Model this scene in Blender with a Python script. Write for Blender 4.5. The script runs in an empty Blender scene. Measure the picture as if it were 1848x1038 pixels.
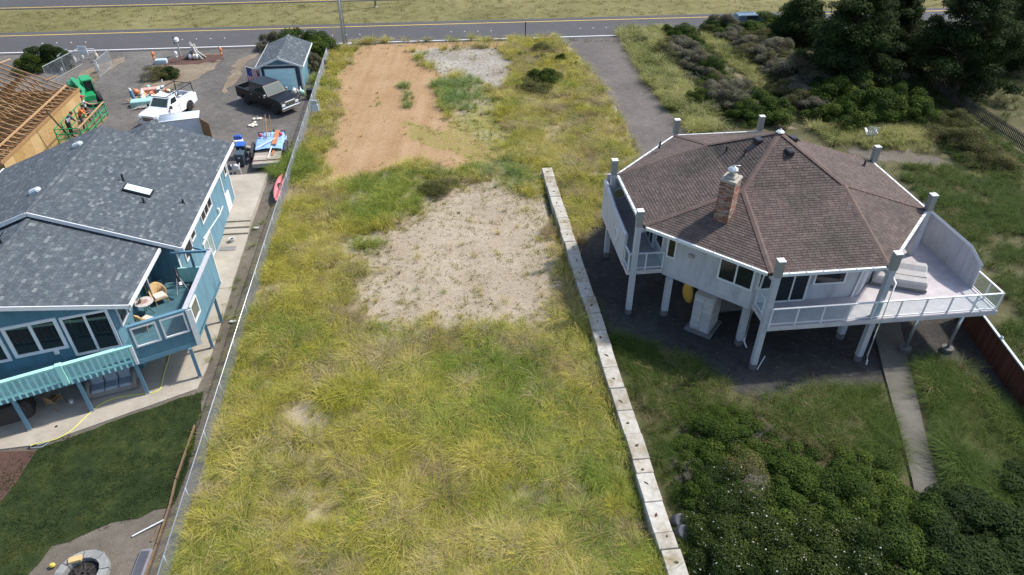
import bpy, bmesh, math, random
import numpy as np
from mathutils import Vector, Matrix, Euler
R = math.radians
random.seed(7); RNG = np.random.default_rng(11)
sc = bpy.context.scene
col = sc.collection
# ---------------------------------------------------------------- camera, sky, sun, exposure
CAM_H, PITCH, FPX, PCX, PCY = 24.0, R(36.4), 1275.0, 924.0, 519.0
cam = bpy.data.cameras.new('camera'); camo = bpy.data.objects.new('camera', cam); col.objects.link(camo)
cam.sensor_width = 36.0; cam.lens = 36.0 * FPX / 1848.0; cam.clip_end = 4000; cam.clip_start = 0.5
camo.location = (0, 0, CAM_H); camo.rotation_euler = (R(90) - PITCH, 0, 0)
sc.camera = camo
SUN_EL, SUN_AZ = R(52), R(24)            # azimuth measured from +x towards +y
world = bpy.data.worlds.new('World'); sc.world = world; world.use_nodes = True
wn = world.node_tree.nodes; wl_ = world.node_tree.links
bg = wn.get('Background') or wn.new('ShaderNodeBackground')
sky = wn.new('ShaderNodeTexSky'); sky.sky_type = 'NISHITA'; sky.sun_disc = False
sky.sun_elevation = SUN_EL; sky.sun_rotation = R(90) - SUN_AZ
sky.air_density = 1.0; sky.dust_density = 1.5; sky.ozone_density = 1.0
wl_.new(sky.outputs[0], bg.inputs[0]); bg.inputs[1].default_value = 0.15
sun = bpy.data.lights.new('sun', 'SUN'); suno = bpy.data.objects.new('sun', sun); col.objects.link(suno)
sun.energy = 3.2; sun.angle = R(3); sun.color = (1.0, 0.95, 0.87)
sv = Vector((math.cos(SUN_EL) * math.cos(SUN_AZ), math.cos(SUN_EL) * math.sin(SUN_AZ), math.sin(SUN_EL)))
suno.rotation_euler = (-sv).to_track_quat('-Z', 'Y').to_euler(); suno.location = (40, 20, 60)
sc.view_settings.view_transform = 'Standard'; sc.view_settings.look = 'None'
sc.view_settings.exposure = 0.74; sc.view_settings.gamma = 1.0
sc.cycles.use_denoising = True; sc.cycles.denoising_prefilter = 'NONE'; sc.cycles.max_bounces = 4; sc.cycles.diffuse_bounces = 3; sc.cycles.transparent_max_bounces = 10; sc.cycles.use_adaptive_sampling = True; sc.cycles.adaptive_threshold = .02

# ---------------------------------------------------------------- measuring: photograph pixel -> point of a level plane
def gp(px, py, z=0.0):
    u = (px - PCX) / FPX; v = (py - PCY) / FPX
    d = (u, math.cos(PITCH) - v * math.sin(PITCH), -math.sin(PITCH) - v * math.cos(PITCH))
    t = (z - CAM_H) / d[2]
    return Vector((d[0] * t, d[1] * t, z))
TH = R(6.2); CT, ST = math.cos(TH), math.sin(TH)      # the lots lie turned by 6.2 degrees
def wl(u, w, z=0.0): return Vector((u * CT - w * ST, u * ST + w * CT, z))
def lot(p): return (p[0] * CT + p[1] * ST, -p[0] * ST + p[1] * CT)

# ---------------------------------------------------------------- object helpers
def tag(o, label=None, cat=None, group=None, kind=None):
    if label: o['label'] = label
    if cat: o['category'] = cat
    if group: o['group'] = group
    if kind: o['kind'] = kind
    return o
def thing(name, label, cat, loc=(0, 0, 0), rz=0.0, group=None):
    o = bpy.data.objects.new(name, None); col.objects.link(o)
    o.location = loc; o.rotation_euler = (0, 0, rz); o.empty_display_size = 0.3
    return tag(o, label, cat, group)
def link(name, me, parent=None, M=None):
    o = bpy.data.objects.new(name, me); col.objects.link(o)
    if parent: o.parent = parent
    if M is not None: o.matrix_local = M
    return o
def copy_tree(o, parent=None):
    c = o.copy(); col.objects.link(c); c.parent = parent
    for ch in list(o.children): copy_tree(ch, c)
    return c
def npmesh(name, V, F, mats=(), smooth=False, mi=None):
    V = np.asarray(V, dtype=np.float32).reshape(-1, 3); F = np.asarray(F, dtype=np.int32)
    me = bpy.data.meshes.new(name); n, k = F.shape
    me.vertices.add(len(V)); me.vertices.foreach_set('co', V.ravel())
    me.loops.add(n * k); me.loops.foreach_set('vertex_index', F.ravel())
    me.polygons.add(n); me.polygons.foreach_set('loop_start', np.arange(0, n * k, k, dtype=np.int32))
    try: me.polygons.foreach_set('loop_total', np.full(n, k, dtype=np.int32))
    except Exception: pass
    if smooth: me.polygons.foreach_set('use_smooth', np.ones(n, dtype=bool))
    for m in mats: me.materials.append(m)
    if mi is not None: me.polygons.foreach_set('material_index', np.asarray(mi, dtype=np.int32))
    me.update(calc_edges=True); me.validate()
    return me
class MB:
    def __init__(s): s.v = []; s.f = []; s.m = []
    def add(s, vs, fs, mi=0, M=None):
        b = len(s.v)
        for p in vs:
            p = Vector(p); s.v.append(tuple(M @ p) if M is not None else tuple(p))
        for f in fs: s.f.append(tuple(b + i for i in f)); s.m.append(mi)
        return s
    def box(s, x0, x1, y0, y1, z0, z1, mi=0, M=None):
        return s.add([(x0,y0,z0),(x1,y0,z0),(x1,y1,z0),(x0,y1,z0),(x0,y0,z1),(x1,y0,z1),(x1,y1,z1),(x0,y1,z1)],
                     [(3,2,1,0),(4,5,6,7),(0,1,5,4),(1,2,6,5),(2,3,7,6),(3,0,4,7)], mi, M)
    def rbox(s, x0, x1, y0, y1, z0, z1, c=0.02, mi=0, M=None):     # box with chamfered vertical and top edges
        c = min(c, (x1-x0)*.45, (y1-y0)*.45, (z1-z0)*.45)
        def ring(i, z): return [(x0+i,y0+c+i,z),(x0+c+i,y0+i,z),(x1-c-i,y0+i,z),(x1-i,y0+c+i,z),(x1-i,y1-c-i,z),(x1-c-i,y1-i,z),(x0+c+i,y1-i,z),(x0+i,y1-c-i,z)]
        vs = ring(0, z0) + ring(0, z1-c) + ring(c*.7, z1); fs = [tuple(range(7, -1, -1)), tuple(range(16, 24))]
        for r in (0, 8):
            for i in range(8): j = (i+1) % 8; fs.append((r+i, r+j, r+8+j, r+8+i))
        return s.add(vs, fs, mi, M)
    def prism(s, poly, z0, z1, mi=0, M=None):
        n = len(poly); a = sum(poly[i][0]*poly[(i+1)%n][1]-poly[(i+1)%n][0]*poly[i][1] for i in range(n))
        if a < 0: poly = poly[::-1]
        vs = [(p[0],p[1],z0) for p in poly] + [(p[0],p[1],z1) for p in poly]
        fs = [tuple(range(n-1,-1,-1)), tuple(range(n, 2*n))] + [(i,(i+1)%n,n+(i+1)%n,n+i) for i in range(n)]
        return s.add(vs, fs, mi, M)
    def beam(s, p0, p1, w, h, up=(0,0,1), mi=0, M=None):           # bar with rectangular section centred on p0-p1
        p0 = Vector(p0); p1 = Vector(p1); d = (p1-p0).normalized(); up = Vector(up)
        if abs(d.dot(up)) > .98: up = Vector((0,1,0))
        a = d.cross(up).normalized(); b = a.cross(d).normalized()
        vs = [p + a*sx*w/2 + b*sy*h/2 for p in (p0,p1) for sx,sy in ((-1,-1),(1,-1),(1,1),(-1,1))]
        return s.add(vs, [(0,1,2,3)[::1],(7,6,5,4),(4,5,1,0),(5,6,2,1),(6,7,3,2),(7,4,0,3)], mi, M)
    def tube(s, p0, p1, r0, r1=None, n=8, cap=True, mi=0, M=None):
        r1 = r0 if r1 is None else r1
        p0 = Vector(p0); p1 = Vector(p1); d = (p1-p0).normalized()
        a = d.orthogonal().normalized(); b = d.cross(a)
        vs = []
        for p, r in ((p0,r0),(p1,r1)):
            for i in range(n):
                t = 2*math.pi*i/n; vs.append(p + a*math.cos(t)*r + b*math.sin(t)*r)
        fs = [(i,(i+1)%n,n+(i+1)%n,n+i) for i in range(n)]
        if cap: fs += [tuple(range(n-1,-1,-1)), tuple(range(n,2*n))]
        return s.add(vs, fs, mi, M)
    def path(s, pts, r, n=6, mi=0, M=None):
        pts = [Vector(p) for p in pts]; vs = []; fs = []; k = len(pts)
        for i, p in enumerate(pts):
            d = (pts[min(i+1,k-1)] - pts[max(i-1,0)]).normalized()
            a = d.cross(Vector((0,0,1)));
            a = a.normalized() if a.length > .05 else Vector((1,0,0)); b = a.cross(d)
            rr = r[i] if isinstance(r, (list, tuple)) else r
            for j in range(n):
                t = 2*math.pi*j/n; vs.append(p + a*math.cos(t)*rr + b*math.sin(t)*rr)
        for i in range(k-1):
            for j in range(n): fs.append((i*n+j, i*n+(j+1)%n, (i+1)*n+(j+1)%n, (i+1)*n+j))
        fs += [tuple(range(n-1,-1,-1)), tuple(range((k-1)*n, k*n))]
        return s.add(vs, fs, mi, M)
    def lathe(s, prof, n=12, mi=0, M=None):                        # profile (r, z)
        vs = []; fs = []
        for r, z in prof:
            for i in range(n): t = 2*math.pi*i/n; vs.append((r*math.cos(t), r*math.sin(t), z))
        for k in range(len(prof)-1):
            for i in range(n): fs.append((k*n+i, k*n+(i+1)%n, (k+1)*n+(i+1)%n, (k+1)*n+i))
        fs += [tuple(range(n-1,-1,-1)), tuple(range((len(prof)-1)*n, len(prof)*n))]
        return s.add(vs, fs, mi, M)
    def ball(s, c, r, n=10, sq=(1,1,1), mi=0, M=None):
        vs = []; fs = []; m = max(4, n//2)
        for k in range(1, m):
            a = math.pi*k/m
            for i in range(n): t = 2*math.pi*i/n; vs.append((c[0]+r*sq[0]*math.sin(a)*math.cos(t), c[1]+r*sq[1]*math.sin(a)*math.sin(t), c[2]+r*sq[2]*math.cos(a)))
        vs += [(c[0],c[1],c[2]+r*sq[2]), (c[0],c[1],c[2]-r*sq[2])]; T = len(vs)-2
        for k in range(m-2):
            for i in range(n): fs.append((k*n+i, (k+1)*n+i, (k+1)*n+(i+1)%n, k*n+(i+1)%n))
        for i in range(n): fs.append((T, i, (i+1)%n)); fs.append((T+1, (m-2)*n+(i+1)%n, (m-2)*n+i))
        return s.add(vs, fs, mi, M)
    def panel(s, q, u0, u1, v0, v1, off=0.01, th=0.02, mi=0, M=None):   # slab lying on a quad face a,b,c,d (u along a-b, v along a-d)
        a, b, c, d = [Vector(p) for p in q]; n = (b-a).cross(d-a).normalized()
        P = lambda u, v: (a*(1-u)+b*u)*(1-v) + (d*(1-u)+c*u)*v
        pts = [P(u0,v0),P(u1,v0),P(u1,v1),P(u0,v1)]
        vs = [p+n*(off-th) for p in pts] + [p+n*off for p in pts]
        return s.add(vs, [(3,2,1,0),(4,5,6,7),(0,1,5,4),(1,2,6,5),(2,3,7,6),(3,0,4,7)], mi, M)
    def mesh(s, name, mats, smooth=False):
        me = bpy.data.meshes.new(name); me.from_pydata(s.v, [], s.f)
        for m in (mats if isinstance(mats, (list, tuple)) else [mats]): me.materials.append(m)
        me.polygons.foreach_set('material_index', s.m)
        if smooth: me.polygons.foreach_set('use_smooth', [True]*len(s.f))
        bm = bmesh.new(); bm.from_mesh(me); bmesh.ops.recalc_face_normals(bm, faces=bm.faces); bm.to_mesh(me); bm.free()
        me.update(); return me
    def build(s, name, mats, parent=None, smooth=False, M=None):
        return link(name, s.mesh(name, mats, smooth), parent, M)
def Mt(x, y, z, rz=0.0, rx=0.0, ry=0.0): return Matrix.Translation((x,y,z)) @ Euler((rx,ry,rz)).to_matrix().to_4x4()

# ---------------------------------------------------------------- materials
def nodes(name):
    m = bpy.data.materials.new(name); m.use_nodes = True; nt = m.node_tree
    for n in list(nt.nodes): nt.nodes.remove(n)
    out = nt.nodes.new('ShaderNodeOutputMaterial'); p = nt.nodes.new('ShaderNodeBsdfPrincipled')
    nt.links.new(p.outputs[0], out.inputs[0])
    return m, nt, p, out
def N(nt, t, **kw):
    n = nt.nodes.new(t)
    for k, v in kw.items():
        if hasattr(n, k): setattr(n, k, v)
    return n
def noise(nt, scale, detail=4, vec=None, rough=.55):
    n = nt.nodes.new('ShaderNodeTexNoise'); n.inputs['Scale'].default_value = scale; n.inputs['Detail'].default_value = detail; n.inputs['Roughness'].default_value = rough
    if vec is not None: nt.links.new(vec, n.inputs['Vector'])
    return n.outputs['Fac']
def ramp(nt, fac, stops):
    r = nt.nodes.new('ShaderNodeValToRGB'); e = r.color_ramp.elements
    while len(e) > 1: e.remove(e[-1])
    for i, (p, c) in enumerate(stops):
        el = e[0] if i == 0 else e.new(p); el.position = p; el.color = (*c, 1) if len(c) == 3 else c
    nt.links.new(fac, r.inputs[0]); return r.outputs[0]
def mixc(nt, fac, a, b, blend='MIX'):
    m = nt.nodes.new('ShaderNodeMix'); m.data_type = 'RGBA'; m.blend_type = blend; m.clamp_factor = True
    for s, v in ((0, fac), (6, a), (7, b)):
        if hasattr(v, 'links') or hasattr(v, 'is_linked'): nt.links.new(v, m.inputs[s])
        elif isinstance(v, (int, float)): m.inputs[s].default_value = v
        else: m.inputs[s].default_value = (*v, 1)
    return m.outputs[2]
def math_(nt, op, a, b=0.0, c=None):
    m = nt.nodes.new('ShaderNodeMath'); m.operation = op
    for i, v in enumerate((a, b) if c is None else (a, b, c)):
        if isinstance(v, (int, float)): m.inputs[i].default_value = v
        else: nt.links.new(v, m.inputs[i])
    return m.outputs[0]
def pos(nt): return nt.nodes.new('ShaderNodeNewGeometry').outputs['Position']
def objco(nt): return nt.nodes.new('ShaderNodeTexCoord').outputs['Object']
def bump(nt, p, h, strength=.3, dist=.05):
    b = nt.nodes.new('ShaderNodeBump'); b.inputs['Strength'].default_value = strength; b.inputs['Distance'].default_value = dist
    nt.links.new(h, b.inputs['Height']); nt.links.new(b.outputs[0], p.inputs['Normal'])
def mat(name, c, rough=.7, var=.18, scale=3.0, metal=0.0, bmp=0.0, spec=None, bscale=None):
    m, nt, p, _ = nodes(name); v = objco(nt)
    f = noise(nt, scale, 5, v)
    p.inputs['Roughness'].default_value = rough; p.inputs['Metallic'].default_value = metal
    if spec is not None: p.inputs['Specular IOR Level'].default_value = spec
    d = tuple(x*(1-var) for x in c); l = tuple(min(1, x*(1+var)) for x in c)
    nt.links.new(ramp(nt, f, [(.25, d), (.75, l)]), p.inputs['Base Color'])
    if bmp: bump(nt, p, noise(nt, bscale or scale*6, 4, v), bmp, .02)
    return m
def mat_pieces(name, stops, rough=.85, fine=60.0, dirt=None):      # every piece (mesh island or object) takes its own tone
    m, nt, p, _ = nodes(name)
    g = nt.nodes.new('ShaderNodeNewGeometry'); oi = nt.nodes.new('ShaderNodeObjectInfo')
    f = math_(nt, 'FRACT', math_(nt, 'ADD', g.outputs['Random Per Island'], oi.outputs['Random']))
    c = ramp(nt, f, stops)
    v = objco(nt); c = mixc(nt, .35, c, mixc(nt, 1.0, c, ramp(nt, noise(nt, fine, 3, g.outputs['Position']), [(.3, (.45,.45,.45)), (.7, (1.4,1.4,1.4))]), 'MULTIPLY'))
    if dirt: c = mixc(nt, ramp(nt, noise(nt, dirt[0], 4, g.outputs['Position']), [(dirt[1], (0,0,0)), (dirt[1]+.18, (1,1,1))]), c, mixc(nt, 1.0, c, dirt[2], 'MULTIPLY') if len(dirt) == 3 else dirt[3])
    nt.links.new(c, p.inputs['Base Color']); p.inputs['Roughness'].default_value = rough
    p.inputs['Specular IOR Level'].default_value = .3
    return m
def glass_dark(name, c=(.012,.016,.02), rough=.06):
    m, nt, p, _ = nodes(name); p.inputs['Base Color'].default_value = (*c, 1); p.inputs['Roughness'].default_value = rough
    p.inputs['Specular IOR Level'].default_value = .55; return m
def glass_clear(name, tint=(.7,.8,.82), op=.06):
    m, nt, p, out = nodes(name); p.inputs['Base Color'].default_value = (*tint, 1); p.inputs['Roughness'].default_value = .05
    t = nt.nodes.new('ShaderNodeBsdfTransparent'); t.inputs[0].default_value = (.93,.97,.97,1)
    mx = nt.nodes.new('ShaderNodeMixShader'); mx.inputs[0].default_value = op
    nt.links.new(t.outputs[0], mx.inputs[1]); nt.links.new(p.outputs[0], mx.inputs[2]); nt.links.new(mx.outputs[0], out.inputs[0])
    return m
def siding(name, c, period=.2, rough=.6):                          # lap boards: fine horizontal relief
    m, nt, p, _ = nodes(name); v = objco(nt)
    s = nt.nodes.new('ShaderNodeSeparateXYZ'); nt.links.new(v, s.inputs[0])
    saw = math_(nt, 'FRACT', math_(nt, 'MULTIPLY', s.outputs[2], 1/period))
    mp = nt.nodes.new('ShaderNodeMapping'); mp.inputs['Scale'].default_value = (1,1,.22); nt.links.new(v, mp.inputs['Vector']); f = noise(nt, 2.6, 6, mp.outputs[0], .62)
    nt.links.new(ramp(nt, f, [(.3, tuple(x*.72 for x in c)), (.48, c), (.72, tuple(min(1,x*1.13) for x in c))]), p.inputs['Base Color'])
    p.inputs['Roughness'].default_value = rough; bump(nt, p, saw, .5, .015); return m
def ground_mat(name, stops, s1=.35, s2=4.0, s3=38.0, rough=.95, bmp=.5, speck=None):
    m, nt, p, _ = nodes(name); v = pos(nt)
    a = noise(nt, s1, 6, v, .6); b = noise(nt, s2, 6, v, .65); d = noise(nt, s3, 3, v)
    f = math_(nt, 'ADD', math_(nt, 'MULTIPLY', a, .5), math_(nt, 'ADD', math_(nt, 'MULTIPLY', b, .32), math_(nt, 'MULTIPLY', d, .18)))
    c = ramp(nt, f, stops)
    if speck:
        w = nt.nodes.new('ShaderNodeTexVoronoi'); w.inputs['Scale'].default_value = speck[0]; nt.links.new(v, w.inputs['Vector'])
        c = mixc(nt, ramp(nt, w.outputs['Distance'], [(speck[1], (1,1,1)), (speck[1]+.05, (0,0,0))]), c, speck[2])
    nt.links.new(c, p.inputs['Base Color']); p.inputs['Roughness'].default_value = rough
    p.inputs['Specular IOR Level'].default_value = .2
    bump(nt, p, math_(nt, 'ADD', b, d), bmp, .06); return m
WHITE = mat('white_paint', (.62,.63,.63), .5, .07, 4)
GALV = mat('galvanised_steel', (.45,.47,.48), .35, .12, 8, .7)
BLACK = mat('black_plastic', (.02,.02,.022), .5, .2)
DARKMETAL = mat('dark_metal', (.03,.03,.035), .45, .2, 6, .5)
RUBBER = mat('rubber', (.018,.018,.02), .85, .2, 9)
CHROME = mat('chrome', (.6,.6,.6), .2, .05, 4, .9)
LUMBER = mat_pieces('lumber', [(0,(.30,.165,.07)),(.5,(.37,.215,.10)),(1,(.46,.29,.15))], .8, 25)
CONC = ground_mat('concrete', [(.32,(.25,.225,.18)),(.5,(.345,.31,.255)),(.68,(.43,.39,.33))], .5, 2.5, 60, .9, .12)
GLASS = glass_dark('window_glass')
CLEAR = glass_clear('clear_glass')

# ---------------------------------------------------------------- areas: signed distance and value noise
def sdist(poly, P):                                                # >0 inside
    poly = np.asarray([(p[0], p[1]) for p in poly], float); P = np.asarray(P, float)[:, :2]
    ins = np.zeros(len(P), bool); dm = np.full(len(P), 1e9)
    for i in range(len(poly)):
        a = poly[i]; b = poly[(i+1) % len(poly)]; e = b - a
        t = np.clip(((P - a) @ e) / max(e @ e, 1e-9), 0, 1); q = a + t[:, None]*e
        dm = np.minimum(dm, np.hypot(*(P - q).T))
        c = (a[1] > P[:,1]) != (b[1] > P[:,1])
        with np.errstate(divide='ignore', invalid='ignore'):
            x = a[0] + (P[:,1]-a[1])*e[0]/(e[1] if abs(e[1]) > 1e-12 else 1e-12)
        ins ^= c & (P[:,0] < x)
    return np.where(ins, dm, -dm)
def vnoise(P, scale, seed=0, octaves=3):
    rg = np.random.default_rng(seed); T = rg.random((64, 64)); out = np.zeros(len(P)); amp = 1; tot = 0
    for o in range(octaves):
        q = np.asarray(P)[:, :2]/scale*(2**o) + 17.3*o; i = np.floor(q).astype(int); f = q - i; f = f*f*(3-2*f)
        g = lambda a, b: T[(i[:,0]+a) % 64, (i[:,1]+b) % 64]
        out += amp*((g(0,0)*(1-f[:,0])+g(1,0)*f[:,0])*(1-f[:,1]) + (g(0,1)*(1-f[:,0])+g(1,1)*f[:,0])*f[:,1]); tot += amp; amp *= .5
    return out/tot
def px(*pts): return [gp(*p) for p in pts]
def sstep(x, a, b): t = np.clip((x-a)/(b-a), 0, 1); return t*t*(3-2*t)
def rough_poly(poly, amp=.25, step=.6, seed=1):                    # a natural, uneven outline
    rg = np.random.default_rng(seed); out = []
    for i in range(len(poly)):
        a = Vector(poly[i][:2]); b = Vector(poly[(i+1) % len(poly)][:2]); L = (b-a).length; n = max(1, int(L/step)); nr = Vector((-(b-a).y, (b-a).x))/max(L,1e-6)
        for k in range(n): out.append(a + (b-a)*k/n + nr*float(rg.normal(0, amp*.5)))
    return out
def sheet(name, poly, z, m, label=None, cat=None, kind='structure', thick=0.0):
    mb = MB(); bm = bmesh.new()
    vs = [bm.verts.new((p[0], p[1], z)) for p in poly]; f = bm.faces.new(vs); bm.normal_update()
    if f.normal.z < 0: f.normal_flip()
    bmesh.ops.triangulate(bm, faces=[f])
    me = bpy.data.meshes.new(name); bm.to_mesh(me); bm.free(); me.materials.append(m)
    return tag(link(name, me), label, cat, kind=kind)
# ================================================================ the setting: ground, roads, drives, lots
M_SOIL = ground_mat('dune_soil', [(.3,(.045,.045,.02)),(.5,(.085,.08,.038)),(.7,(.16,.145,.08))], .4, 3, 20)
M_MEDIAN = ground_mat('verge_turf', [(.32,(.10,.095,.034)),(.5,(.155,.14,.055)),(.66,(.21,.185,.085))], .1, .8, 6, .95, .5)
M_ASPH = ground_mat('asphalt', [(.3,(.062,.06,.062)),(.55,(.082,.08,.082)),(.8,(.115,.112,.112))], .08, 1.2, 70, .85, .15)
M_GRAV = ground_mat('gravel', [(.34,(.07,.064,.058)),(.48,(.105,.097,.089)),(.58,(.145,.132,.12)),(.72,(.25,.22,.18))], .14, 1.6, 11, .95, .5, (3.2, .07, (.36,.34,.31)))
M_LANE = ground_mat('lane_gravel', [(.34,(.08,.07,.064)),(.5,(.12,.105,.097)),(.68,(.18,.155,.14))], .2, 1.8, 12, .95, .4, (2.6, .06, (.34,.31,.28)))
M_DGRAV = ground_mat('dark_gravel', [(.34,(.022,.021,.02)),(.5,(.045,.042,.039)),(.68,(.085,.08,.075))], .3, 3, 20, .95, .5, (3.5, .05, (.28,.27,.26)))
M_YSOIL = ground_mat('yard_soil', [(.3,(.07,.06,.05)),(.5,(.13,.112,.09)),(.75,(.22,.19,.15))], .4, 3, 30, .95, .6, (8, .05, (.35,.32,.28)))
M_LAWN = ground_mat('lawn_turf', [(.34,(.012,.022,.006)),(.48,(.02,.034,.009)),(.6,(.042,.055,.014)),(.72,(.10,.092,.033))], .5, 2.0, 18, .95, .8)
M_BARK = ground_mat('bark', [(.3,(.06,.035,.028)),(.55,(.11,.062,.05)),(.8,(.17,.1,.08))], .5, 4, 35, .95, .7)
M_BEDSOIL = ground_mat('bed_soil', [(.3,(.12,.095,.065)),(.5,(.2,.16,.115)),(.75,(.34,.28,.2))], .4, 2.5, 30, .95, .6)
M_LINEW = mat('line_white', (.72,.72,.7), .7, .15, 6); M_LINEY = mat('line_yellow', (.62,.42,.06), .7, .15, 6)

sheet('ground', [(-2000,-300),(2000,-300),(2000,2500),(-2000,2500)], -.06, M_SOIL, 'dune soil under grass around all the lots', 'ground')
RA = R(5.3); RD = Vector((math.cos(RA), math.sin(RA), 0)); RN = Vector((-math.sin(RA), math.cos(RA), 0)); RO = Vector((0, 78.5, 0))
def strip(o0, o1, s0=-260, s1=300): return [RO+RN*o0+RD*s0, RO+RN*o0+RD*s1, RO+RN*o1+RD*s1, RO+RN*o1+RD*s0]
sheet('grass_verge', strip(-2.2, 60), -.03, M_MEDIAN, 'mown yellow green verge between and beyond the carriageways', 'verge')
road = sheet('road', strip(-.55, 7.3), .02, M_ASPH, 'near asphalt carriageway with white and yellow edge lines', 'road')
far = sheet('road', strip(17.2, 26), .02, M_ASPH, 'far asphalt carriageway beyond the mown median', 'road')
for r, o, m, n in ((road, 0, M_LINEW, 'edge_line'), (road, 6.0, M_LINEY, 'edge_line'), (far, 17.75, M_LINEY, 'edge_line'), (far, 25, M_LINEW, 'edge_line')):
    sheet(n, strip(o, o+.17), .025, m).parent = r
mk = MB(); mk.lathe([(.085,0),(.075,.02),(.04,.035)], 8); mkm = mk.mesh('road_marker', WHITE)
x0 = gp(75, 80).x
for k in range(-1, 9):
    for j in range(4):
        s = x0 + k*14.65 + j*1.5; p = RO + RN*3.0 + RD*s
        link('road_marker', mkm, road, Matrix.Translation((p.x, p.y, .021)))
for k in range(4):
    for j in range(4):
        p = RO + RN*21.3 + RD*(-55 + k*14.65 + j*1.5)
        link('road_marker', mkm, far, Matrix.Translation((p.x, p.y, .021)))

# ---- the empty lot: one uneven sheet whose sand, graded dirt, grey sand and moss have shapes of their own
Z_DIRT = px((652,84),(700,78),(890,73),(930,80),(905,88),(860,86),(745,93),(758,113),(800,134),(785,152),(800,190),(806,215),(850,235),(890,262),(895,290),(850,308),(745,300),(670,315),(612,330),(590,325),(583,300),(604,245),(620,195),(610,170),(612,140),(640,100))
Z_GREY = px((742,92),(870,85),(910,90),(928,130),(912,160),(850,142),(800,135),(760,115))
Z_SAND = px((800,345),(840,328),(880,335),(940,355),(990,375),(1005,440),(1015,520),(1005,575),(930,592),(820,590),(720,596),(650,592),(618,560),(655,500),(645,430),(700,415),(740,385),(770,360))
Z_MOSS = px((735,225),(800,232),(850,200),(900,180),(925,240),(915,290),(870,306),(800,265),(745,252))
Z_SAND2 = px((520,700),(570,720),(580,790),(545,800),(520,760))
gu = np.arange(-10.95, 17.0, .33); gw = np.arange(8, 78.1, .33)
UU, WW = np.meshgrid(gu, gw); LP = np.stack([UU.ravel()*CT-WW.ravel()*ST, UU.ravel()*ST+WW.ravel()*CT], 1)
LZ = (vnoise(LP, 3.2, 5, 3)-.5)*.16 + (vnoise(LP, .8, 6, 2)-.5)*.05
LANE = px((1005,63),(1118,58),(1128,80),(1150,125),(1190,180),(1240,240),(1280,300),(1190,330),(1155,300),(1150,268),(1110,200),(1070,130))
LZ *= sstep(UU.ravel()+10.95, 0, 1.5)*(1-sstep(sdist(LANE, LP), -2.5, -.4))*(1-sstep(WW.ravel(), 73, 76)); LZ = LZ*(1-.7*sstep(sdist(Z_DIRT, LP), -1, 1))
nU, nW = len(gu), len(gw); ii = (np.arange(nW-1)[:,None]*nU + np.arange(nU-1)[None,:]).ravel()
F = np.stack([ii, ii+1, ii+nU+1, ii+nU], 1)
cu, cw = UU.ravel()[ii]+.16, WW.ravel()[ii]+.16
F = F[~((cu > 7.0) & (cw < 45.2)) & (sdist(LANE, LP)[ii] < .8)]
nz = (vnoise(LP, 1.6, 9, 4)-.5)*2.6
lot_me = npmesh('lot', np.column_stack([LP, LZ]), F, smooth=True)
def attr(me, name, vals): a = me.attributes.new(name, 'FLOAT', 'POINT'); a.data.foreach_set('value', np.asarray(vals, np.float32))
sd_dirt, sd_grey, sd_sand, sd_moss = (sdist(z, LP)+nz for z in (Z_DIRT, Z_GREY, Z_SAND, Z_MOSS))
sd_s2 = sdist(Z_SAND2, LP)+nz
attr(lot_me, 'dirt', sstep(sd_dirt, -.5, .8)); attr(lot_me, 'grey', sstep(sd_grey, -.5, .7)); attr(lot_me, 'sand', np.maximum(sstep(sd_sand, -1.2, 1.0), .7*sstep(sd_s2, -.8, .8))); attr(lot_me, 'moss', sstep(sd_moss, -1.0, 1.2))
m, nt, p, _ = nodes('lot_soil'); v = pos(nt)
def at_(n): a = nt.nodes.new('ShaderNodeAttribute'); a.attribute_name = n; return a.outputs['Fac']
n1 = noise(nt, .35, 6, v, .65); n2 = noise(nt, 3.5, 5, v, .65); n3 = noise(nt, 16, 3, v)
def edge(a, w=.25):                                                # breaks the border up into specks
    return ramp(nt, math_(nt, 'ADD', a, math_(nt, 'MULTIPLY', math_(nt, 'SUBTRACT', n2, .5), 1.3)), [(.42-w/2, (0,0,0)), (.58+w/2, (1,1,1))])
thatch = ramp(nt, math_(nt, 'ADD', math_(nt, 'MULTIPLY', n1, .5), math_(nt, 'MULTIPLY', n2, .5)), [(.3,(.16,.14,.05)),(.5,(.26,.225,.10)),(.7,(.38,.33,.2))])
f3 = math_(nt, 'ADD', math_(nt, 'MULTIPLY', n1, .4), math_(nt, 'ADD', math_(nt, 'MULTIPLY', n2, .35), math_(nt, 'MULTIPLY', n3, .25)))
sandc = ramp(nt, f3, [(.34,(.215,.17,.118)),(.48,(.31,.255,.185)),(.66,(.41,.355,.275))])
mp_ = nt.nodes.new('ShaderNodeMapping'); mp_.inputs['Scale'].default_value = (1.1,.06,1); mp_.inputs['Rotation'].default_value = (0,0,-.12); nt.links.new(v, mp_.inputs['Vector']); f3d = math_(nt, 'ADD', math_(nt, 'MULTIPLY', f3, .72), math_(nt, 'MULTIPLY', noise(nt, 1.0, 4, mp_.outputs[0], .6), .28))
dirtc = ramp(nt, f3d, [(.34,(.22,.13,.066)),(.48,(.31,.198,.105)),(.66,(.4,.285,.175))])
greyc = ramp(nt, f3, [(.38,(.17,.145,.11)),(.5,(.275,.25,.21)),(.62,(.4,.37,.33))])
mossc = ramp(nt, n2, [(.35,(.10,.115,.02)),(.6,(.24,.22,.06))])
thatch = mixc(nt, ramp(nt, n1, [(.42,(0,0,0)),(.55,(.8,.8,.8))]), thatch, sandc)
c = mixc(nt, edge(at_('dirt')), thatch, dirtc); c = mixc(nt, edge(at_('sand')), c, sandc); c = mixc(nt, edge(at_('grey')), c, greyc)
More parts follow.
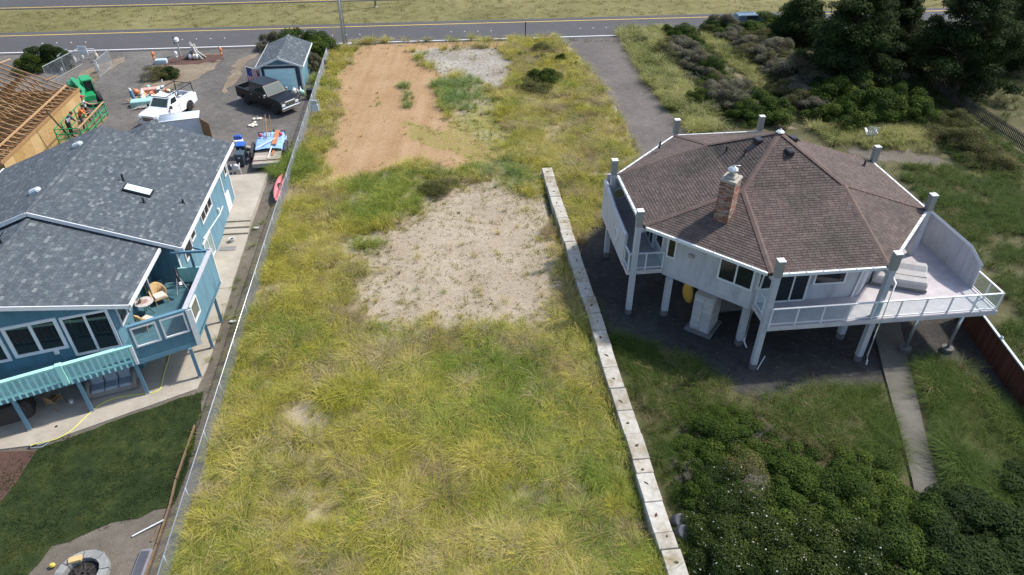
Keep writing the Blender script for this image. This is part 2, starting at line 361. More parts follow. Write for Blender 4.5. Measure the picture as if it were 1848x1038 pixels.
c = mixc(nt, math_(nt, 'MULTIPLY', edge(at_('moss'), .1), ramp(nt, n2, [(.42,(0,0,0)),(.55,(1,1,1))])), c, mossc)
vo = nt.nodes.new('ShaderNodeTexVoronoi'); vo.inputs['Scale'].default_value = 2.4; nt.links.new(v, vo.inputs['Vector'])
c = mixc(nt, ramp(nt, vo.outputs['Distance'], [(.05,(1,1,1)),(.1,(0,0,0))]), c, (.13,.1,.05))
nt.links.new(c, p.inputs['Base Color']); p.inputs['Roughness'].default_value = .95; p.inputs['Specular IOR Level'].default_value = .15
bump(nt, p, math_(nt, 'ADD', n2, n3), .6, .07)
lot_me.materials.append(m); tag(link('lot', lot_me), 'empty sandy lot with graded orange dirt between fence and blocks', 'ground', kind='structure')

# ---- drives and yards
sheet('gravel_driveway', [wl(-90,44), wl(-10.96,44), wl(-10.96,78.4)-Vector((0,.0,0)), gp(600,88), RO+RN*-.5+RD*-22, RO+RN*-.5+RD*-110], -.012, M_GRAV, 'dark gravel driveway behind the blue house', 'driveway')
sheet('planting_bed', rough_poly(px((232,180),(262,150),(285,128),(300,108),(345,99),(402,97),(398,112),(375,130),(345,148),(318,152),(300,165),(290,188),(245,192)), .35, .7, 3), .012, M_BEDSOIL, 'tan soil bed in the gravel turning circle', 'soil')
sheet('mulch', rough_poly(px((292,118),(312,106),(335,98),(400,99),(404,107),(372,114),(330,118)), .3, .6, 4), .018, M_BARK, 'dark red bark mulch along the bed edge', 'mulch')
sheet('dirt_patch', rough_poly(px((130,155),(150,130),(180,118),(205,108),(230,102),(225,112),(190,128),(165,150),(150,162)), .4, .7, 6), .010, M_BEDSOIL, 'worn sandy patch beside the wire gate', 'soil')
sheet('dirt_patch', rough_poly(px((425,110),(470,95),(440,120),(425,150),(410,165),(398,170),(412,140)), .4, .7, 16), .010, M_BEDSOIL, 'dusty tan tyre track beside the garden shed', 'soil')
sheet('side_yard_soil', [wl(-30,6), wl(-10.93,6), wl(-10.93,52), wl(-13.2,52), wl(-13.2,30), wl(-30,30)], -.025, M_YSOIL, 'bare brown soil strip inside the wire fence', 'soil')
sheet('lawn', rough_poly(px((20,830),(75,806),(366,706),(360,745),(345,830),(318,905),(308,915),(250,932),(200,948),(150,965),(95,985),(40,1045),(-140,1045),(-60,950)), .12, .5, 8), .004, M_LAWN, 'short dark green lawn below the blue house patio', 'lawn')
sheet('bark_bed', px((-140,825),(-5,816),(66,813),(30,870),(0,908),(-80,1000)), .009, M_BARK, 'brown bark bed in the corner beside patio', 'soil')
def slab(name, poly, z0, z1, m, label, cat):
    mb = MB(); mb.prism([(p[0],p[1]) for p in poly], z0, z1); return tag(mb.build(name, m), label, cat, kind='structure')
slab('patio', px((-160,850),(0,812),(72,803),(355,703),(372,668))+[wl(-12.25,28.6), wl(-12.4,34), wl(-15.6,34), wl(-15.6,29), wl(-30,25)], -.06, .045, CONC, 'pale concrete patio wrapping the blue house', 'patio')
slab('walkway', [wl(-12.45,34.02), wl(-12.55,39.8), wl(-14.4,39.8), wl(-14.4,34.02)], -.06, .06, CONC, 'pale concrete side walk below the two steps', 'walkway')
slab('steps', [wl(-12.55,39.82), wl(-12.57,40.4), wl(-14.4,40.4), wl(-14.4,39.82)], -.06, .17, CONC, 'lower concrete step of the side walk', 'step')
slab('steps', [wl(-12.57,40.42), wl(-12.58,41.0), wl(-14.4,41.0), wl(-14.4,40.42)], -.06, .28, CONC, 'upper concrete step of the side walk', 'step')
slab('walkway', [wl(-12.58,41.02), wl(-12.6,47.6), wl(-15.5,47.6), wl(-15.5,44.5), wl(-14.3,44.5), wl(-14.3,41.02)], -.06, .37, CONC, 'pale concrete side walk above the two steps', 'walkway')
sheet('gravel_lane', rough_poly(LANE, .3, .8, 12), .012, M_LANE, 'straight brown grey gravel lane up to the road', 'lane')
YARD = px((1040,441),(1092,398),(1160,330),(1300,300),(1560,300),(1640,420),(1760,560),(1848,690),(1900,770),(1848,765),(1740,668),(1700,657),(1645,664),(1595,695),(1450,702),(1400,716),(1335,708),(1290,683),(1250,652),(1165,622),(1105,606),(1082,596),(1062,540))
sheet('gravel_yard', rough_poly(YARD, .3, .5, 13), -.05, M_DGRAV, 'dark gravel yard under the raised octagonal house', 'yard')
slab('path', px((1572,575),(1622,575),(1636,640),(1648,690),(1664,760),(1690,870),(1700,900),(1652,900),(1644,860),(1618,760),(1594,670)), -.05, .06, ground_mat('path_concrete', [(.3,(.085,.078,.066)),(.5,(.12,.112,.095)),(.75,(.18,.168,.145))], .5, 2.5, 40, .9, .2), 'grey concrete path leading from under the raised house', 'path')
sheet('dirt_track', rough_poly(px((1268,93),(1282,93),(1340,140),(1400,205),(1440,232),(1410,236),(1370,205),(1320,150)), .4, .6, 14), -.05, M_BEDSOIL, 'narrow sandy track between the dune shrubs', 'track')
sheet('dirt_track', rough_poly(px((1630,190),(1650,190),(1700,235),(1720,262),(1690,275),(1665,232)), .4, .6, 15), -.05, M_BEDSOIL, 'brown worn track beside the picket fence', 'track')
sheet('dirt_patch', rough_poly(px((1520,262),(1560,268),(1640,276),(1690,284),(1720,292),(1690,297),(1640,294),(1580,288),(1545,280)), .6, .5, 18), -.05, M_YSOIL, 'bare brown ground behind the octagonal house', 'soil')
# ================================================================ roofs: shingles laid course by course
def clip2(poly, A, B):                                             # keep the part of poly left of A->B
    out = []; ex, ey = B[0]-A[0], B[1]-A[1]
    sd = [ex*(p[1]-A[1]) - ey*(p[0]-A[0]) for p in poly]
    for i in range(len(poly)):
        j = (i+1) % len(poly); p, q, a, b = poly[i], poly[j], sd[i], sd[j]
        if a >= 0: out.append(p)
        if (a > 0) != (b > 0) and abs(a-b) > 1e-12: t = a/(a-b); out.append((p[0]+(q[0]-p[0])*t, p[1]+(q[1]-p[1])*t))
    return out
def shingle_facet(mb, poly, ea, eb, expo=.145, wid=.31, gap=.014, seed=0, lift=.016, singles=None, skip=0):
    rg = random.Random(seed); P = [Vector(p) for p in poly]; ea = Vector(ea); ax = (Vector(eb)-ea).normalized()
    n = (P[1]-P[0]).cross(P[2]-P[0]).normalized()
    if n.z < 0: n = -n
    up = n.cross(ax)
    if up.z < 0: ax = -ax; up = n.cross(ax)
    Q = [((p-ea).dot(ax), (p-ea).dot(up)) for p in P]
    if sum(Q[i][0]*Q[(i+1)%len(Q)][1]-Q[(i+1)%len(Q)][0]*Q[i][1] for i in range(len(Q))) < 0: Q = Q[::-1]
    smin, smax = min(q[0] for q in Q), max(q[0] for q in Q); tmin, tmax = min(q[1] for q in Q), max(q[1] for q in Q)
    for k in range(int((tmax-tmin)/expo)+1):
        t0 = tmin+k*expo; t1 = t0+expo*.995; s = smin-rg.random()*wid
        while s < smax:
            w = wid*rg.choice((.6,.8,1,1,1.25)) if singles is None else wid
            full = [(s+gap/2,t0),(s+w-gap/2,t0),(s+w-gap/2,t1),(s+gap/2,t1)]; r = full
            for i in range(len(Q)):
                r = clip2(r, Q[i], Q[(i+1)%len(Q)])
                if len(r) < 3: break
            s += w
            if len(r) < 3: continue
            ar = abs(sum(r[i][0]*r[(i+1)%len(r)][1]-r[(i+1)%len(r)][0]*r[i][1] for i in range(len(r))))/2
            if ar < .004: continue
            if singles is not None and ar > .98*(w-gap)*(t1-t0):
                o = ea+ax*full[0][0]+up*t0
                singles.append((k, Matrix(((ax.x,up.x,n.x,o.x),(ax.y,up.y,n.y,o.y),(ax.z,up.z,n.z,o.z),(0,0,0,1))), r, t0, t1)); continue
            _shingle(mb, r, t0, t1, ea, ax, up, n, lift, rg)
    return ea, ax, up, n
def _shingle(mb, r, t0, t1, ea, ax, up, n, lift, rg=random):
    m = len(r); j = rg.random()*.005
    top = [ea+ax*a+up*b+n*(.003+j+lift*(t1-b)/(t1-t0)) for a, b in r]; bot = [ea+ax*a+up*b for a, b in r]
    mb.add(top+bot, [tuple(range(m))]+[(i+m,(i+1)%m+m,(i+1)%m,i) for i in range(m)])
def lay_singles(frames, roof, m, expo, wid, gap, lift, most, key, joined):   # the courses that show largest are pieces of their own, the rest one field
    frames.sort(key=key); mb = MB(); t1 = expo*.995
    _shingle(mb, [(0,0),(wid-gap,0),(wid-gap,t1),(0,t1)], 0, t1, Vector((0,0,0)), Vector((1,0,0)), Vector((0,1,0)), Vector((0,0,1)), lift)
    me = mb.mesh('shingle', m)
    for i, (k, M, r, a, b) in enumerate(frames):
        if i < most: link('shingle', me, roof, M)
        else: joined.add([M@Vector(v) for v in mb.v], mb.f)
def ridge(roof, a, b, m, w=.3, name='ridge_cap', h=.05):
    a = Vector(a); b = Vector(b); L = (b-a).length; n = max(2, int(L/.33)); mb = MB(); d = (b-a)/n
    side = d.cross(Vector((0,0,1))).normalized()
    for i in range(n):
        p = a+d*i; q = p+d*1.02; z1 = Vector((0,0,h+.014)); z0 = Vector((0,0,h)); dn = Vector((0,0,-.055))
        mb.add([p+z0-side*w/2+dn, p+z0, p+z0+side*w/2+dn, q+z1-side*w/2+dn, q+z1, q+z1+side*w/2+dn], [(0,1,4,3),(1,2,5,4),(3,4,5),(0,2,1)])
    o = mb.build(name, m, roof); o['kind'] = 'stuff'; return o

M_SH_R = mat_pieces('brown_shingle', [(0,(.084,.063,.056)),(.3,(.097,.072,.064)),(.55,(.108,.081,.072)),(.8,(.124,.094,.08)),(1,(.10,.078,.072))], .95, 12, (.3,.5,(.55,.66,.6)))
M_UNDER_R = mat('roof_underlay_brown', (.045,.032,.03), .95, .2)
M_RIDGE_R = mat_pieces('brown_ridge', [(0,(.115,.08,.068)),(1,(.14,.10,.084))], .95, 30)
M_WALL_R = siding('pale_grey_siding', (.43,.43,.455), .2); M_WALLW = mat('pale_grey_trim', (.40,.405,.425), .55, .08, 4)
M_TAUPE = mat('taupe_cladding', (.235,.23,.205), .7, .12, 4); M_DECKTOP = mat('deck_boards', (.40,.365,.375), .7, .16, 2.2, bmp=.2); M_FASCIA = mat('deck_fascia', (.47,.435,.425), .7, .18, 2)
M_PIER = mat('concrete_pier', (.13,.125,.12), .95, .25, 5, bmp=.4)
# ---------------------------------------------------------------- octagonal house on posts
HC = Vector((13.80, 34.0, 0)); hr = thing('octagonal_house', 'raised octagonal house with brown shingle roof and pale grey walls on posts', 'house', HC, TH)
a_, s_, ZE, ZK, ZP, kk = 7.5, 2.8, 5.45, 7.08, 8.85, 2.62
CO = [(-a_,s_),(-a_,-s_),(-s_,-a_),(s_,-a_),(a_,-s_),(a_,s_),(s_,a_),(-s_,a_)]        # A B C D E F K L
EV = [Vector((x,y,ZE)) for x,y in CO]; KN = {'NW':Vector((-kk,kk,ZK)),'SW':Vector((-kk,-kk,ZK)),'SE':Vector((kk,-kk,ZK)),'NE':Vector((kk,kk,ZK))}; PK = Vector((0,0,ZP))
mb = MB(); A,B,C,D,E_,F_,K,L = EV; nw,sw,se,ne = KN['NW'],KN['SW'],KN['SE'],KN['NE']
facets = [([A,B,sw,nw],A,B),([nw,sw,PK],nw,sw),([B,C,sw],B,C),([C,D,se,sw],C,D),([sw,se,PK],sw,se),([D,E_,se],D,E_),([E_,F_,ne,se],E_,F_),([se,ne,PK],se,ne),([F_,K,ne],F_,K),([K,L,nw,ne],K,L),([ne,nw,PK],ne,nw),([L,A,nw],L,A)]
for pl,_,_ in facets: mb.add(pl, [tuple(range(len(pl)))])
dn = Vector((0,0,-.16)); mb.add([p+dn for p in EV], [tuple(range(7,-1,-1))]); 
for i in range(8): mb.add([EV[i],EV[(i+1)%8],EV[(i+1)%8]+dn,EV[i]+dn], [(0,1,2,3)])
roof = mb.build('roof', M_UNDER_R, hr)
field = MB(); fr = []
for i,(pl,ea,eb) in enumerate(facets):
    near = i in (2,3,5)
    shingle_facet(field, pl, ea, eb, .15, .32, .016, i, .018, fr if near else None)
lay_singles(fr, roof, M_SH_R, .15, .32, .016, .018, 300, lambda q: q[1].translation.y, field)
tag(field.build('shingle_field', M_SH_R, roof), kind='stuff')
for p,q in [(B,sw),(C,sw),(sw,PK),(D,se),(E_,se),(se,PK),(A,nw),(L,nw),(nw,PK),(F_,ne),(K,ne),(ne,PK)]: ridge(roof, p, q, M_RIDGE_R, .3)
for i in range(8):                                                  # gutters along the eaves
    p, q = EV[i], EV[(i+1)%8]; o = (p+q); o.z = 0; o.normalize(); d = (q-p).normalized()
    g = MB(); g.beam(p+o*.07-Vector((0,0,.07))+d*.16, q+o*.07-Vector((0,0,.07))-d*.16, .13, .15)
    gt = g.build('gutter', WHITE, hr)
    hk = MB(); hk.box(-.02,.02,-.09,.09,0,.012); hm = hk.mesh('gutter_hanger', GALV)
    for k in range(1, 7): link('gutter_hanger', hm, gt, Matrix.Translation(p+(q-p)*k/7+o*.07+Vector((0,0,.012))) @ Euler((0,0,math.atan2(d.y,d.x))).to_matrix().to_4x4())
for x,y,z in ((-.95,.28,8.25),(.18,-1.05,8.18),(.95,.3,8.25)):     # box vents by the peak
    v = MB(); v.rbox(-.2,.2,-.24,.24,-.05,.2,.06); v.build('roof_vent', DARKMETAL, roof, M=Mt(x,y,z,.2))
for x,y,z in ((-2.2,1.1,7.35),(-4.6,4.9,6.0),(6.2,1.4,5.95),(-1.7,-.1,7.75)):
    v = MB(); v.tube((0,0,-.1),(0,0,.34),.055,n=8); v.tube((0,0,0),(0,0,.05),.13,.07,8); v.build('vent_pipe', BLACK, roof, M=Mt(x,y,z))
v = MB(); v.lathe([(.22,0),(.16,.06),(.05,.12),(.02,.2)],10); v.build('peak_cap', WHITE, roof, M=Mt(0,0,ZP+.03))
# chimney
M_BRICK = mat_pieces('chimney_brick', [(0,(.2,.085,.055)),(.3,(.27,.12,.08)),(.55,(.33,.18,.13)),(.75,(.37,.29,.24)),(.9,(.17,.11,.09)),(1,(.4,.33,.27))], .95, 40)
M_MORTAR = mat('mortar', (.33,.28,.23), .95, .2, 9)
CM = Mt(-3.85,-3.67,5.4,R(-41))
core = MB(); core.box(-.34,.34,-.41,.41,0,2.9); chim = core.build('chimney', M_MORTAR, hr, M=CM)
bk = MB(); rg = random.Random(4)
for r_i in range(30):
    z = .62+r_i*.0755
    if z > 2.84: break
    for ax_i in range(4):
        half = .35 if ax_i % 2 == 0 else .42; fixed = .42 if ax_i % 2 == 0 else .35; ln = .225; s = -half-(ln/2 if r_i % 2 else 0)
        while s < half-.01:
            e0, e1 = max(s,-half), min(s+ln-.016, half); s += ln
            if e1-e0 < .04: continue
            j = rg.random()*.008
            M = Euler((0,0,math.pi/2*ax_i)).to_matrix().to_4x4()
            bk.box(e0,e1,-fixed-.012-j,-fixed+.02,z,z+.062,0,M)
tag(bk.build('brick', M_BRICK, chim), kind='stuff')
c2 = MB(); c2.box(-.37,.37,-.44,.44,0,.6); c2.box(-.42,.42,-.5,.5,.3,.33); c2.build('flashing', mat('lead_flashing', (.26,.24,.2), .7,.25,4), chim)
c2 = MB(); c2.rbox(-.4,.4,-.47,.47,2.88,3.0,.03); c2.rbox(-.26,.26,-.3,.3,3.0,3.12,.05); c2.build('chimney_crown', mat('crown_cement',(.33,.30,.25),.9,.2,4), chim)
c2 = MB(); c2.lathe([(.15,3.1),(.15,3.3),(.26,3.36),(.24,3.44),(.1,3.55),(.03,3.58)],14); c2.beam((-.05,0,3.6),(.3,.0,3.68),.05,.03); c2.build('flue_cap', mat('flue_steel',(.6,.6,.6),.4,.1,5,.5), chim, True)
# walls and windows
def wall_frame(p0, p1, z):                                          # x along the wall, y inwards, z up; outside face at y=0
    d = Vector((p1[0]-p0[0], p1[1]-p0[1], 0)); L = d.length; d.normalize(); n = Vector((-d.y, d.x, 0))
    return Matrix(((d.x,n.x,0,p0[0]),(d.y,n.y,0,p0[1]),(0,0,1,z),(0,0,0,1))), L
def window(parent, M, x0, x1, z0, z1, lights=1, fw=.09, name='window', m=None, glass=None, dep=.07, vsplit=None):
    mb = MB(); f = fw
    for b in ((x0,x1,z0,z0+f),(x0,x1,z1-f,z1),(x0,x0+f,z0+f,z1-f),(x1-f,x1,z0+f,z1-f)): mb.box(b[0],b[1],-dep,-.003,b[2],b[3])
    xs = [x0+f+(x1-x0-2*f)*i/lights for i in range(lights+1)]
    for x in xs[1:-1]: mb.box(x-f*.45,x+f*.45,-dep+.01,-.003,z0+f,z1-f)
    o = mb.build(name, m or WHITE, parent, M=M)
    for i in range(lights):
        g = MB(); g.box(xs[i]+(f*.45 if i else 0)+.002, xs[i+1]-(f*.45 if i<lights-1 else 0)-.002, -.028,-.012, z0+f+.002, z1-f-.002); g.build('pane', glass or GLASS, o)
    return o
wp = [(-6.2,2.78),(-6.2,-2.78),(-2.78,-6.2),(2.78,-6.2),(6.2,-2.78),(6.2,2.78),(2.78,6.2),(-2.78,6.2)]
for i in range(8):
    M, Lw = wall_frame(wp[i], wp[(i+1)%8], 2.6); mb = MB(); mb.box(.003,Lw-.003,0,.14,0,2.84); w = mb.build('wall', M_WALL_R, hr, M=M)
    I = Matrix.Identity(4)
    if i == 0:
        window(w, I, 2.2,3.6,.15,2.2,2); window(w, I, 4.0,5.2,.9,2.2,1)
    if i == 1:
        window(w, I, .08,.62,.95,2.55,1); window(w, I, 2.95,4.78,.85,2.35,2)
        v = MB(); v.rbox(-.14,.14,-.16,-.002,0,.2,.04); v.build('wall_vent', mat('vent_tan',(.35,.31,.27),.6), w, M=Mt(1.45,0,1.45))
    if i == 2:
        window(w, I, .1,.95,.95,2.3,1); window(w, I, 1.15,2.75,.12,2.3,2,.08); window(w, I, 2.95,4.6,1.05,2.3,1); v = MB(); v.beam((5.2,-.06,.12),(5.45,-.06,2.6),.09,.05); v.build('corner_trim', WHITE, w)
    if i == 3: window(w, I, 1.5,3.3,.1,2.3,2)
    if i in (4,5,6,7): window(w, I, 1.5,3.2,.9,2.2,2)
mb = MB(); mb.prism(wp, 2.36, 2.597); mb.build('floor', M_WALLW, hr)
# corner posts
def post(x, y, top, wd=.27, sleeve=True, base=0.0, name='post'):
    mb = MB(); mb.box(-wd/2,wd/2,-wd/2,wd/2,base+.26 if base < 1 else base,top-.9 if sleeve else top); o = mb.build(name, M_WALLW, hr, M=Mt(x,y,0))
    if sleeve:
        q = MB(); q.box(-wd/2-.02,wd/2+.02,-wd/2-.02,wd/2+.02,top-.9,top-.04); q.build('post_sleeve', M_TAUPE, o)
        q = MB(); q.box(-wd/2-.035,wd/2+.035,-wd/2-.035,wd/2+.035,top-.04,top); q.build('post_cap', mat('cap_grey',(.5,.5,.48),.6,.15) if x > 0 and y > 0 else WHITE, o)
    if base < 1:
        q = MB(); q.lathe([(wd*.72,-.05),(wd*.7,.22),(wd*.62,.27)],12); q.build('pier', M_PIER, o)
    return o
POSTS = [(-7.82,2.7),(-7.82,-2.9),(-2.72,-7.85),(2.75,-7.85),(7.5,-2.95),(7.62,2.75),(2.72,7.7),(-2.72,7.75)]
for x,y in POSTS: post(x, y, 6.42)
for x,y in ((-5.9,-3.2),(-2.75,-6.02),(2.7,-6.1)): post(x, y, 2.355, .3, False)
for x,y in ((5.5,-7.45),(7.62,-7.7)):
    q = MB(); q.tube((x,y,.2),(x,y,2.49),.085,n=10); o = q.build('metal_post', GALV, hr, True); q = MB(); q.lathe([(.3,-.03),(.29,.18),(.2,.21)],14,M=Mt(x,y,0)); q.build('pier', M_PIER, o)
for (x,y),(x2,y2) in (((-7.82,-2.9),(-7.3,-2.75)),((-2.72,-7.85),(-2.75,-7.3)),((2.75,-7.85),(2.75,-7.3)),((7.5,-2.95),(7.1,-2.8)),((-7.82,2.7),(-7.3,2.7))):
    q = MB(); q.beam((x,y,5.2),(x2,y2,5.2),.1,.22); q.build('post_bracket', M_WALLW, hr)
# decks
def deck(poly, z0, z1):
    mb = MB(); mb.prism(poly, z0, z1); me = mb.mesh('deck', [M_FASCIA, M_DECKTOP])
    for f in me.polygons:
        if f.normal.z > .5: f.material_index = 1
    return link('deck', me, hr)
dk = deck([(-2.65,-6.22),(-2.65,-8.1),(8.95,-8.1),(8.95,-.8),(6.22,-.8),(6.22,-2.8),(2.8,-6.22)], 2.5, 2.74)
dl = deck([(-8.15,-2.86),(-6.22,-2.86),(-6.22,3.4),(-8.15,3.4)], 2.5, 2.74)
def railing(pts, z0, z1, n_of, glass=True):
    r0 = MB()
    for i in range(len(pts)-1):
        p, q = Vector((*pts[i],z1)), Vector((*pts[i+1],z1)); d = (q-p).normalized()
        r0.beam(p-d*.03,q+d*.03,.09,.05); b = Vector((0,0,z0+.12-z1)); r0.beam(p+b+d*.02,q+b-d*.02,.045,.045)
    rl = r0.build('railing', WHITE, hr); pm = MB(); pm.box(-.032,.032,-.032,.032,z0,z1-.026); pme = pm.mesh('rail_post', WHITE)
    for i in range(len(pts)-1):
        p, q = Vector((*pts[i],0)), Vector((*pts[i+1],0)); n = n_of[i]
        for k in range(n+(1 if i == len(pts)-2 else 0)): link('rail_post', pme, rl, Matrix.Translation(p+(q-p)*k/n))
        for k in range(n):
            g = MB(); u = p+(q-p)*(k+.06)/n; v_ = p+(q-p)*(k+.94)/n
            g.beam(u+Vector((0,0,(z0+z1)/2+.05)), v_+Vector((0,0,(z0+z1)/2+.05)), .012, z1-z0-.26); g.build('rail_panel', CLEAR, rl)
railing([(-2.58,-6.3),(-2.58,-8.03),(8.87,-8.03),(8.87,-6.2)], 2.742, 3.76, (2,9,2))
railing([(-8.08,-1.95),(-8.08,-2.79),(-6.25,-2.79)], 2.742, 3.76, (1,2))
def parapet(x0, x1, prof, name='parapet'):
    mb = MB(); n = len(prof); vs = [(x0,y,z) for y,z in prof]+[(x1,y,z) for y,z in prof]
    mb.add(vs, [tuple(range(n)), tuple(range(2*n-1,n-1,-1))]+[(i,(i+1)%n,(i+1)%n+n,i+n) for i in range(n)]); return mb.build(name, M_WALL_R, hr)
pr = parapet(8.82,8.953, [(-.8,2.45),(-6.15,2.45),(-6.15,4.05),(-5.05,4.5),(-.8,4.5)])
q = MB(); q.path([(8.886,-6.17,4.07),(8.886,-5.05,4.52),(8.886,-.8,4.52)], .1, 4); q.build('parapet_cap', M_WALLW, pr)
tops = [(3.4,4.75),(2.5,4.74),(1.9,4.66),(1.3,4.52),(.6,4.42),(-.6,4.38),(-1.9,4.34)]
pr = parapet(-8.153,-8.02, [(3.4,2.45),(-1.9,2.45)]+tops[::-1])
q = MB(); q.path([(-8.087,y,z+.02) for y,z in tops], .11, 4); q.build('parapet_cap', M_WALLW, pr)
def porthole(parent, M, r, glass):
    q = MB(); k = 24; vs = []
    for rr, h in ((r,0),(r,.05),(r*.82,.06),(r*.82,0)): vs += [(rr*math.cos(2*math.pi*i/k), rr*math.sin(2*math.pi*i/k), h) for i in range(k)]
    q.add(vs, [(j*k+i, j*k+(i+1)%k, (j+1)*k+(i+1)%k, (j+1)*k+i) for j in range(3) for i in range(k)]); o = q.build('porthole_ring', WHITE, parent, True, M)
    q = MB(); q.lathe([(r*.82,.01),(r*.8,.02)],24); q.build('pane', glass, o)
porthole(pr, Matrix.Translation((-8.155,-.25,3.42)) @ Euler((0,R(-90),0)).to_matrix().to_4x4(), .36, glass_dark('porthole_glass',(.3,.31,.31),.3))
q = MB(); q.box(-8.02,-6.22,3.28,3.397,2.742,5.2); ew = q.build('end_wall', M_WALL_R, hr)
porthole(ew, Matrix.Translation((-7.2,3.278,3.95)) @ Euler((R(90),0,0)).to_matrix().to_4x4(), .36, glass_dark('porthole_yellow',(.45,.42,.2),.3))
# downspouts
for pts in ([(-2.35,-7.42,5.3),(-2.35,-7.2,5.1),(-2.55,-6.5,4.9),(-2.6,-6.32,2.8),(-2.62,-6.3,.35),(-2.55,-6.55,.12)], [(2.95,-7.42,5.35),(2.95,-7.75,5.1),(2.98,-8.12,4.9),(2.98,-8.14,.5),(2.95,-8.3,.25),(2.9,-8.4,.08)]):
    q = MB(); q.path(pts, .045, 6); q.build('downspout', WHITE, hr, True)
# block column under the chimney
cb = MB(); cb.box(-.5,.5,-.62,.62,.1,2.355); bc = cb.build('chimney_base', M_MORTAR, hr, M=Mt(-4.15,-4.5,0,R(-41)))
cb = MB(); cb.rbox(-.72,.72,-.86,.86,0,.14,.03); cb.build('footing', M_PIER, bc)
M_BLOCK = mat_pieces('concrete_block', [(0,(.29,.285,.28)),(1,(.41,.4,.39))], .95, 20)
b1 = MB(); b1.rbox(0,.39,-.02,.05,0,.19,.008); bm1 = b1.mesh('block', M_BLOCK)
for r_i in range(11):
    for ax_i,(half,fx) in enumerate(((.5,.62),(.62,.5),(.5,.62),(.62,.5))):
        Mx = Euler((0,0,math.pi/2*ax_i)).to_matrix().to_4x4(); s = -half; n = int(2*half/.4); sc_ = 2*half/(n*.4)
        for k in range(n): link('block', bm1, bc, Mx @ Matrix.Translation((-half+k*.4*sc_, -fx-.012, .15+r_i*.2)) @ Matrix.Diagonal((sc_,1,1,1)))
q = MB(); q.box(-3.6,-.6,-3.4,-3.2,0,.9); q.build('foundation_wall', M_PIER, hr)
# ================================================================ blue house
M_SH_B = mat_pieces('slate_shingle', [(0,(.06,.072,.085)),(.3,(.071,.085,.098)),(.6,(.08,.094,.108)),(.8,(.09,.105,.118)),(.93,(.118,.135,.144)),(1,(.165,.183,.187))], .95, 14)
M_UNDER_B = mat('roof_underlay_slate', (.03,.035,.042), .95, .2)
M_BLUE = siding('blue_siding', (.115,.235,.305), .18); M_BLUE_SHADE = siding('blue_siding_shaded', (.07,.175,.235), .15)  # second tone has the shade of the front walls painted into the blue
M_DECKB = mat('blue_deck_boards', (.05,.125,.155), .65, .2, 2, bmp=.2); M_TURQ = mat('turquoise_paint', (.36,.70,.64), .55, .1, 3); M_TEAL = mat('teal_door', (.16,.45,.44), .5, .08, 2)
M_BPOST = mat('blue_post_paint', (.105,.215,.285), .6, .1, 3)
hb = thing('blue_house', 'blue house with grey shingle roof, turquoise railing and screened corner deck', 'house', wl(-20,38), TH)
def slabs(name, polys, th, m, parent):
    mb = MB()
    for pl in polys:
        n = len(pl); pl = [Vector(p) for p in pl]
        mb.add(pl+[p-Vector((0,0,th)) for p in pl], [tuple(range(n)), tuple(range(2*n-1,n-1,-1))]+[(i,(i+1)%n,(i+1)%n+n,i+n) for i in range(n)])
    return mb.build(name, m, parent)
zr = lambda x: 4.2+.3817*(6.45-x); zl = lambda x: 6.7-.3817*(-.1-x); zw = lambda x: 5.937-.38*(1.9-x)
V3 = lambda f, *p: [Vector((x,y,f(x))) for x,y in p]
f1 = V3(zr,(6.45,-6.1),(6.45,4.2),(-.1,4.2),(-.1,-6.1)); f2 = V3(zr,(6.45,4.2),(6.45,6.5),(1.9,6.5),(1.9,4.2)); f3 = V3(zl,(-6.6,4.2),(-6.6,-6.1),(-.1,-6.1),(-.1,4.2)); f4 = V3(zw,(-1.5,4.2),(1.9,4.2),(1.9,6.5),(-1.5,6.5))
rb = slabs('roof', [f1,f2,f3,f4], .14, M_UNDER_B, hb); fld = MB()
shingle_facet(fld, f1, f1[0], f1[1], .145, .3, .012, 21, .013); shingle_facet(fld, f2, f2[0], f2[1], .15, .34, .012, 22, .013)
shingle_facet(fld, f3, f3[0], f3[1], .145, .3, .012, 23, .013); shingle_facet(fld, f4, f4[0], f4[3], .15, .34, .012, 24, .013)
tag(fld.build('shingle_field', M_SH_B, rb), kind='stuff'); ridge(rb, (-.1,-6.1,6.7), (-.1,4.2,6.7), M_SH_B, .3); ridge(rb, (1.9,4.2,5.94), (1.9,6.5,5.94), M_SH_B, .3)
zlo = lambda x: 4.3+.38*(5.4-x); zll = lambda x: 6.39-.38*(-.1-x)
g1 = V3(zlo,(5.4,-10.9),(5.4,-5.7),(-.1,-5.7),(-.1,-13.2)); g2 = V3(zll,(-5.6,-5.7),(-5.6,-10.9),(-.1,-13.2),(-.1,-5.7))
rl_ = slabs('porch_roof', [g1,g2], .14, M_UNDER_B, hb); fld = MB(); fr = []
shingle_facet(fld, g1, g1[0], g1[1], .15, .30, .012, 31, .013, fr); shingle_facet(fld, g2, g2[0], g2[1], .15, .34, .012, 32, .013)
lay_singles(fr, rl_, M_SH_B, .15, .30, .012, .013, 300, lambda q: q[1].translation.y - .6*q[1].translation.x*0, fld)
tag(fld.build('shingle_field', M_SH_B, rl_), kind='stuff'); ridge(rl_, (-.1,-13.2,6.39), (-.1,-6.2,6.39), M_SH_B, .3)
def fascia(p, q, h=.22, w=.05, off=(0,0,0), name='fascia'):
    mb = MB(); o = Vector(off)+Vector((0,0,-h/2+.03)); mb.beam(Vector(p)+o, Vector(q)+o, w, h); mb.build(name, WHITE, hb)
fascia((6.45,-6.1,4.2),(-.1,-6.1,6.7),.2,.05,(0,-.03,0)); fascia((-.1,-6.1,6.7),(-6.6,-6.1,zl(-6.6)),.2,.05,(0,-.03,0))
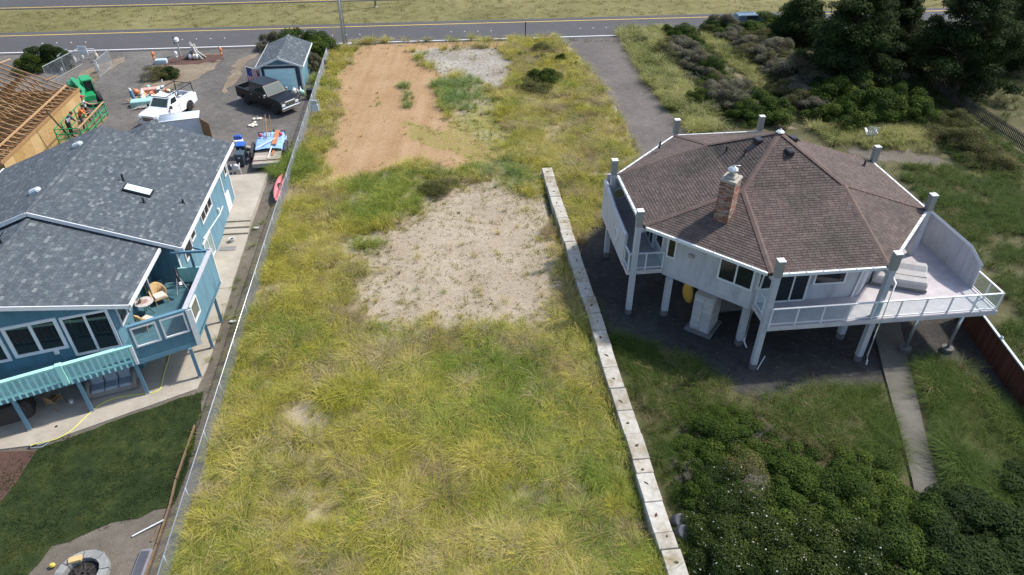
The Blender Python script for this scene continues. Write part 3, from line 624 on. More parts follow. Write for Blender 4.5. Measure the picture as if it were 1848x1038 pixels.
fascia((6.45,-6.1,4.2),(6.45,6.5,4.2),.18,.1,(.06,0,0),'gutter'); fascia((-6.6,-6.1,zl(-6.6)),(-6.6,4.2,zl(-6.6)),.18,.1,(-.06,0,0),'gutter')
fascia((5.4,-10.9,4.3),(5.4,-6.2,4.3),.16,.1,(.06,0,0),'gutter'); fascia((5.4,-10.9,4.3),(-.1,-13.2,6.39),.2,.05,(.01,-.03,0)); fascia((-.1,-13.2,6.39),(-5.6,-10.9,zll(-5.6)),.2,.05,(-.01,-.03,0))
# roof fittings: skylight, pipes, turbine vents
def on_slope(x, y, z, s): return Matrix.Translation((x,y,z)) @ Euler((0,math.atan(s),0)).to_matrix().to_4x4()
q = MB(); q.rbox(-.72,.72,-.36,.36,-.05,.14,.03); sk = q.build('skylight', DARKMETAL, rb, M=on_slope(3.43,-1.9,zr(3.43)+.02,.3817))
q = MB(); q.box(-.64,.64,-.29,.29,.135,.147); q.build('pane', glass_dark('skylight_glass',(.5,.62,.62),.15), sk)
for x,y,h in ((2.55,-1.2,.42),(3.96,-2.84,.3),(5.6,-1.94,.25)):
    q = MB(); q.tube((0,0,-.1),(0,0,h),.06,n=8); q.tube((0,0,-.04),(0,0,.06),.14,.08,8); q.build('vent_pipe', BLACK, rb, M=Mt(x,y,zr(x)))
for x,y in ((-.75,2.0),(-.85,-3.45)):
    q = MB(); q.rbox(-.3,.3,-.2,.2,-.05,.18,.08); q.build('roof_vent', mat('vent_grey',(.45,.5,.52),.4,.1), rb, M=on_slope(x,y,zl(x)+.02,-.3817))
q = MB(); q.tube((0,0,-.1),(.0,0,.5),.05,n=8); q.beam((-.02,0,.3),(.25,.1,.55),.04,.04); q.build('antenna_mount', BLACK, rl_, M=Mt(-.5,-8.1,zll(-.5)))
# walls
def wallseg(p0, p1, z0, z1, m=M_BLUE, name='wall', th=.14):
    M, Lw = wall_frame(p0, p1, z0); mb = MB(); mb.box(0,Lw,0,th,0,z1-z0); return mb.build(name, m, hb, M=M), Lw
wr, Lr = wallseg((5.9,-5.6),(5.9,4.1),0,4.3)
window(wr, Matrix.Identity(4), 4.55,6.9,2.55,3.5,3,.08); window(wr, Matrix.Identity(4), 2.3,3.15,2.75,3.45,1,.07)
window(wr, Matrix.Identity(4), 3.7,5.3,.25,1.75,2,.08, glass=glass_dark('pale_glass',(.22,.3,.28),.1)); window(wr, Matrix.Identity(4), .9,2.2,2.4,3.5,1,.08)
for x in (.04, Lr-.09): q = MB(); q.box(x-.07,x+.07,-.03,.0,0,4.2); q.build('corner_board', WHITE, wr)
q = MB(); q.path([(8.6,-.05,1.5),(7.6,-.05,1.45),(4.0,-.05,1.95)],.035,6); q.build('conduit', WHITE, wr)
q = MB(); q.rbox(-.09,.09,-.14,-.003,0,.22,.03); q.build('wall_lamp', WHITE, wr, M=Mt(7.6,0,1.7))
ww, Lq = wallseg((5.8,4.1),(5.8,6.2),0,4.35); q = MB(); q.box(Lq-.12,Lq,-.03,0,0,4.2); q.build('corner_board', WHITE, ww)
q = MB(); q.rbox(.1,.95,-.1,-.003,.4,1.6,.03); q.build('utility_box', WHITE, ww); window(ww, Matrix.Identity(4), 1.1,1.7,2.4,3.3,1,.08)
wallseg((5.8,6.2),(-1.1,6.2),0,4.3); wallseg((-1.1,6.2),(-1.1,4.1),0,4.3); wallseg((-1.1,4.1),(-6.0,4.1),0,4.3); wallseg((-6.0,4.1),(-6.0,-5.6),0,4.25)
# gable wall above the porch roof, and rear gables
for y, pts in ((-5.62,[(5.9,0),(5.9,zr(5.9)-.16),(-.1,6.5),(-6,zl(-6)-.16),(-6,0)]),(3.9,[(5.7,4.2),(5.7,zr(5.7)-.16),(-.1,6.5),(-6,zl(-6)-.16),(-6,4.2)]),(6.05,[(5.7,4.2),(5.7,zr(5.7)-.16),(1.9,5.75),(-1,zw(-1)-.16),(-1,4.2)])):
    mb = MB(); n = len(pts); mb.add([(x,y,z) for x,z in pts]+[(x,y+.12,z) for x,z in pts], [tuple(range(n)),tuple(range(2*n-1,n-1,-1))]+[(i,(i+1)%n,(i+1)%n+n,i+n) for i in range(n)]); mb.build('gable_wall', M_BLUE_SHADE if y < 0 else M_BLUE, hb)
FD = R(13.8); fx = lambda t: (4.6+t*math.cos(FD), -11.2+t*math.sin(FD))
wf, Lf_ = wallseg(fx(-9.0), fx(.05), 2.12, 4.5, M_BLUE_SHADE)      # facade with the big windows
mb = MB(); M_f, L9 = wall_frame(fx(-9.0), fx(.05), 4.5)         # its gable top follows the rake
def rk(t): x = fx(t)[0]; return (zlo(x) if x > -.1 else zll(x))-.2
pts = [(0,4.5),(9.05,4.5),(9.05,max(4.51,rk(.05)))]+[(9.0+t,max(4.51,rk(t))) for t in (-1.5,-3,-4.84,-7,-8.9)]
n = len(pts); mb.add([(x,.0,z-4.5) for x,z in pts]+[(x,.12,z-4.5) for x,z in pts], [tuple(range(n)),tuple(range(2*n-1,n-1,-1))]+[(i,(i+1)%n,(i+1)%n+n,i+n) for i in range(n)]); mb.build('gable_wall', M_BLUE_SHADE, hb, M=M_f)
I4 = Matrix.Identity(4); Mf = lambda t: Matrix.Translation((9.0,0,0))
window(wf, Mf(0), -6.6,-4.35,.55,2.35,2,.13); window(wf, Mf(0), -4.2,-2.05,.62,2.37,2,.15); window(wf, Mf(0), -1.95,.0,.08,2.3,2,.12, name='sliding_door')
q = MB(); q.rbox(-.1,.1,-.14,-.003,0,.2,.03); q.build('wall_lamp', WHITE, wf, M=Mt(9-2.6,0,.45))
q = MB(); q.box(9-6.95,9-6.78,-.04,-.003,0,2.35); q.build('corner_board', WHITE, wf)
wi, Li = wallseg(fx(.05), (4.3,-5.6), 2.12, 4.35, M_BLUE)          # wall under the porch eave: windows and open door
window(wi, I4, .5,1.5,.8,1.9,1,.1); window(wi, I4, 1.7,2.7,.8,1.9,1,.1)
dr = MB(); dr.box(3.3,4.25,-.05,-.003,0,2.05); dro = dr.build('door_frame', WHITE, wi); dd = MB(); dd.box(3.38,4.17,-.07,-.052,.04,1.97); dd.build('door', M_TEAL, dro)
dd = MB(); dd.box(0,.05,-1.0,0,.05,2.0); do = dd.build('open_door', WHITE, wi, M=Mt(4.22,-.06,0,R(-56))); 
for k in range(2): g = MB(); g.box(.0503,.058,-.88,-.12,.2+k*.95,.95+k*.95); g.build('pane', GLASS, do)
# deck, joists, posts
DE = [(-4.2,-16.1),(0.0,-14.45),(5.6,-12.25),(7.9,-11.15),(7.9,-6.1),(4.35,-6.1),(4.35,-11.0),(-4,-13.2)]
mb = MB(); mb.prism(DE, 1.88, 2.12); me = mb.mesh('deck', [M_BPOST, M_DECKB]); [setattr(f,'material_index',1) for f in me.polygons if f.normal.z > .5]; link('deck', me, hb)
for x,y in ((-1.6,-15.05),(.85,-14.05),(3.2,-13.15),(5.4,-12.25),(7.6,-11.35),(7.7,-9.2),(7.7,-7.1)):
    mb = MB(); mb.box(-.075,.075,-.075,.075,.05,1.88); o = mb.build('deck_post', M_BPOST, hb, M=Mt(x,y,0,R(20)))
    mb = MB(); mb.box(-.09,.09,-.09,.09,.046,.12); mb.build('post_foot', GALV, o)
# turquoise railing with balusters
ra, rb_ = Vector((-4.2,-16.07,0)), Vector((5.58,-12.2,0)); rd = (rb_-ra).normalized(); rL = (rb_-ra).length; Mr = Matrix.Translation(ra) @ Euler((0,0,math.atan2(rd.y,rd.x))).to_matrix().to_4x4()
mb = MB(); mb.box(0,rL,-.1,.1,3.0,3.05); mb.box(0,rL,-.04,.04,2.9,3.0); mb.box(0,rL,-.045,.045,2.1,2.2); ral = mb.build('railing', M_TURQ, hb, M=Mr)
bl = MB(); bl.box(-.045,.045,-.03,.03,2.2,2.9); blm = bl.mesh('baluster', M_TURQ); nb = int(rL/.25)
for k in range(1, nb): link('baluster', blm, ral, Matrix.Translation((rL*k/nb,0,0)))
bl = MB(); bl.box(-.04,.04,-.07,-.05,1.9,2.1); blm = bl.mesh('joist_end', M_TURQ)
for k in range(1, nb, 1): link('joist_end', blm, ral, Matrix.Translation((rL*k/nb,-.01,0)))
for t in (4.45, 7.55): mb = MB(); mb.rbox(t-.14,t+.14,-.12,.12,2.0,3.1,.02); mb.build('rail_newel', M_TURQ, ral)
mb = MB(); mb.rbox(rL-.16,rL-.01,-.1,.1,1.95,3.0,.02); mb.build('rail_newel', WHITE, ral)
# wind screen round the corner deck
sF, Ls = wallseg((5.62,-12.2),(7.9,-11.15),2.0,2.78,M_BLUE_SHADE,'screen_wall',.1); MS, _ = wall_frame((5.62,-12.2),(7.9,-11.15),2.0)
mb = MB(); mb.box(0,Ls+.1,-.02,.16,1.93,2.03); mb.box(0,.09,.0,.1,.78,1.93); mb.box(1.18,1.32,.0,.1,.78,1.93); mb.box(Ls-.1,Ls,.0,.1,.78,1.93); mb.build('screen_frame', M_BPOST, hb, M=MS)
for x0,x1 in ((.1,1.17),(1.33,Ls-.11)): window(hb, MS@Matrix.Translation((0,.04,0)), x0, x1, .8, 1.9, 1, .075, 'screen_window', glass=CLEAR)
mb = MB(); mb.box(Ls-.02,Ls+.22,-.05,-.003,-.1,1.98); mb.build('corner_board', WHITE, hb, M=MS)
sR, L2 = wallseg((7.9,-11.1),(7.9,-6.1),2.0,4.0,M_BLUE,'screen_wall',.1); window(sR, I4, .35,1.35,.85,1.85,1,.09, name='screen_window', glass=glass_dark('screen_glass',(.12,.12,.1),.1))
mb = MB(); mb.box(-.05,L2+.05,-.06,.16,2.0,2.06); mb.build('screen_cap', M_WALLW, sR); mb = MB(); mb.box(L2-.1,L2,-.03,0,0,2.0); mb.build('corner_board', WHITE, sR)
mb = MB(); mb.beam((7.85,-6.2,4.0),(5.9,-6.2,4.0),.1,.12); mb.beam((7.85,-6.2,3.95),(6.9,-5.7,3.95),.08,.1); mb.build('screen_beam', M_BPOST, hb)
mb = MB(); mb.box(5.95,7.8,-6.15,-6.08,2.12,3.0); mb.build('screen_panel', M_TURQ, hb); mb = MB(); mb.box(6.75,6.87,-6.15,-6.05,3.0,3.95); mb.build('screen_post', M_BPOST, hb)
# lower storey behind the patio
wlo, Ll = wallseg((-5,-12.9),(4.7,-10.4),0,1.9,M_BLUE_SHADE); wallseg((4.7,-10.4),(4.75,-5.6),0,2.1,M_BLUE); window(wlo, I4, 4.2,6.2,.3,1.7,2,.1); window(wlo, I4, 8.2,9.3,.05,1.8,1,.12, name='basement_door')

# ================================================================ timber frame house under construction
M_OSB = mat_pieces('strand_board', [(0,(.36,.225,.085)),(.5,(.42,.275,.12)),(1,(.48,.33,.16))], .85, 7)
ho = thing('framed_house', 'unfinished timber frame house with bare roof trusses and strand board walls', 'house', wl(-33,50), TH)
def osb_wall(p0, p1, z1, rows=2):
    M, Lw = wall_frame(p0, p1, 0); mb = MB(); mb.box(0,Lw,.02,.14,0,z1-.02); w = mb.build('wall', M_OSB, ho, M=M)
    nc = max(1, round(Lw/1.22)); pw = Lw/nc; ph = z1/rows; b = MB(); b.box(.006,pw-.006,0,.019,.006,ph-.006); bm_ = b.mesh('osb_panel', M_OSB)
    for r_ in range(rows):
        for c_ in range(nc): link('osb_panel', bm_, w, Matrix.Translation((c_*pw,-.001*((r_+c_)%3),r_*ph)))
    return w
osb_wall((5.95,-7.0),(5.95,5.3),4.2); osb_wall((-12,-7.0),(5.95,-7.0),4.2); osb_wall((5.95,5.3),(-12,5.3),4.2)
def zt(x): return 4.45+.48*(5.35-x) if x > -3 else 4.45+.48*(5.35+3)-.48*(-3-x)
tr = MB()
for a,b in (((5.35,4.45),(-3,zt(-3))),((-3,zt(-3)),(-11.4,zt(-11.4))),((5.35,4.28),(-11.4,4.28)),((1.2,4.3),(2.6,zt(2.6))),((1.2,4.3),(-.4,zt(-.4))),((-3,4.3),(-.4,zt(-.4))),((-3,4.3),(-3,zt(-3))),((3.6,4.3),(2.6,zt(2.6))),((-7.2,4.3),(-5.6,zt(-5.6))),((-3,4.3),(-5.6,zt(-5.6)))):
    tr.beam((a[0],0,a[1]),(b[0],0,b[1]),.04,.1)
tr.beam((5.35,0,4.4),(5.35,0,4.25),.045,.1)
trm = tr.mesh('roof_truss', LUMBER)
for k in range(20): link('roof_truss', trm, ho, Matrix.Translation((0,-6.9+k*.64,0)))
mb = MB(); mb.box(5.95,6.0,-7.25,5.4,4.22,4.42); mb.build('fascia_board', LUMBER, ho); mb = MB(); mb.box(5.1,5.16,-7.25,5.4,4.56,4.68); mb.build('ledger_board', LUMBER, ho)
lb = MB(); lb.beam((5.15,0,4.56),(5.94,0,4.32),.045,.09); lbm = lb.mesh('rafter_tail', LUMBER); lc = MB(); lc.beam((5.18,.04,4.5),(5.92,.56,4.28),.04,.07); lcm = lc.mesh('tail_brace', LUMBER)
for k in range(21): link('rafter_tail', lbm, ho, Matrix.Translation((0,-6.9+k*.605,0)))
for k in range(20): link('tail_brace', lcm, ho, Matrix.Translation((0,-6.9+k*.605,0)))
for x in (4.0,1.2,-1.2,-4): mb = MB(); mb.beam((x,5.0,zt(x)+.1),(x+.35,6.1,zt(x)+.06),.14,.05); mb.build('purlin', LUMBER, ho)
mb = MB(); mb.box(-12,5.8,-6.9,5.2,.2,.3); mb.build('subfloor', mat('subfloor',(.07,.042,.022),.9,.3,1.5), ho)
sb = MB(); sb.box(-1.1,1.1,-.09,.09,0,.05); sbm = sb.mesh('loose_board', LUMBER); rg = random.Random(3)
for k in range(26): link('loose_board', sbm, ho, Mt(rg.uniform(-9,5.2), rg.uniform(-6.3,4.8), .32+rg.random()*.05, rg.uniform(-.6,.6)))
sb = MB(); sb.rbox(-.9,.9,-.3,.3,0,.2,.08); sb.build('house_wrap_roll', WHITE, ho, M=Mt(-2.6,-4.6,4.34,.1)); sb = MB(); sb.rbox(-1.2,1.2,-.5,.5,0,.3,.05); sb.build('red_tarp', mat('red_tarp',(.3,.05,.03),.6,.2), ho, M=Mt(-2.4,-6.0,4.34,.3))

# ================================================================ garden shed with roll-up door
hs = thing('garage_shed', 'small blue gable shed with pale turquoise roll-up door', 'shed', wl(-14,68.1), TH)
mb = MB(); pts = [(-1.75,0),(1.75,0),(1.75,2.3),(0,2.98),(-1.75,2.3)]
mb.add([(x,-3.1,z) for x,z in pts]+[(x,3.0,z) for x,z in pts], [(0,1,2,3,4),(9,8,7,6,5)]+[(i,(i+1)%5,(i+1)%5+5,i+5) for i in range(5)]); mb.build('wall', M_BLUE, hs)
zs = lambda x: 3.14-.4*abs(x); sA = V3(zs,(2.08,-3.45),(2.08,3.3),(0,3.3),(0,-3.45)); sB = V3(zs,(-2.08,3.3),(-2.08,-3.45),(0,-3.45),(0,3.3))
rs = slabs('roof', [sA,sB], .1, M_UNDER_B, hs); fld = MB(); shingle_facet(fld, sA, sA[0], sA[1], .15,.34,.012,41,.013); shingle_facet(fld, sB, sB[0], sB[1], .15,.34,.012,42,.013); tag(fld.build('shingle_field', M_SH_B, rs), kind='stuff'); ridge(rs,(0,-3.45,3.14),(0,3.3,3.14),M_SH_B,.28)
for sx in (-1,1):
    mb = MB(); mb.beam((0,-3.48,3.06),(sx*2.1,-3.48,zs(2.1)-.08),.05,.17); mb.build('fascia', WHITE, hs); mb = MB(); mb.beam((sx*2.11,-3.45,zs(2.08)-.06),(sx*2.11,3.3,zs(2.08)-.06),.05,.14); mb.build('fascia', WHITE, hs)
    mb = MB(); mb.box(sx*1.78-.08,sx*1.78+.08,-3.16,-3.1,0,2.3); mb.build('corner_board', WHITE, hs); mb = MB(); mb.box(sx*1.78-.05,sx*1.78+.05,2.9,3.04,0,2.3); mb.build('corner_board', WHITE, hs)
mb = MB(); mb.box(-1.68,1.62,-3.13,-3.102,0,2.28); mb.build('door_surround', mat('navy_trim',(.02,.05,.08),.6), hs)
mb = MB(); mb.box(-1.45,1.3,-3.17,-3.132,0,2.06); df = mb.build('door_frame', WHITE, hs)
b = MB(); b.rbox(-1.38,1.23,-.03,0,.01,.48,.012); bm_ = b.mesh('door_panel', mat('pale_turquoise',(.6,.88,.87),.5,.06,2))
for k in range(4): link('door_panel', bm_, df, Matrix.Translation((0,-3.172,.02+k*.495)))
mb = MB(); mb.box(-1.72,1.72,-3.15,-3.11,2.3,2.4); mb.build('gable_trim', WHITE, hs)
# ================================================================ boundaries: wire fence, concrete blocks, board and picket fences
fl = thing('chain_link_fence', 'long galvanised chain link fence along the golden grass lot', 'fence', wl(-10.85,10), TH)
FLn, FH = 65.4, 1.2
pm = MB(); pm.tube((0,0,-.1),(0,0,FH+.03),.032,n=7); pmm = pm.mesh('fence_post', GALV, True)
for k in range(23): link('fence_post', pmm, fl, Mt(0, k*FLn/22, 0))
mb = MB(); mb.tube((0,0,FH),(0,FLn,FH),.026,n=6); mb.build('top_rail', GALV, fl, True)
def wires(L, h, s, r):
    V = []; F = []
    def wire(a, b):
        d = np.array(b)-np.array(a); d = d/np.linalg.norm(d); o1 = np.array([1,0,0])*r; o2 = np.cross(d, [1,0,0])*r; i = len(V)
        for p in (a, b):
            for k in range(3): t = 2*math.pi*k/3; V.append(np.array(p)+o1*math.cos(t)+o2*math.sin(t))
        for k in range(3): F.append((i+k, i+(k+1)%3, i+3+(k+1)%3, i+3+k))
    y = -h
    while y < L:
        for sg in (1, -1):
            y0, y1, z0, z1 = y, y+h, (0, h)[sg < 0], (h, 0)[sg < 0]
            ta, tb = max(0, -y0/h), min(1, (L-y0)/h)
            if tb > ta: wire((.01*sg, y0+h*ta, z0+(z1-z0)*ta), (.01*sg, y0+h*tb, z0+(z1-z0)*tb))
        y += s
    return V, F
V, F = wires(FLn, FH-.02, .085, .0032); tag(link('chain_link_mesh', npmesh('chain_link_mesh', V, F, [GALV]), fl), kind='stuff')
# concrete block wall
M_ECO = mat_pieces('cast_concrete', [(0,(.33,.305,.255)),(.35,(.40,.375,.325)),(.7,(.44,.42,.375)),(1,(.36,.315,.24))], .95, 5, (1.3,.48,(.7,.64,.53)))
M_RUST = mat('rust', (.07,.035,.02), .9, .4, 8)
bw = thing('block_wall', 'line of pale cast concrete blocks edging the empty lot', 'wall', wl(7.5,9), TH)
b = MB(); b.rbox(-.37,.37,.012,1.408,-.12,.56,.025); bmE = b.mesh('concrete_block', M_ECO); b = MB(); b.rbox(-.37,.37,.012,.70,-.12,.56,.025); bmH = b.mesh('concrete_block', M_ECO)
lp = MB(); lp.lathe([(.075,.5605),(.07,.566),(.02,.57)],9); lp.tube((-.09,.0,.57),(.1,.03,.575),.02,n=5); lpm = lp.mesh('lifting_hook', M_RUST)
y = 0; rg = random.Random(5); k = 0
while y < 36.6:
    half = k in (4, 7); o = link('concrete_block', bmH if half else bmE, bw, Mt(rg.uniform(-.035,.035), y, rg.uniform(-.03,.02), rg.uniform(-.012,.012)))
    Ln = .71 if half else 1.42
    link('lifting_hook', lpm, o, Mt(rg.uniform(-.07,.07), Ln/2+rg.uniform(-.2,.2), -.001*rg.random(), rg.uniform(0,3))@Matrix.Diagonal((rg.uniform(.5,1.2),rg.uniform(.5,1.1),1,1))); y += Ln; k += 1
# red-brown board fence right of the octagonal house
M_REDB = mat_pieces('red_stain_board', [(0,(.06,.02,.012)),(1,(.10,.035,.02))], .8, 20)
fr_ = thing('board_fence', 'dark red board fence with pale cap rail beyond the concrete path', 'fence', (0,0,0))
A0, A1 = gp(1745,598), gp(1880,790); d = (A1-A0); Lf2 = d.length; d.normalize(); fr_.location = A0; fr_.rotation_euler = (0,0,math.atan2(d.y,d.x))
b = MB(); b.box(.006,.144,-.012,.012,-.05,1.5); bm_ = b.mesh('fence_board', M_REDB)
for k in range(int(Lf2/.15)+12): link('fence_board', bm_, fr_, Matrix.Translation(((k-8)*.15, .003*(k%2), 0)))
mb = MB(); mb.box(-1.2,Lf2+.6,-.06,.06,1.5,1.56); mb.build('cap_rail', mat('cap_pale',(.45,.5,.5),.6,.15), fr_); 
for k in range(4): mb = MB(); mb.box(-.06,.06,.02,.12,-.05,1.5); mb.lathe([(.1,1.56),(.1,1.62),(.02,1.7)],4); mb.build('fence_post', mat('cap_pale2',(.4,.45,.45),.6,.15), fr_, M=Mt(k*2.4,0,0))
# dark picket fence
M_PICK = mat_pieces('weathered_picket', [(0,(.05,.045,.035)),(1,(.10,.09,.07))], .9, 20)
A0, A1 = gp(1600,110), gp(1870,290); d = (A1-A0); Lp = d.length; d.normalize()
fp = thing('picket_fence', 'dark weathered picket fence running back beside the conifers', 'fence', A0, math.atan2(d.y,d.x))
b = MB(); b.add([(-.05,-.012,0),(.05,-.012,0),(.05,-.012,1.1),(0,-.012,1.22),(-.05,-.012,1.1),(-.05,.012,0),(.05,.012,0),(.05,.012,1.1),(0,.012,1.22),(-.05,.012,1.1)], [(0,1,2,3,4),(9,8,7,6,5)]+[(i,(i+1)%5,(i+1)%5+5,i+5) for i in range(5)]); bm_ = b.mesh('picket', M_PICK)
for k in range(int(Lp/.19)): link('picket', bm_, fp, Matrix.Translation((k*.19,0,.05)))
for z in (.35,.95): mb = MB(); mb.box(0,Lp,.013,.06,z,z+.08); mb.build('fence_rail', M_PICK, fp)

# ================================================================ posts and poles by the road
up = thing('utility_pole', 'tall grey steel lamp pole standing at the road edge', 'pole', gp(622,82), 0)
mb = MB(); mb.tube((0,0,0),(0,0,11),.17,.12,12); mb.build('pole_shaft', mat('pole_grey',(.5,.52,.54),.5,.1,2,.2), up, True)
mb = MB(); mb.tube((.25,.05,0),(.2,.05,11),.05,.05,8); mb.build('conduit', mat('conduit_grey',(.3,.32,.33),.5), up, True)
mb = MB(); mb.lathe([(.3,0),(.28,.12),(.18,.16)],10); mb.build('pole_base', CONC, up)
for dx in (-.75,.55):
    mb = MB(); mb.ball((0,0,.2),.2,10,(1,1,.9)); mb.ball((.18,.02,.3),.12,8); tag(mb.build('white_buoy', WHITE, None, True, Matrix.Translation(gp(622,82)+Vector((dx,-.35,0)))), 'white float lying at the foot of the steel pole', 'buoy', 'floats at the pole foot')
gw_ = thing('guy_marker', 'thin yellow guy wire marker next to the steel pole', 'marker', gp(607,84)); mb = MB(); mb.tube((0,0,0),(-.1,.1,2.6),.05,n=6); mb.build('marker_tube', mat('marker_yellow',(.6,.5,.08),.5), gw_, True); mb = MB(); mb.tube((-.1,.1,2.6),(-.4,.5,11),.012,n=5); mb.build('guy_wire', GALV, gw_)
mp = thing('marker_post', 'slim black post standing alone by the white road line', 'post', gp(948,72)); mb = MB(); mb.box(-.05,.05,-.05,.05,0,1.75); mb.build('post_shaft', BLACK, mp); mb = MB(); mb.rbox(-.09,.09,-.09,.09,1.75,1.88,.03); mb.build('post_top', BLACK, mp)
fpst = thing('pole_stub', 'grey pole rising from the mown median', 'pole', gp(678,13)); mb = MB(); mb.tube((0,0,0),(0,0,8),.14,.11,10); mb.build('pole_shaft', mat('pole_tan',(.3,.28,.25),.7), fpst, True); mb = MB(); mb.lathe([(.25,0),(.22,.1),(.14,.12)],8); mb.build('pole_base', CONC, fpst)
# electric meter pedestal by the fence
ep = thing('meter_pedestal', 'grey electric meter pedestal in the grass behind the fence', 'meter box', gp(572,212), TH)
for x in (-.32,.32): mb = MB(); mb.box(x-.05,x+.05,-.05,.05,0,1.55); mb.build('pedestal_post', mat('pedestal_grey',(.42,.43,.42),.6,.1), ep)
mb = MB(); mb.rbox(-.3,.3,-.2,-.05,.6,1.2,.03); mb.build('meter_box', mat('box_grey',(.5,.55,.57),.45,.1), ep); mb = MB(); mb.rbox(-.24,.24,-.18,-.05,1.24,1.56,.03); mb.build('meter_head', mat('box_grey2',(.36,.4,.38),.45,.1), ep)
# ================================================================ grasses: tufts of single blades, scattered as stuff
def tuft(nb, spread, h, wd, lean, seed, straight=.35):
    rg = np.random.default_rng(seed); V = []; F = []; Hh = []
    for i in range(nb):
        a = rg.uniform(0, 2*math.pi); r = spread*math.sqrt(rg.random()); b = a+rg.normal(0,.8); L = h*rg.uniform(.55,1.1); le = lean*rg.uniform(.3,1.3)
        p0 = np.array([r*math.cos(a), r*math.sin(a), -.03]); d = np.array([math.cos(b), math.sin(b), 0]); s = np.array([-d[1], d[0], 0])*wd*rg.uniform(.6,1.3)
        rs = rg.uniform(0,math.pi); s = s*math.cos(rs)+d*wd*math.sin(rs)*.6
        pm = p0+d*le*L*.35*straight/.35+np.array([0,0,L*.62]); pt = p0+d*le*L*1.0+np.array([0,0,L*(1-.32*le)]); k = len(V)
        V += [p0-s*.5, p0+s*.5, pm-s*.42, pm+s*.42, pt]; F += [(k,k+1,k+3),(k,k+3,k+2),(k+2,k+3,k+4)]; Hh += [0,0,.6,.6,1]
    return np.array(V), np.array(F), np.array(Hh)
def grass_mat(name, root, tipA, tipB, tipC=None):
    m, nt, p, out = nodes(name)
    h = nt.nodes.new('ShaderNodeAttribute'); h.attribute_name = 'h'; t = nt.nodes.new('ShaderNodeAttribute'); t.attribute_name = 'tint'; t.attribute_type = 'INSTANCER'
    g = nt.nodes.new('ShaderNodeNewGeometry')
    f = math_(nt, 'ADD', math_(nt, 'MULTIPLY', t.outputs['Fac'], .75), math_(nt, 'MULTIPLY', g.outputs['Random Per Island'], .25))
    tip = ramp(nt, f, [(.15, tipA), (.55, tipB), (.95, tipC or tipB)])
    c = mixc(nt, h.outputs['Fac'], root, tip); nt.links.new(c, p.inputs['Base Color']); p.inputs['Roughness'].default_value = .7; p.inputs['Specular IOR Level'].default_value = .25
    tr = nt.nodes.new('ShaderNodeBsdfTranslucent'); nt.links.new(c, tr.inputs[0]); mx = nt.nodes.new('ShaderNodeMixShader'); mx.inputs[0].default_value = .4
    nt.links.new(p.outputs[0], mx.inputs[1]); nt.links.new(tr.outputs[0], mx.inputs[2]); nt.links.new(mx.outputs[0], out.inputs[0]); return m
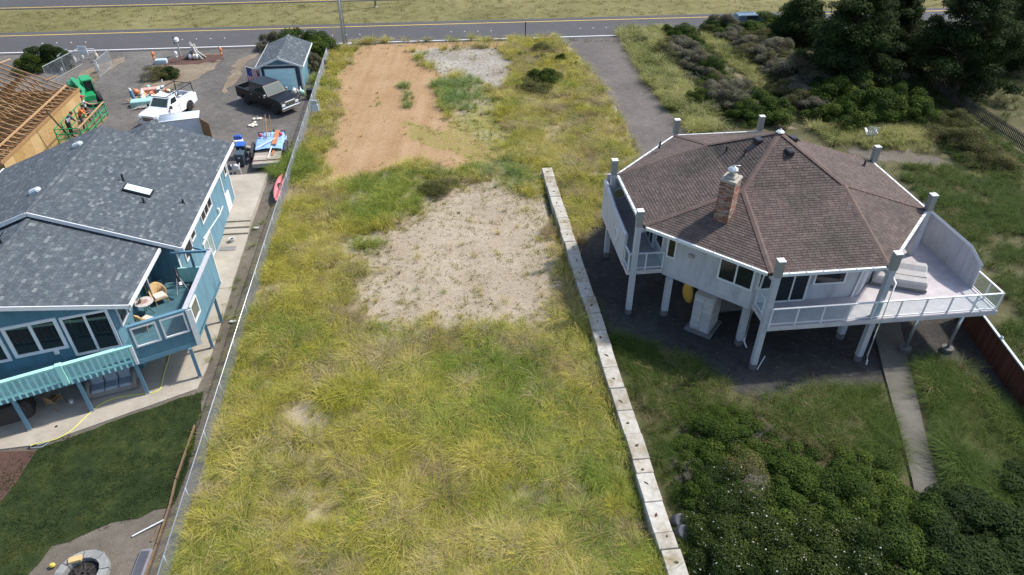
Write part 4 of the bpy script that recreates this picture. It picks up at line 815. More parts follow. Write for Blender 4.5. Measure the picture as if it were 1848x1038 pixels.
def scatter(name, P, scl, tint, tufts, m, label, cat, tilt=.12, zs=None, lean_dir=None):
    n = len(P); k = len(tufts); rg = np.random.default_rng(len(name)*7+n)
    V = np.vstack([t[0] for t in tufts]+[P]); off = np.cumsum([0]+[len(t[0]) for t in tufts]); nv = off[-1]
    F = np.vstack([t[1]+o for t, o in zip(tufts, off)])
    me = npmesh(name, V, F, [m])
    if len(me.vertices) != len(V): raise RuntimeError('scatter')
    var = np.concatenate([np.full(len(t[0]), i) for i, t in enumerate(tufts)]+[rg.integers(0, k, n)])
    def A(nm, ty, vals, fld='value'): a = me.attributes.new(nm, ty, 'POINT'); a.data.foreach_set(fld, vals)
    A('ispt', 'INT', np.concatenate([np.zeros(nv), np.ones(n)]).astype(np.int32)); A('var', 'INT', var.astype(np.int32))
    A('h', 'FLOAT', np.concatenate([t[2] for t in tufts]+[np.zeros(n)]).astype(np.float32))
    sc3 = np.ones((nv+n, 3), np.float32); sc3[nv:] = np.asarray(scl)[:, None]
    if zs is not None: sc3[nv:, 2] *= zs
    A('sc', 'FLOAT_VECTOR', sc3.ravel(), 'vector')
    ro = np.zeros((nv+n, 3), np.float32); ro[nv:] = np.column_stack([rg.normal(0, tilt, n), rg.normal(0, tilt, n), rg.uniform(0, 6.283, n)]); A('rot', 'FLOAT_VECTOR', ro.ravel(), 'vector')
    A('tint', 'FLOAT', np.concatenate([np.zeros(nv), tint]).astype(np.float32))
    o = link(name, me); tag(o, label, cat, kind='stuff')
    ng = bpy.data.node_groups.new(name, 'GeometryNodeTree'); ng.interface.new_socket('Geometry', in_out='INPUT', socket_type='NodeSocketGeometry'); ng.interface.new_socket('Geometry', in_out='OUTPUT', socket_type='NodeSocketGeometry')
    gi = ng.nodes.new('NodeGroupInput'); go = ng.nodes.new('NodeGroupOutput'); jn = ng.nodes.new('GeometryNodeJoinGeometry'); ln = ng.links.new
    def na(nm, ty): x = ng.nodes.new('GeometryNodeInputNamedAttribute'); x.data_type = ty; x.inputs['Name'].default_value = nm; return x.outputs[0]
    def eq(a, v):
        c = ng.nodes.new('FunctionNodeCompare'); c.data_type = 'INT'; c.operation = 'EQUAL'; ln(a, c.inputs[2]); c.inputs[3].default_value = v; return c.outputs[0]
    def sep(g, sel): s = ng.nodes.new('GeometryNodeSeparateGeometry'); s.domain = 'POINT'; ln(g, s.inputs[0]); ln(sel, s.inputs[1]); return s
    s0 = sep(gi.outputs[0], eq(na('ispt', 'INT'), 1)); sc_, ro_ = na('sc', 'FLOAT_VECTOR'), na('rot', 'FLOAT_VECTOR')
    for i in range(k):
        pt = sep(s0.outputs[0], eq(na('var', 'INT'), i)); tf = sep(s0.outputs[1], eq(na('var', 'INT'), i))
        ip = ng.nodes.new('GeometryNodeInstanceOnPoints'); ln(pt.outputs[0], ip.inputs['Points']); ln(tf.outputs[0], ip.inputs['Instance']); ln(ro_, ip.inputs['Rotation']); ln(sc_, ip.inputs['Scale']); ln(ip.outputs[0], jn.inputs[0])
    ln(jn.outputs[0], go.inputs[0]); md = o.modifiers.new('scatter', 'NODES'); md.node_group = ng
    return o
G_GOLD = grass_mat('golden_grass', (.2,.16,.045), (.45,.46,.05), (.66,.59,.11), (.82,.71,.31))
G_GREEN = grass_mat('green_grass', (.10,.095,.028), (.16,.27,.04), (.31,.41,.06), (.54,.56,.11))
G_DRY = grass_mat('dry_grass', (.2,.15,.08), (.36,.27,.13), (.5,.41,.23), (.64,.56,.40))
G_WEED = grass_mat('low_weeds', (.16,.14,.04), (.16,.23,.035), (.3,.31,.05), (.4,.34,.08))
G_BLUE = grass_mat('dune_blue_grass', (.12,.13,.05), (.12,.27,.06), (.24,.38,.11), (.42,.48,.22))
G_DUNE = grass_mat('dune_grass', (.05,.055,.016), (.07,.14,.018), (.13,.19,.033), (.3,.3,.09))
G_LAWN = grass_mat('lawn_grass', (.012,.022,.005), (.02,.045,.008), (.045,.072,.011), (.2,.19,.05))
def area_pts(poly, dens, seed, lim=None):
    rg = np.random.default_rng(seed); q = np.array([(p[0], p[1]) for p in poly]); lo, hi = q.min(0), q.max(0)
    n = int((hi-lo).prod()*dens); P = rg.random((n, 2))*(hi-lo)+lo; d = sdist(poly, P); return P[d > 0], d[d > 0]
def D3(P, z=None): return np.column_stack([P, np.zeros(len(P)) if z is None else z])
def dist(P): return np.hypot(np.hypot(P[:,0], P[:,1]), CAM_H)
def lot_z(P):
    u = P[:,0]*CT+P[:,1]*ST; w = -P[:,0]*ST+P[:,1]*CT
    i = np.clip(np.round((u-gu[0])/.33).astype(int), 0, nU-1); j = np.clip(np.round((w-gw[0])/.33).astype(int), 0, nW-1); return LZ[j*nU+i]
# the lot
Z_SAND3 = px((545,690),(600,700),(620,800),(600,960),(500,1000),(460,960),(520,840))
RSTRIP = px((905,80),(1004,67),(1066,130),(1108,203),(1151,270),(1156,300),(1092,395),(1045,440),(1020,380),(992,318),(975,318),(930,250),(915,150))
LOTP = [wl(-10.8,8), wl(7.1,8), wl(7.1,45.6), wl(6.9,46), wl(8.5,60), gp(960,70), gp(640,76), wl(-10.8,76)]
Pl, dl_ = area_pts(LOTP, 34, 1); Pr, dr_ = area_pts(RSTRIP, 32, 2); isr = np.r_[np.zeros(len(Pl)), np.ones(len(Pr))]; P = np.r_[Pl, Pr]
rg = np.random.default_rng(3); N_ = len(P); dd = dist(P)
nzp = (vnoise(P, 1.6, 9, 4)-.5)*2.6; cov = np.ones(N_)
for z, a, b, s in ((Z_DIRT,-.35,.5,.997),(Z_GREY,-.4,.6,.985),(Z_SAND,-1.5,1.2,.975),(Z_MOSS,-.6,.6,.9),(Z_SAND2,-.8,.8,.85),(Z_SAND3,-1.0,.8,.5)):
    cov *= 1 - s*sstep(sdist(z, P)+nzp, a, b)
GP = [px((615,335),(690,315),(755,305),(764,392),(700,400),(640,408)), px((785,150),(835,138),(870,150),(884,190),(850,206),(800,198)), px((722,152),(738,152),(748,180),(738,196),(722,185)), px((676,170),(686,170),(690,192),(678,194)), px((635,440),(700,430),(712,450),(650,465))]
gz = np.max([sstep(sdist(g, P)+nzp*.5, -.4, .5) for g in GP], 0)
cov = np.maximum(cov, gz*np.where(P[:,1] > 55, .95, .8))
patch = sstep(vnoise(P, 1.15, 21, 3), .34, .52); cov *= .4+.6*patch
keep = rg.random(N_) < cov*np.clip((30/dd)**1.25, .22, 1.0); P, gz, isr, dd, cov = P[keep], gz[keep], isr[keep], dd[keep], cov[keep]; N_ = len(P)
Zg = px((700,600),(960,590),(1060,640),(1110,760),(1160,900),(1150,1000),(1000,960),(860,880),(760,780))
wg = np.clip(.1 + .62*sstep(sdist(Zg, P), -2.5, 2.0)*sstep(vnoise(P, 2.2, 31, 3), .36, .6) + .9*gz + .35*sstep(vnoise(P, 4.0, 33, 2), .55, .75), 0, .95)
Zb = px((820,600),(900,590),(1010,600),(1065,690),(985,745),(900,740),(850,690))
wd = np.clip(.13 + .6*sstep(vnoise(P, 1.5, 37, 3), .54, .7) + .45*sstep(sdist(Zb, P), -1.5, 1.0)*sstep(vnoise(P, 1.0, 38, 2), .3, .55) + isr*.22*sstep(vnoise(P, 3, 39, 2), .4, .6), 0, .8)*(1-gz)
r1 = rg.random(N_); kind = np.where(r1 < wg, 1, np.where(r1 < wg+(1-wg)*wd, 2, 0))
BL = [px((680,520),(760,505),(850,480),(850,500),(760,530),(690,590)), px((850,300),(930,290),(965,335),(900,350))]
bz = np.max([sstep(sdist(g, P), -.5, .5) for g in BL], 0); kind = np.where((rg.random(N_) < bz*.7), 3, kind); kind = np.where((gz > .5) & (P[:,1] > 55), np.where(rg.random(N_) < .75, 3, 1), kind)
hgt_ = (.42+.85*vnoise(P, 1.4, 41, 3))*(.85+.3*rg.random(N_))*np.where(cov < .35, .55, 1)*np.where(dd > 60, 1.05, 1.0); hgt_ *= np.where((gz > .5) & (P[:,1] > 55), .85, 1)
tint = np.clip(vnoise(P, 1.6, 43, 3)*1.5-.27 + rg.normal(0, .3, N_), 0, 1); zz = lot_z(P); zz[isr > 0] = 0
tall = [tuft(24, .16, .72, .017, 1.2, s) for s in (1,2)]+[tuft(22, .2, .62, .018, 1.6, s) for s in (4,)]+[tuft(64, .1, .95, .018, 1.25, s) for s in (6,)]+[tuft(70, .22, .85, .017, 1.5, s) for s in (7,)]
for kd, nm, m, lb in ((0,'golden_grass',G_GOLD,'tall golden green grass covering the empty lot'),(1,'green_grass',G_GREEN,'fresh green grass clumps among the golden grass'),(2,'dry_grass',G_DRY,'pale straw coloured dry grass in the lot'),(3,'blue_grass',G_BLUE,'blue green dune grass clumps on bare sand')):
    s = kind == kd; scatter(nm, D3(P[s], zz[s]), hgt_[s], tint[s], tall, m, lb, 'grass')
# low weeds on the sand, dirt and moss
P, d0 = area_pts(LOTP, 12, 5); nzp = (vnoise(P, 1.2, 51, 3)-.5)
wt = (.35+.6*sstep(-P[:,1], -38, -30)+.3*sstep(P[:,0], -1.5, 2.5))*sstep(sdist(Z_SAND, P), -1, 1)*sstep(nzp, -.12, .2) + 1.0*sstep(sdist(Z_MOSS, P), -.8, 1)*sstep(nzp, -.1, .1) + .05*sstep(sdist(Z_DIRT, P), -1, 1)*sstep(nzp,.1,.2) + .12*sstep(sdist(Z_GREY, P), -1, 1) + .5*sstep(sdist(px((700,300),(890,280),(930,330),(840,330),(780,350),(700,330)), P), -.6, .6)
edge_w = .8*np.exp(-(sdist(Z_SAND, P)/1.4)**2) + .25*np.exp(-(sdist(Z_DIRT, P)/.8)**2); k_ = rg.random(len(P)) < np.clip(wt+edge_w*1.1, 0, 1); P = P[k_]
low = [tuft(16, .12, .16, .022, 1.2, s) for s in (11,12,13)]
scatter('low_weeds', D3(P, lot_z(P)), .55+.8*rg.random(len(P)), np.clip(vnoise(P, 2.5, 53, 2)+rg.normal(0,.15,len(P)), 0, 1), low, G_WEED, 'low scattered weeds on the sandy part of the lot', 'weeds')
# dune grass of the right hand property
ZR = [(px((1066,545),(1082,600),(1105,608),(1165,624),(1250,654),(1290,685),(1335,710),(1400,718),(1450,704),(1585,697),(1622,800),(1636,850),(1600,880),(1540,830),(1440,790),(1330,745),(1240,755),(1190,800),(1165,760)), 40, .55, .9),
      (px((1658,666),(1694,664),(1718,770),(1740,880),(1716,885),(1702,800),(1678,735)), 50, .25, 1.0),
      (px((1165,762),(1192,800),(1238,800),(1262,900),(1290,1045),(1248,1045),(1215,940)), 30, .3, .8),
      (px((1662,668),(1700,659),(1740,670),(1848,768),(1960,900),(1848,905),(1760,910),(1715,890),(1682,760)), 40, .35, .95),
      (px((1590,300),(1700,300),(1848,325),(2050,420),(2060,900),(1900,790),(1848,690),(1790,610),(1835,565),(1765,475),(1690,395),(1640,330)), 24, .3, .75),
      (px((1445,220),(1500,215),(1560,232),(1640,226),(1700,228),(1702,276),(1600,272),(1500,262)), 14, .75, 1.1),
      (px((1116,58),(1205,52),(1185,80),(1205,112),(1255,168),(1295,235),(1247,242),(1192,182),(1152,126),(1126,82)), 18, .9, 1.35),
      (px((1262,58),(1300,78),(1392,148),(1394,170),(1368,160),(1326,125),(1280,88)), 12, .7, 1.1),
      (px((1262,98),(1300,112),(1340,165),(1395,222),(1370,225),(1320,175),(1280,130)), 12, .6, .9),
      (px((1690,225),(1780,215),(1848,290),(1848,330),(1740,300),(1700,280)), 9, .3, 1.0),
      (px((1118,60),(1290,50),(1430,40),(1848,40),(1848,240),(1700,230),(1450,225),(1300,235),(1200,150)), 3.0, .15, .9)]
Ps, Hs, Ts, Ds = [], [], [], []
for i, (pl, den, dry, h) in enumerate(ZR):
    q, d0 = area_pts(pl, den, 60+i); kp = rg.random(len(q)) < .62*(.35+.65*sstep(vnoise(q, 1.8, 61, 2), .28, .5)); q, d0 = q[kp], d0[kp]
    Ps.append(q); Hs.append(h*(.6+.6*vnoise(q, 2.2, 62, 2))*(.85+.3*rg.random(len(q)))*np.where(i == 3, np.where(d0 < 1.0, 1.1, .7), 1)); Ts.append(np.clip(dry*.55+.6*(vnoise(q, 2.6, 63, 3)-.35)+rg.normal(0,.12,len(q)), 0, 1)); Ds.append(rg.random(len(q)) < .75*dry*sstep(vnoise(q, 2.0, 64+i, 2), .5, .68)+(.55*(i in (5,6,7))))
P, Hh, T, Dm = np.vstack(Ps), np.concatenate(Hs), np.concatenate(Ts), np.concatenate(Ds)
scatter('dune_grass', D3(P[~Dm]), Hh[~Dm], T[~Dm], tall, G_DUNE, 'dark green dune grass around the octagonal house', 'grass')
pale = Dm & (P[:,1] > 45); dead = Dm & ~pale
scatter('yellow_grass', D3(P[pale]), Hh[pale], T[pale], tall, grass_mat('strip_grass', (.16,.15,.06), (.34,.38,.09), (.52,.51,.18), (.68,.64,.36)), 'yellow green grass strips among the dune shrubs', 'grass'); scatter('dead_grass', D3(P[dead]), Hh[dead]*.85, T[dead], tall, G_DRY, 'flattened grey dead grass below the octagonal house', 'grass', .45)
# weeds by the fence and shed on the left; lawn blades
ZL = [(px((400,560),(430,480),(455,410),(480,340),(505,300),(520,300),(470,420),(432,560),(400,660),(372,760),(330,900),(300,1000),(270,1000),(330,830),(368,690)), 4, .4), (px((498,308),(520,288),(560,282),(566,312),(540,332),(508,334)), 26, 1.25), (px((560,150),(568,110),(590,95),(592,110),(572,165),(556,180)), 12, .9), (px((520,240),(545,215),(560,215),(535,270),(522,290)), 5, .35), (px((140,160),(165,135),(200,120),(185,140),(160,165)), 4, .3), (px((240,185),(270,150),(300,155),(330,152),(300,175),(290,190)), 3, .3), (px((430,240),(560,60),(590,62),(585,90),(560,120)), .4, .3)]
Ps, Hs = [], []
for i, (pl, den, h) in enumerate(ZL): q, d0 = area_pts(pl, den, 80+i); kp = rg.random(len(q)) < .25+.75*sstep(vnoise(q, 1.2, 81, 2), .4, .6); Ps.append(q[kp]); Hs.append(h*(.5+.8*rg.random(kp.sum())))
P = np.vstack(Ps); scatter('side_weeds', D3(P), np.concatenate(Hs), rg.random(len(P))*.55, tall, G_GREEN, 'green weeds along the inside of the wire fence', 'weeds')
P, d0 = area_pts(px((20,832),(75,808),(364,709),(358,745),(343,830),(316,905),(306,913),(250,930),(200,946),(150,963),(95,983),(40,1045),(-60,1045),(-40,930)), 42, 90); kp = rg.random(len(P)) < .35+.65*sstep(vnoise(P, .8, 91, 2), .3, .6)
P = P[kp]; scatter('lawn_grass', D3(P), .6+.7*rg.random(len(P)), np.clip(vnoise(P, 1.3, 92, 3)*1.5-.42+rg.normal(0,.22,len(P)), 0, 1), [tuft(18, .17, .09, .02, 1.1, s) for s in (21,22,23)], G_LAWN, 'short green blades of the patio lawn', 'grass')
# turf tussocks on the median
P, d0 = area_pts(strip(7.6, 16.9, -75, 60), 1.2, 95); P2, _ = area_pts(strip(-2.0, -.8, -14, 14), 3, 96); P = np.r_[P, P2]
scatter('verge_grass', D3(P), .7+.9*rg.random(len(P)), np.clip(vnoise(P, 6, 97, 2)+rg.normal(0,.15,len(P)),0,1), [tuft(26, .4, .07, .05, 1.4, s) for s in (31,32)], grass_mat('verge_blades', (.11,.1,.035), (.12,.12,.035), (.18,.165,.06), (.25,.21,.1)), 'short yellow green verge grass along the road', 'grass')

# ================================================================ shrubs and trees: crowns of single leaves
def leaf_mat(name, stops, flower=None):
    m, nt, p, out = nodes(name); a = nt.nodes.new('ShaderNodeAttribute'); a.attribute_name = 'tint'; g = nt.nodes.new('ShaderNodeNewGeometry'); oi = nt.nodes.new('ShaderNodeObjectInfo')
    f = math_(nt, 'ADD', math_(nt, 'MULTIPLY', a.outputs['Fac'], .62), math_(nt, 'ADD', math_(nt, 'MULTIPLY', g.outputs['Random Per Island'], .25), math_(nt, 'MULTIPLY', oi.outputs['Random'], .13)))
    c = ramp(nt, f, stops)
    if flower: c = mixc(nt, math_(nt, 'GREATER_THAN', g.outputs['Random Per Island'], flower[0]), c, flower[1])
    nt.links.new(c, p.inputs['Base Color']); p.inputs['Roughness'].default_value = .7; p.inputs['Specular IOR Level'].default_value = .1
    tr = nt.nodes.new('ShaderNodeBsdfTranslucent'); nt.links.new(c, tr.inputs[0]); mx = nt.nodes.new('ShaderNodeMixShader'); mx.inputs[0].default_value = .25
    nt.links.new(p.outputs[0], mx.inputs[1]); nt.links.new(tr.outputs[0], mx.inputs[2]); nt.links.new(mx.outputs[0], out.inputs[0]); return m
def crown(name, blobs, n, size, m, seed, aspect=.6, shell=.72, up=.35, ntint=.5):
    rg = np.random.default_rng(seed); C = np.array([b[0] for b in blobs], float); Rr = np.array([b[1] if not np.isscalar(b[1]) else (b[1],)*3 for b in blobs], float)
    w = Rr.prod(1)**(2/3); bi = rg.choice(len(blobs), n, p=w/w.sum()); d = rg.normal(size=(n, 3)); d /= np.linalg.norm(d, axis=1)[:, None]; d[:,2] = np.where(d[:,2] < -.35, -d[:,2], d[:,2])
    rr = shell+(1.04-shell)*rg.random(n)**.6; P = C[bi]+d*Rr[bi]*rr[:, None]; P[:,2] = np.maximum(P[:,2], .03)
    nr = d+rg.normal(0,.55,(n,3))+np.array([0,0,up]); nr /= np.linalg.norm(nr, axis=1)[:, None]
    a = np.cross(nr, rg.normal(size=(n,3))); a /= np.linalg.norm(a, axis=1)[:, None]; b = np.cross(nr, a); s = size*rg.uniform(.55,1.35,n)[:, None]
    V = np.stack([P-a*s*.5, P-b*s*.5*aspect+nr*s*.06, P+a*s*.5, P+b*s*.5*aspect+nr*s*.06], 1).reshape(-1, 3); F = np.arange(4*n).reshape(-1, 4)
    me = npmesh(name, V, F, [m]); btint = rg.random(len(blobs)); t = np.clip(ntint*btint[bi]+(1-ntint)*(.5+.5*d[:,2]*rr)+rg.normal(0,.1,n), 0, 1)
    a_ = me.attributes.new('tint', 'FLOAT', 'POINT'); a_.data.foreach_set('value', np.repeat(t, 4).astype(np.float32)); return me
def rblobs(rg, n, R_, H, r0, r1, flat=1.0):
    out = []
    for i in range(n):
        a = rg.uniform(0, 6.283); q = math.sqrt(rg.random())*R_; z = H*(.35+.65*rg.random())*math.sqrt(max(.05, 1-(q/R_)**2*.85)); r = rg.uniform(r0, r1); out.append(((q*math.cos(a), q*math.sin(a), max(r*.5, z-r*.55)), (r, r, r*flat)))
    return out
def stems(n, R_, H, m, seed, r=.035):
    rg = random.Random(seed); mb = MB()
    for i in range(n):
        a = rg.uniform(0, 6.283); q = R_*rg.uniform(.3,.9); mb.path([(0,0,-.05),(q*.4*math.cos(a),q*.4*math.sin(a),H*.4),(q*math.cos(a),q*math.sin(a),H*rg.uniform(.7,1))],[r,r*.7,r*.3],5)
    return mb.mesh('stem', m)
M_TWIG = mat('twig_bark', (.10,.08,.06), .9, .3, 6); M_TWIGG = mat('grey_twig', (.22,.2,.18), .9, .2, 6); M_TRUNK = mat('trunk_bark', (.075,.058,.045), .95, .3, 5, bmp=.6)
L_GREEN = leaf_mat('shrub_leaf', [(.1,(.012,.024,.005)),(.45,(.028,.052,.008)),(.75,(.062,.095,.013)),(1,(.16,.19,.035))]); L_FLOW = leaf_mat('flowering_leaf', [(.1,(.010,.018,.005)),(.45,(.02,.036,.007)),(.75,(.042,.062,.011)),(1,(.12,.14,.035))], (.984,(.48,.48,.42)))
L_GREY = leaf_mat('grey_shrub_leaf', [(.1,(.045,.05,.022)),(.35,(.08,.08,.045)),(.6,(.135,.127,.082)),(1,(.25,.235,.165))]); L_CON = leaf_mat('conifer_needle', [(.1,(.009,.018,.005)),(.5,(.02,.036,.009)),(.85,(.038,.06,.014)),(1,(.07,.09,.025))]); L_OLIVE = leaf_mat('olive_leaf', [(.1,(.03,.035,.012)),(.5,(.075,.08,.025)),(1,(.17,.155,.06))])
SH = {}
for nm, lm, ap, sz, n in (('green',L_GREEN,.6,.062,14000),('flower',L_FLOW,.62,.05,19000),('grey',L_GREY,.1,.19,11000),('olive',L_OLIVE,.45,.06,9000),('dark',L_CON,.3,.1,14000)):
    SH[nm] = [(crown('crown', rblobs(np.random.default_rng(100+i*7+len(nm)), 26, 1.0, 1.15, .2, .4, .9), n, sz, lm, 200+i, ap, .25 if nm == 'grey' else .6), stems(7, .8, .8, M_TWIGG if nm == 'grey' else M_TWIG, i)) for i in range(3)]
LBL = {'green': ('leafy_shrub','shrub'), 'flower': ('flowering_shrub','shrub'), 'grey': ('grey_shrub','shrub'), 'olive': ('olive_shrub','shrub'), 'dark': ('dark_shrub','shrub')}
def shrub(kind, p, r, h, label, group=None, rz=None, i=0):
    o = thing(LBL[kind][0], label, 'shrub', p, random.uniform(0,6.28) if rz is None else rz, group); c, s = SH[kind][i%3]
    for nm, me in (('crown', c), ('stem', s)): q = link(nm, me, o); q.scale = (r, r, h)
    return o
k = 0
for kd, g, lb, lst in (
    ('grey','grey twiggy shrubs beside the gravel lane','grey twiggy shrub in the row beside the gravel lane',((1235,100,1.7,1.5),(1262,132,1.9,1.7),(1252,118,1.5,1.4),(1312,178,2.0,1.8),(1330,202,1.7,1.5),(1296,195,1.5,1.5))),
    ('green','leafy shrubs beside the gravel lane','leafy green shrub in the row beside the gravel lane',((1233,72,1.6,1.4),(1250,82,1.2,1.1),(1208,62,1.0,1.0),(1282,140,1.7,1.6),(1360,196,1.9,1.7),(1392,216,1.9,1.6),(1345,214,1.6,1.4),(1264,190,1.2,1.5),(1275,160,1.3,1.2))),
    ('grey','low grey brush beside the sandy track','low grey green brush along the narrow sandy track',((1218,98,1.5,1.1),(1243,115,1.5,1.2),(1272,148,1.6,1.3),(1290,172,1.5,1.3),(1318,190,1.6,1.4),(1302,160,1.2,1.0),(1345,185,1.4,1.2),(1225,82,1.3,1.0),(1320,70,1.8,1.2),(1345,85,1.8,1.3),(1400,135,1.8,1.3),(1430,165,1.7,1.3),(1455,190,1.7,1.4),(1475,205,1.6,1.3))),
    ('olive','olive shrubs beside the gravel lane','small olive shrub in the row beside the gravel lane',((1157,80,1.3,.9),(1195,100,1.5,1.1),(1210,88,1.7,1.1),(1222,112,1.4,1.0),(1292,155,1.4,1.1))),
    ('grey','grey shrubs below the conifers','pale grey shrub at the foot of the dark conifers',((1452,150,2.9,2.6),(1470,165,2.2,2.0),(1388,100,2.0,1.9),(1375,112,1.7,1.5),(1300,56,1.9,1.7),(1610,165,1.8,1.8),(1425,140,1.8,1.5))),
    ('green','leafy shrubs below the conifers','leafy green shrub at the foot of the dark conifers',((1372,52,2.8,1.5),(1392,50,1.8,1.2),(1290,58,1.7,1.3),(1340,62,1.9,1.4),(1500,192,2.3,2.1),(1520,222,2.0,1.8),(1560,205,2.4,2.3),(1585,215,2.2,2.0),(1620,198,2.3,2.3),(1640,215,2.0,1.8),(1540,180,2.2,2.2),(1485,215,1.6,1.3))),
    ('olive','olive shrubs below the conifers','olive brown shrub at the foot of the dark conifers',((1365,78,2.0,1.5),(1350,105,1.7,1.2),(1405,120,2.0,1.5),(1415,170,1.7,1.1),(1440,190,1.8,1.2),(1400,150,1.4,.8),(1700,255,1.6,1.2),(1740,270,1.9,1.5),(1770,290,1.8,1.3),(1715,225,1.6,1.2),(1800,305,1.6,1.0)))):
    for x, y, r, h in lst: shrub(kd, gp(x, y), r, h, lb, g, i=k); k += 1
BIG = [('flower',1300,1035,1.3,1.4),('flower',1285,945,1.25,1.4),('flower',1322,1000,1.5,1.6),('flower',1330,930,1.6,1.5),('flower',1370,1000,1.7,1.7),('flower',1420,1030,1.7,1.7),('flower',1300,880,1.3,1.3),('flower',1350,1050,1.6,1.6),('flower',1480,990,1.6,1.6),('flower',1545,1030,1.7,1.7),
       ('green',1262,835,1.15,1.2),('green',1290,800,1.3,1.2),('green',1340,800,1.2,1.1),('green',1390,860,1.4,1.3),('green',1268,895,1.1,1.2),('green',1430,850,1.2,1.1),('green',1470,890,1.4,1.3),('green',1520,900,1.4,1.3),('green',1560,870,1.2,1.1),('green',1600,920,1.4,1.3),('green',1660,950,1.4,1.3),('green',1420,930,1.5,1.4),('green',1530,960,1.5,1.5),('green',1600,1000,1.6,1.5),('green',1660,1030,1.6,1.6),('green',1310,770,1.0,.9),
       ('olive',1350,860,1.2,1.0),('olive',1400,800,1.1,.9),('olive',1450,800,1.0,.8),('grey',1232,860,.7,.9),('grey',1360,900,1.2,1.0),('grey',1390,790,.9,.7),('dark',1720,1000,1.7,1.6),('dark',1770,960,1.7,1.6),('dark',1820,1010,1.8,1.8),('dark',1840,950,1.6,1.5),('dark',1740,1050,1.8,1.7),('dark',1850,900,1.3,1.2),('dark',1700,960,1.2,1.2),('dark',1800,1060,1.8,1.8)]  # dark ones here carry the corner vignette in their foliage colour
BLB = {'flower':('white flecked flowering shrub in the thicket beside the block wall','flowering shrubs of the thicket'),'green':('leafy dark green shrub in the thicket beside the block wall','leafy shrubs of the thicket'),'olive':('olive twiggy shrub in the thicket beside the block wall','olive shrubs of the thicket'),'grey':('bare grey shrub in the thicket beside the block wall','grey shrubs of the thicket'),'dark':('evergreen shrub at the path end, corner vignette put into its colour','evergreen shrubs by the path')}
for kd, x, y, r, h in BIG: shrub(kd, gp(x, y), r*1.08, h*.72, BLB[kd][0], BLB[kd][1], i=k); k += 1
for kd, x, y, r, h, lb in (('green',542,105,2.6,2.6,'big round green shrub behind the blue shed'),('green',572,98,2.0,2.0,'lower green shrub between the blue shed and fence'),('grey',566,128,1.2,1.5,'grey bare shrub between the blue shed and fence'),('grey',492,88,1.4,1.6,'grey bare shrub behind the shed roof'),('dark',312,138,.95,.85,'small dark round shrub in the soil bed'),('olive',285,138,1.5,1.0,'wide brownish shrub in the soil bed'),('dark',88,122,2.2,2.0,'dark spreading shrub behind the wire gate'),('green',60,128,1.6,1.4,'dark green shrub left of the wire gate'),
    ('green',980,150,1.5,1.4,'round green shrub in the lot beside the gravel lane'),('olive',965,168,1.6,1.1,'olive shrub in front of the round green one'),('olive',978,95,1.2,.9,'brown shrub standing near the black post'),('olive',978,110,.9,.7,'small brown shrub below the near post one'),('olive',942,108,.8,.7,'small brown shrub at the grey sand edge'),('green',1013,112,.7,.7,'small green shrub closest to the gravel lane'),('green',1038,122,.6,.6,'tiny green shrub at the gravel lane edge'),('olive',940,150,.9,.6,'low brown shrub left of the round green one'),('olive',790,345,1.3,.7,'brown dry shrub at the top of the sand'),('olive',818,330,.5,.3,'little brown shrub beside the dry one')):
    shrub(kd, gp(x, y), r, h, lb, i=k); k += 1
def conifer(p, Rx, H, seed, label):
    rg = np.random.default_rng(seed); o = thing('conifer_tree', label, 'tree', p, rg.uniform(0,6.28)); bl = []; tk = MB(); tk.path([(0,0,-.1),(.1,.05,H*.35),(-.05,.1,H*.7),(0,0,H*.95)],[.34,.26,.15,.04],9)
    for i in range(150):
        t = rg.uniform(.1,1)**.9; z = H*t; rad = Rx*(1-t**2.2)**.6*rg.uniform(.35,1.0); a = rg.uniform(0,6.283); r = rg.uniform(.7,1.4)*(1.15-.45*t); c = (rad*math.cos(a), rad*math.sin(a), z-.1*rad); bl.append((c,(r,r,r*.62)))
        if i % 2 == 0: tk.path([(0,0,max(.4,z-.35*rad)),(c[0]*.55,c[1]*.55,z-.2*rad),c],[.09,.05,.02],5)
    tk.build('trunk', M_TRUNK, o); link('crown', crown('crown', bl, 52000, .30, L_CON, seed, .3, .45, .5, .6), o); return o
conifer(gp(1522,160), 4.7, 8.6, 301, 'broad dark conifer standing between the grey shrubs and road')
conifer(gp(1590,120), 3.6, 7.6, 302, 'narrower dark conifer wedged between the two broad ones')
conifer(gp(1715,165), 5.2, 9.2, 303, 'tallest dark conifer beside the picket fence')
conifer(gp(1800,120), 4.2, 7.6, 304, 'dark conifer beyond the picket fence')
conifer(gp(1440,75), 2.6, 4.4, 305, 'smallest dark conifer at the left end of the conifer row')

# ================================================================ pebbles on the sand
pv = np.array([(1,0,0),(-.9,.1,0),(.1,.8,0),(0,-.85,.05),(.05,0,.6),(0,0,-.3)])*.035; pf_ = np.array([(0,2,4),(2,1,4),(1,3,4),(3,0,4),(2,0,5),(1,2,5),(3,1,5),(0,3,5)])
P, d0 = area_pts(Z_SAND, 16, 301); P2, _ = area_pts(Z_DIRT, 1.2, 302); P3, _ = area_pts(Z_GREY, 8, 303); P = np.vstack([P, P2, P3]); rg = np.random.default_rng(305)
scatter('pebbles', D3(P, lot_z(P)+.01), .35+1.1*rg.random(len(P))**2.2, rg.random(len(P)), [(pv, pf_, np.ones(6)), (pv*np.array([1.6,.5,.6]), pf_, np.ones(6))], grass_mat('pebble_tone', (.05,.045,.04), (.045,.04,.035), (.10,.085,.07), (.24,.2,.16)), 'dark pebbles and twig bits strewn over the sand', 'pebbles', .3)
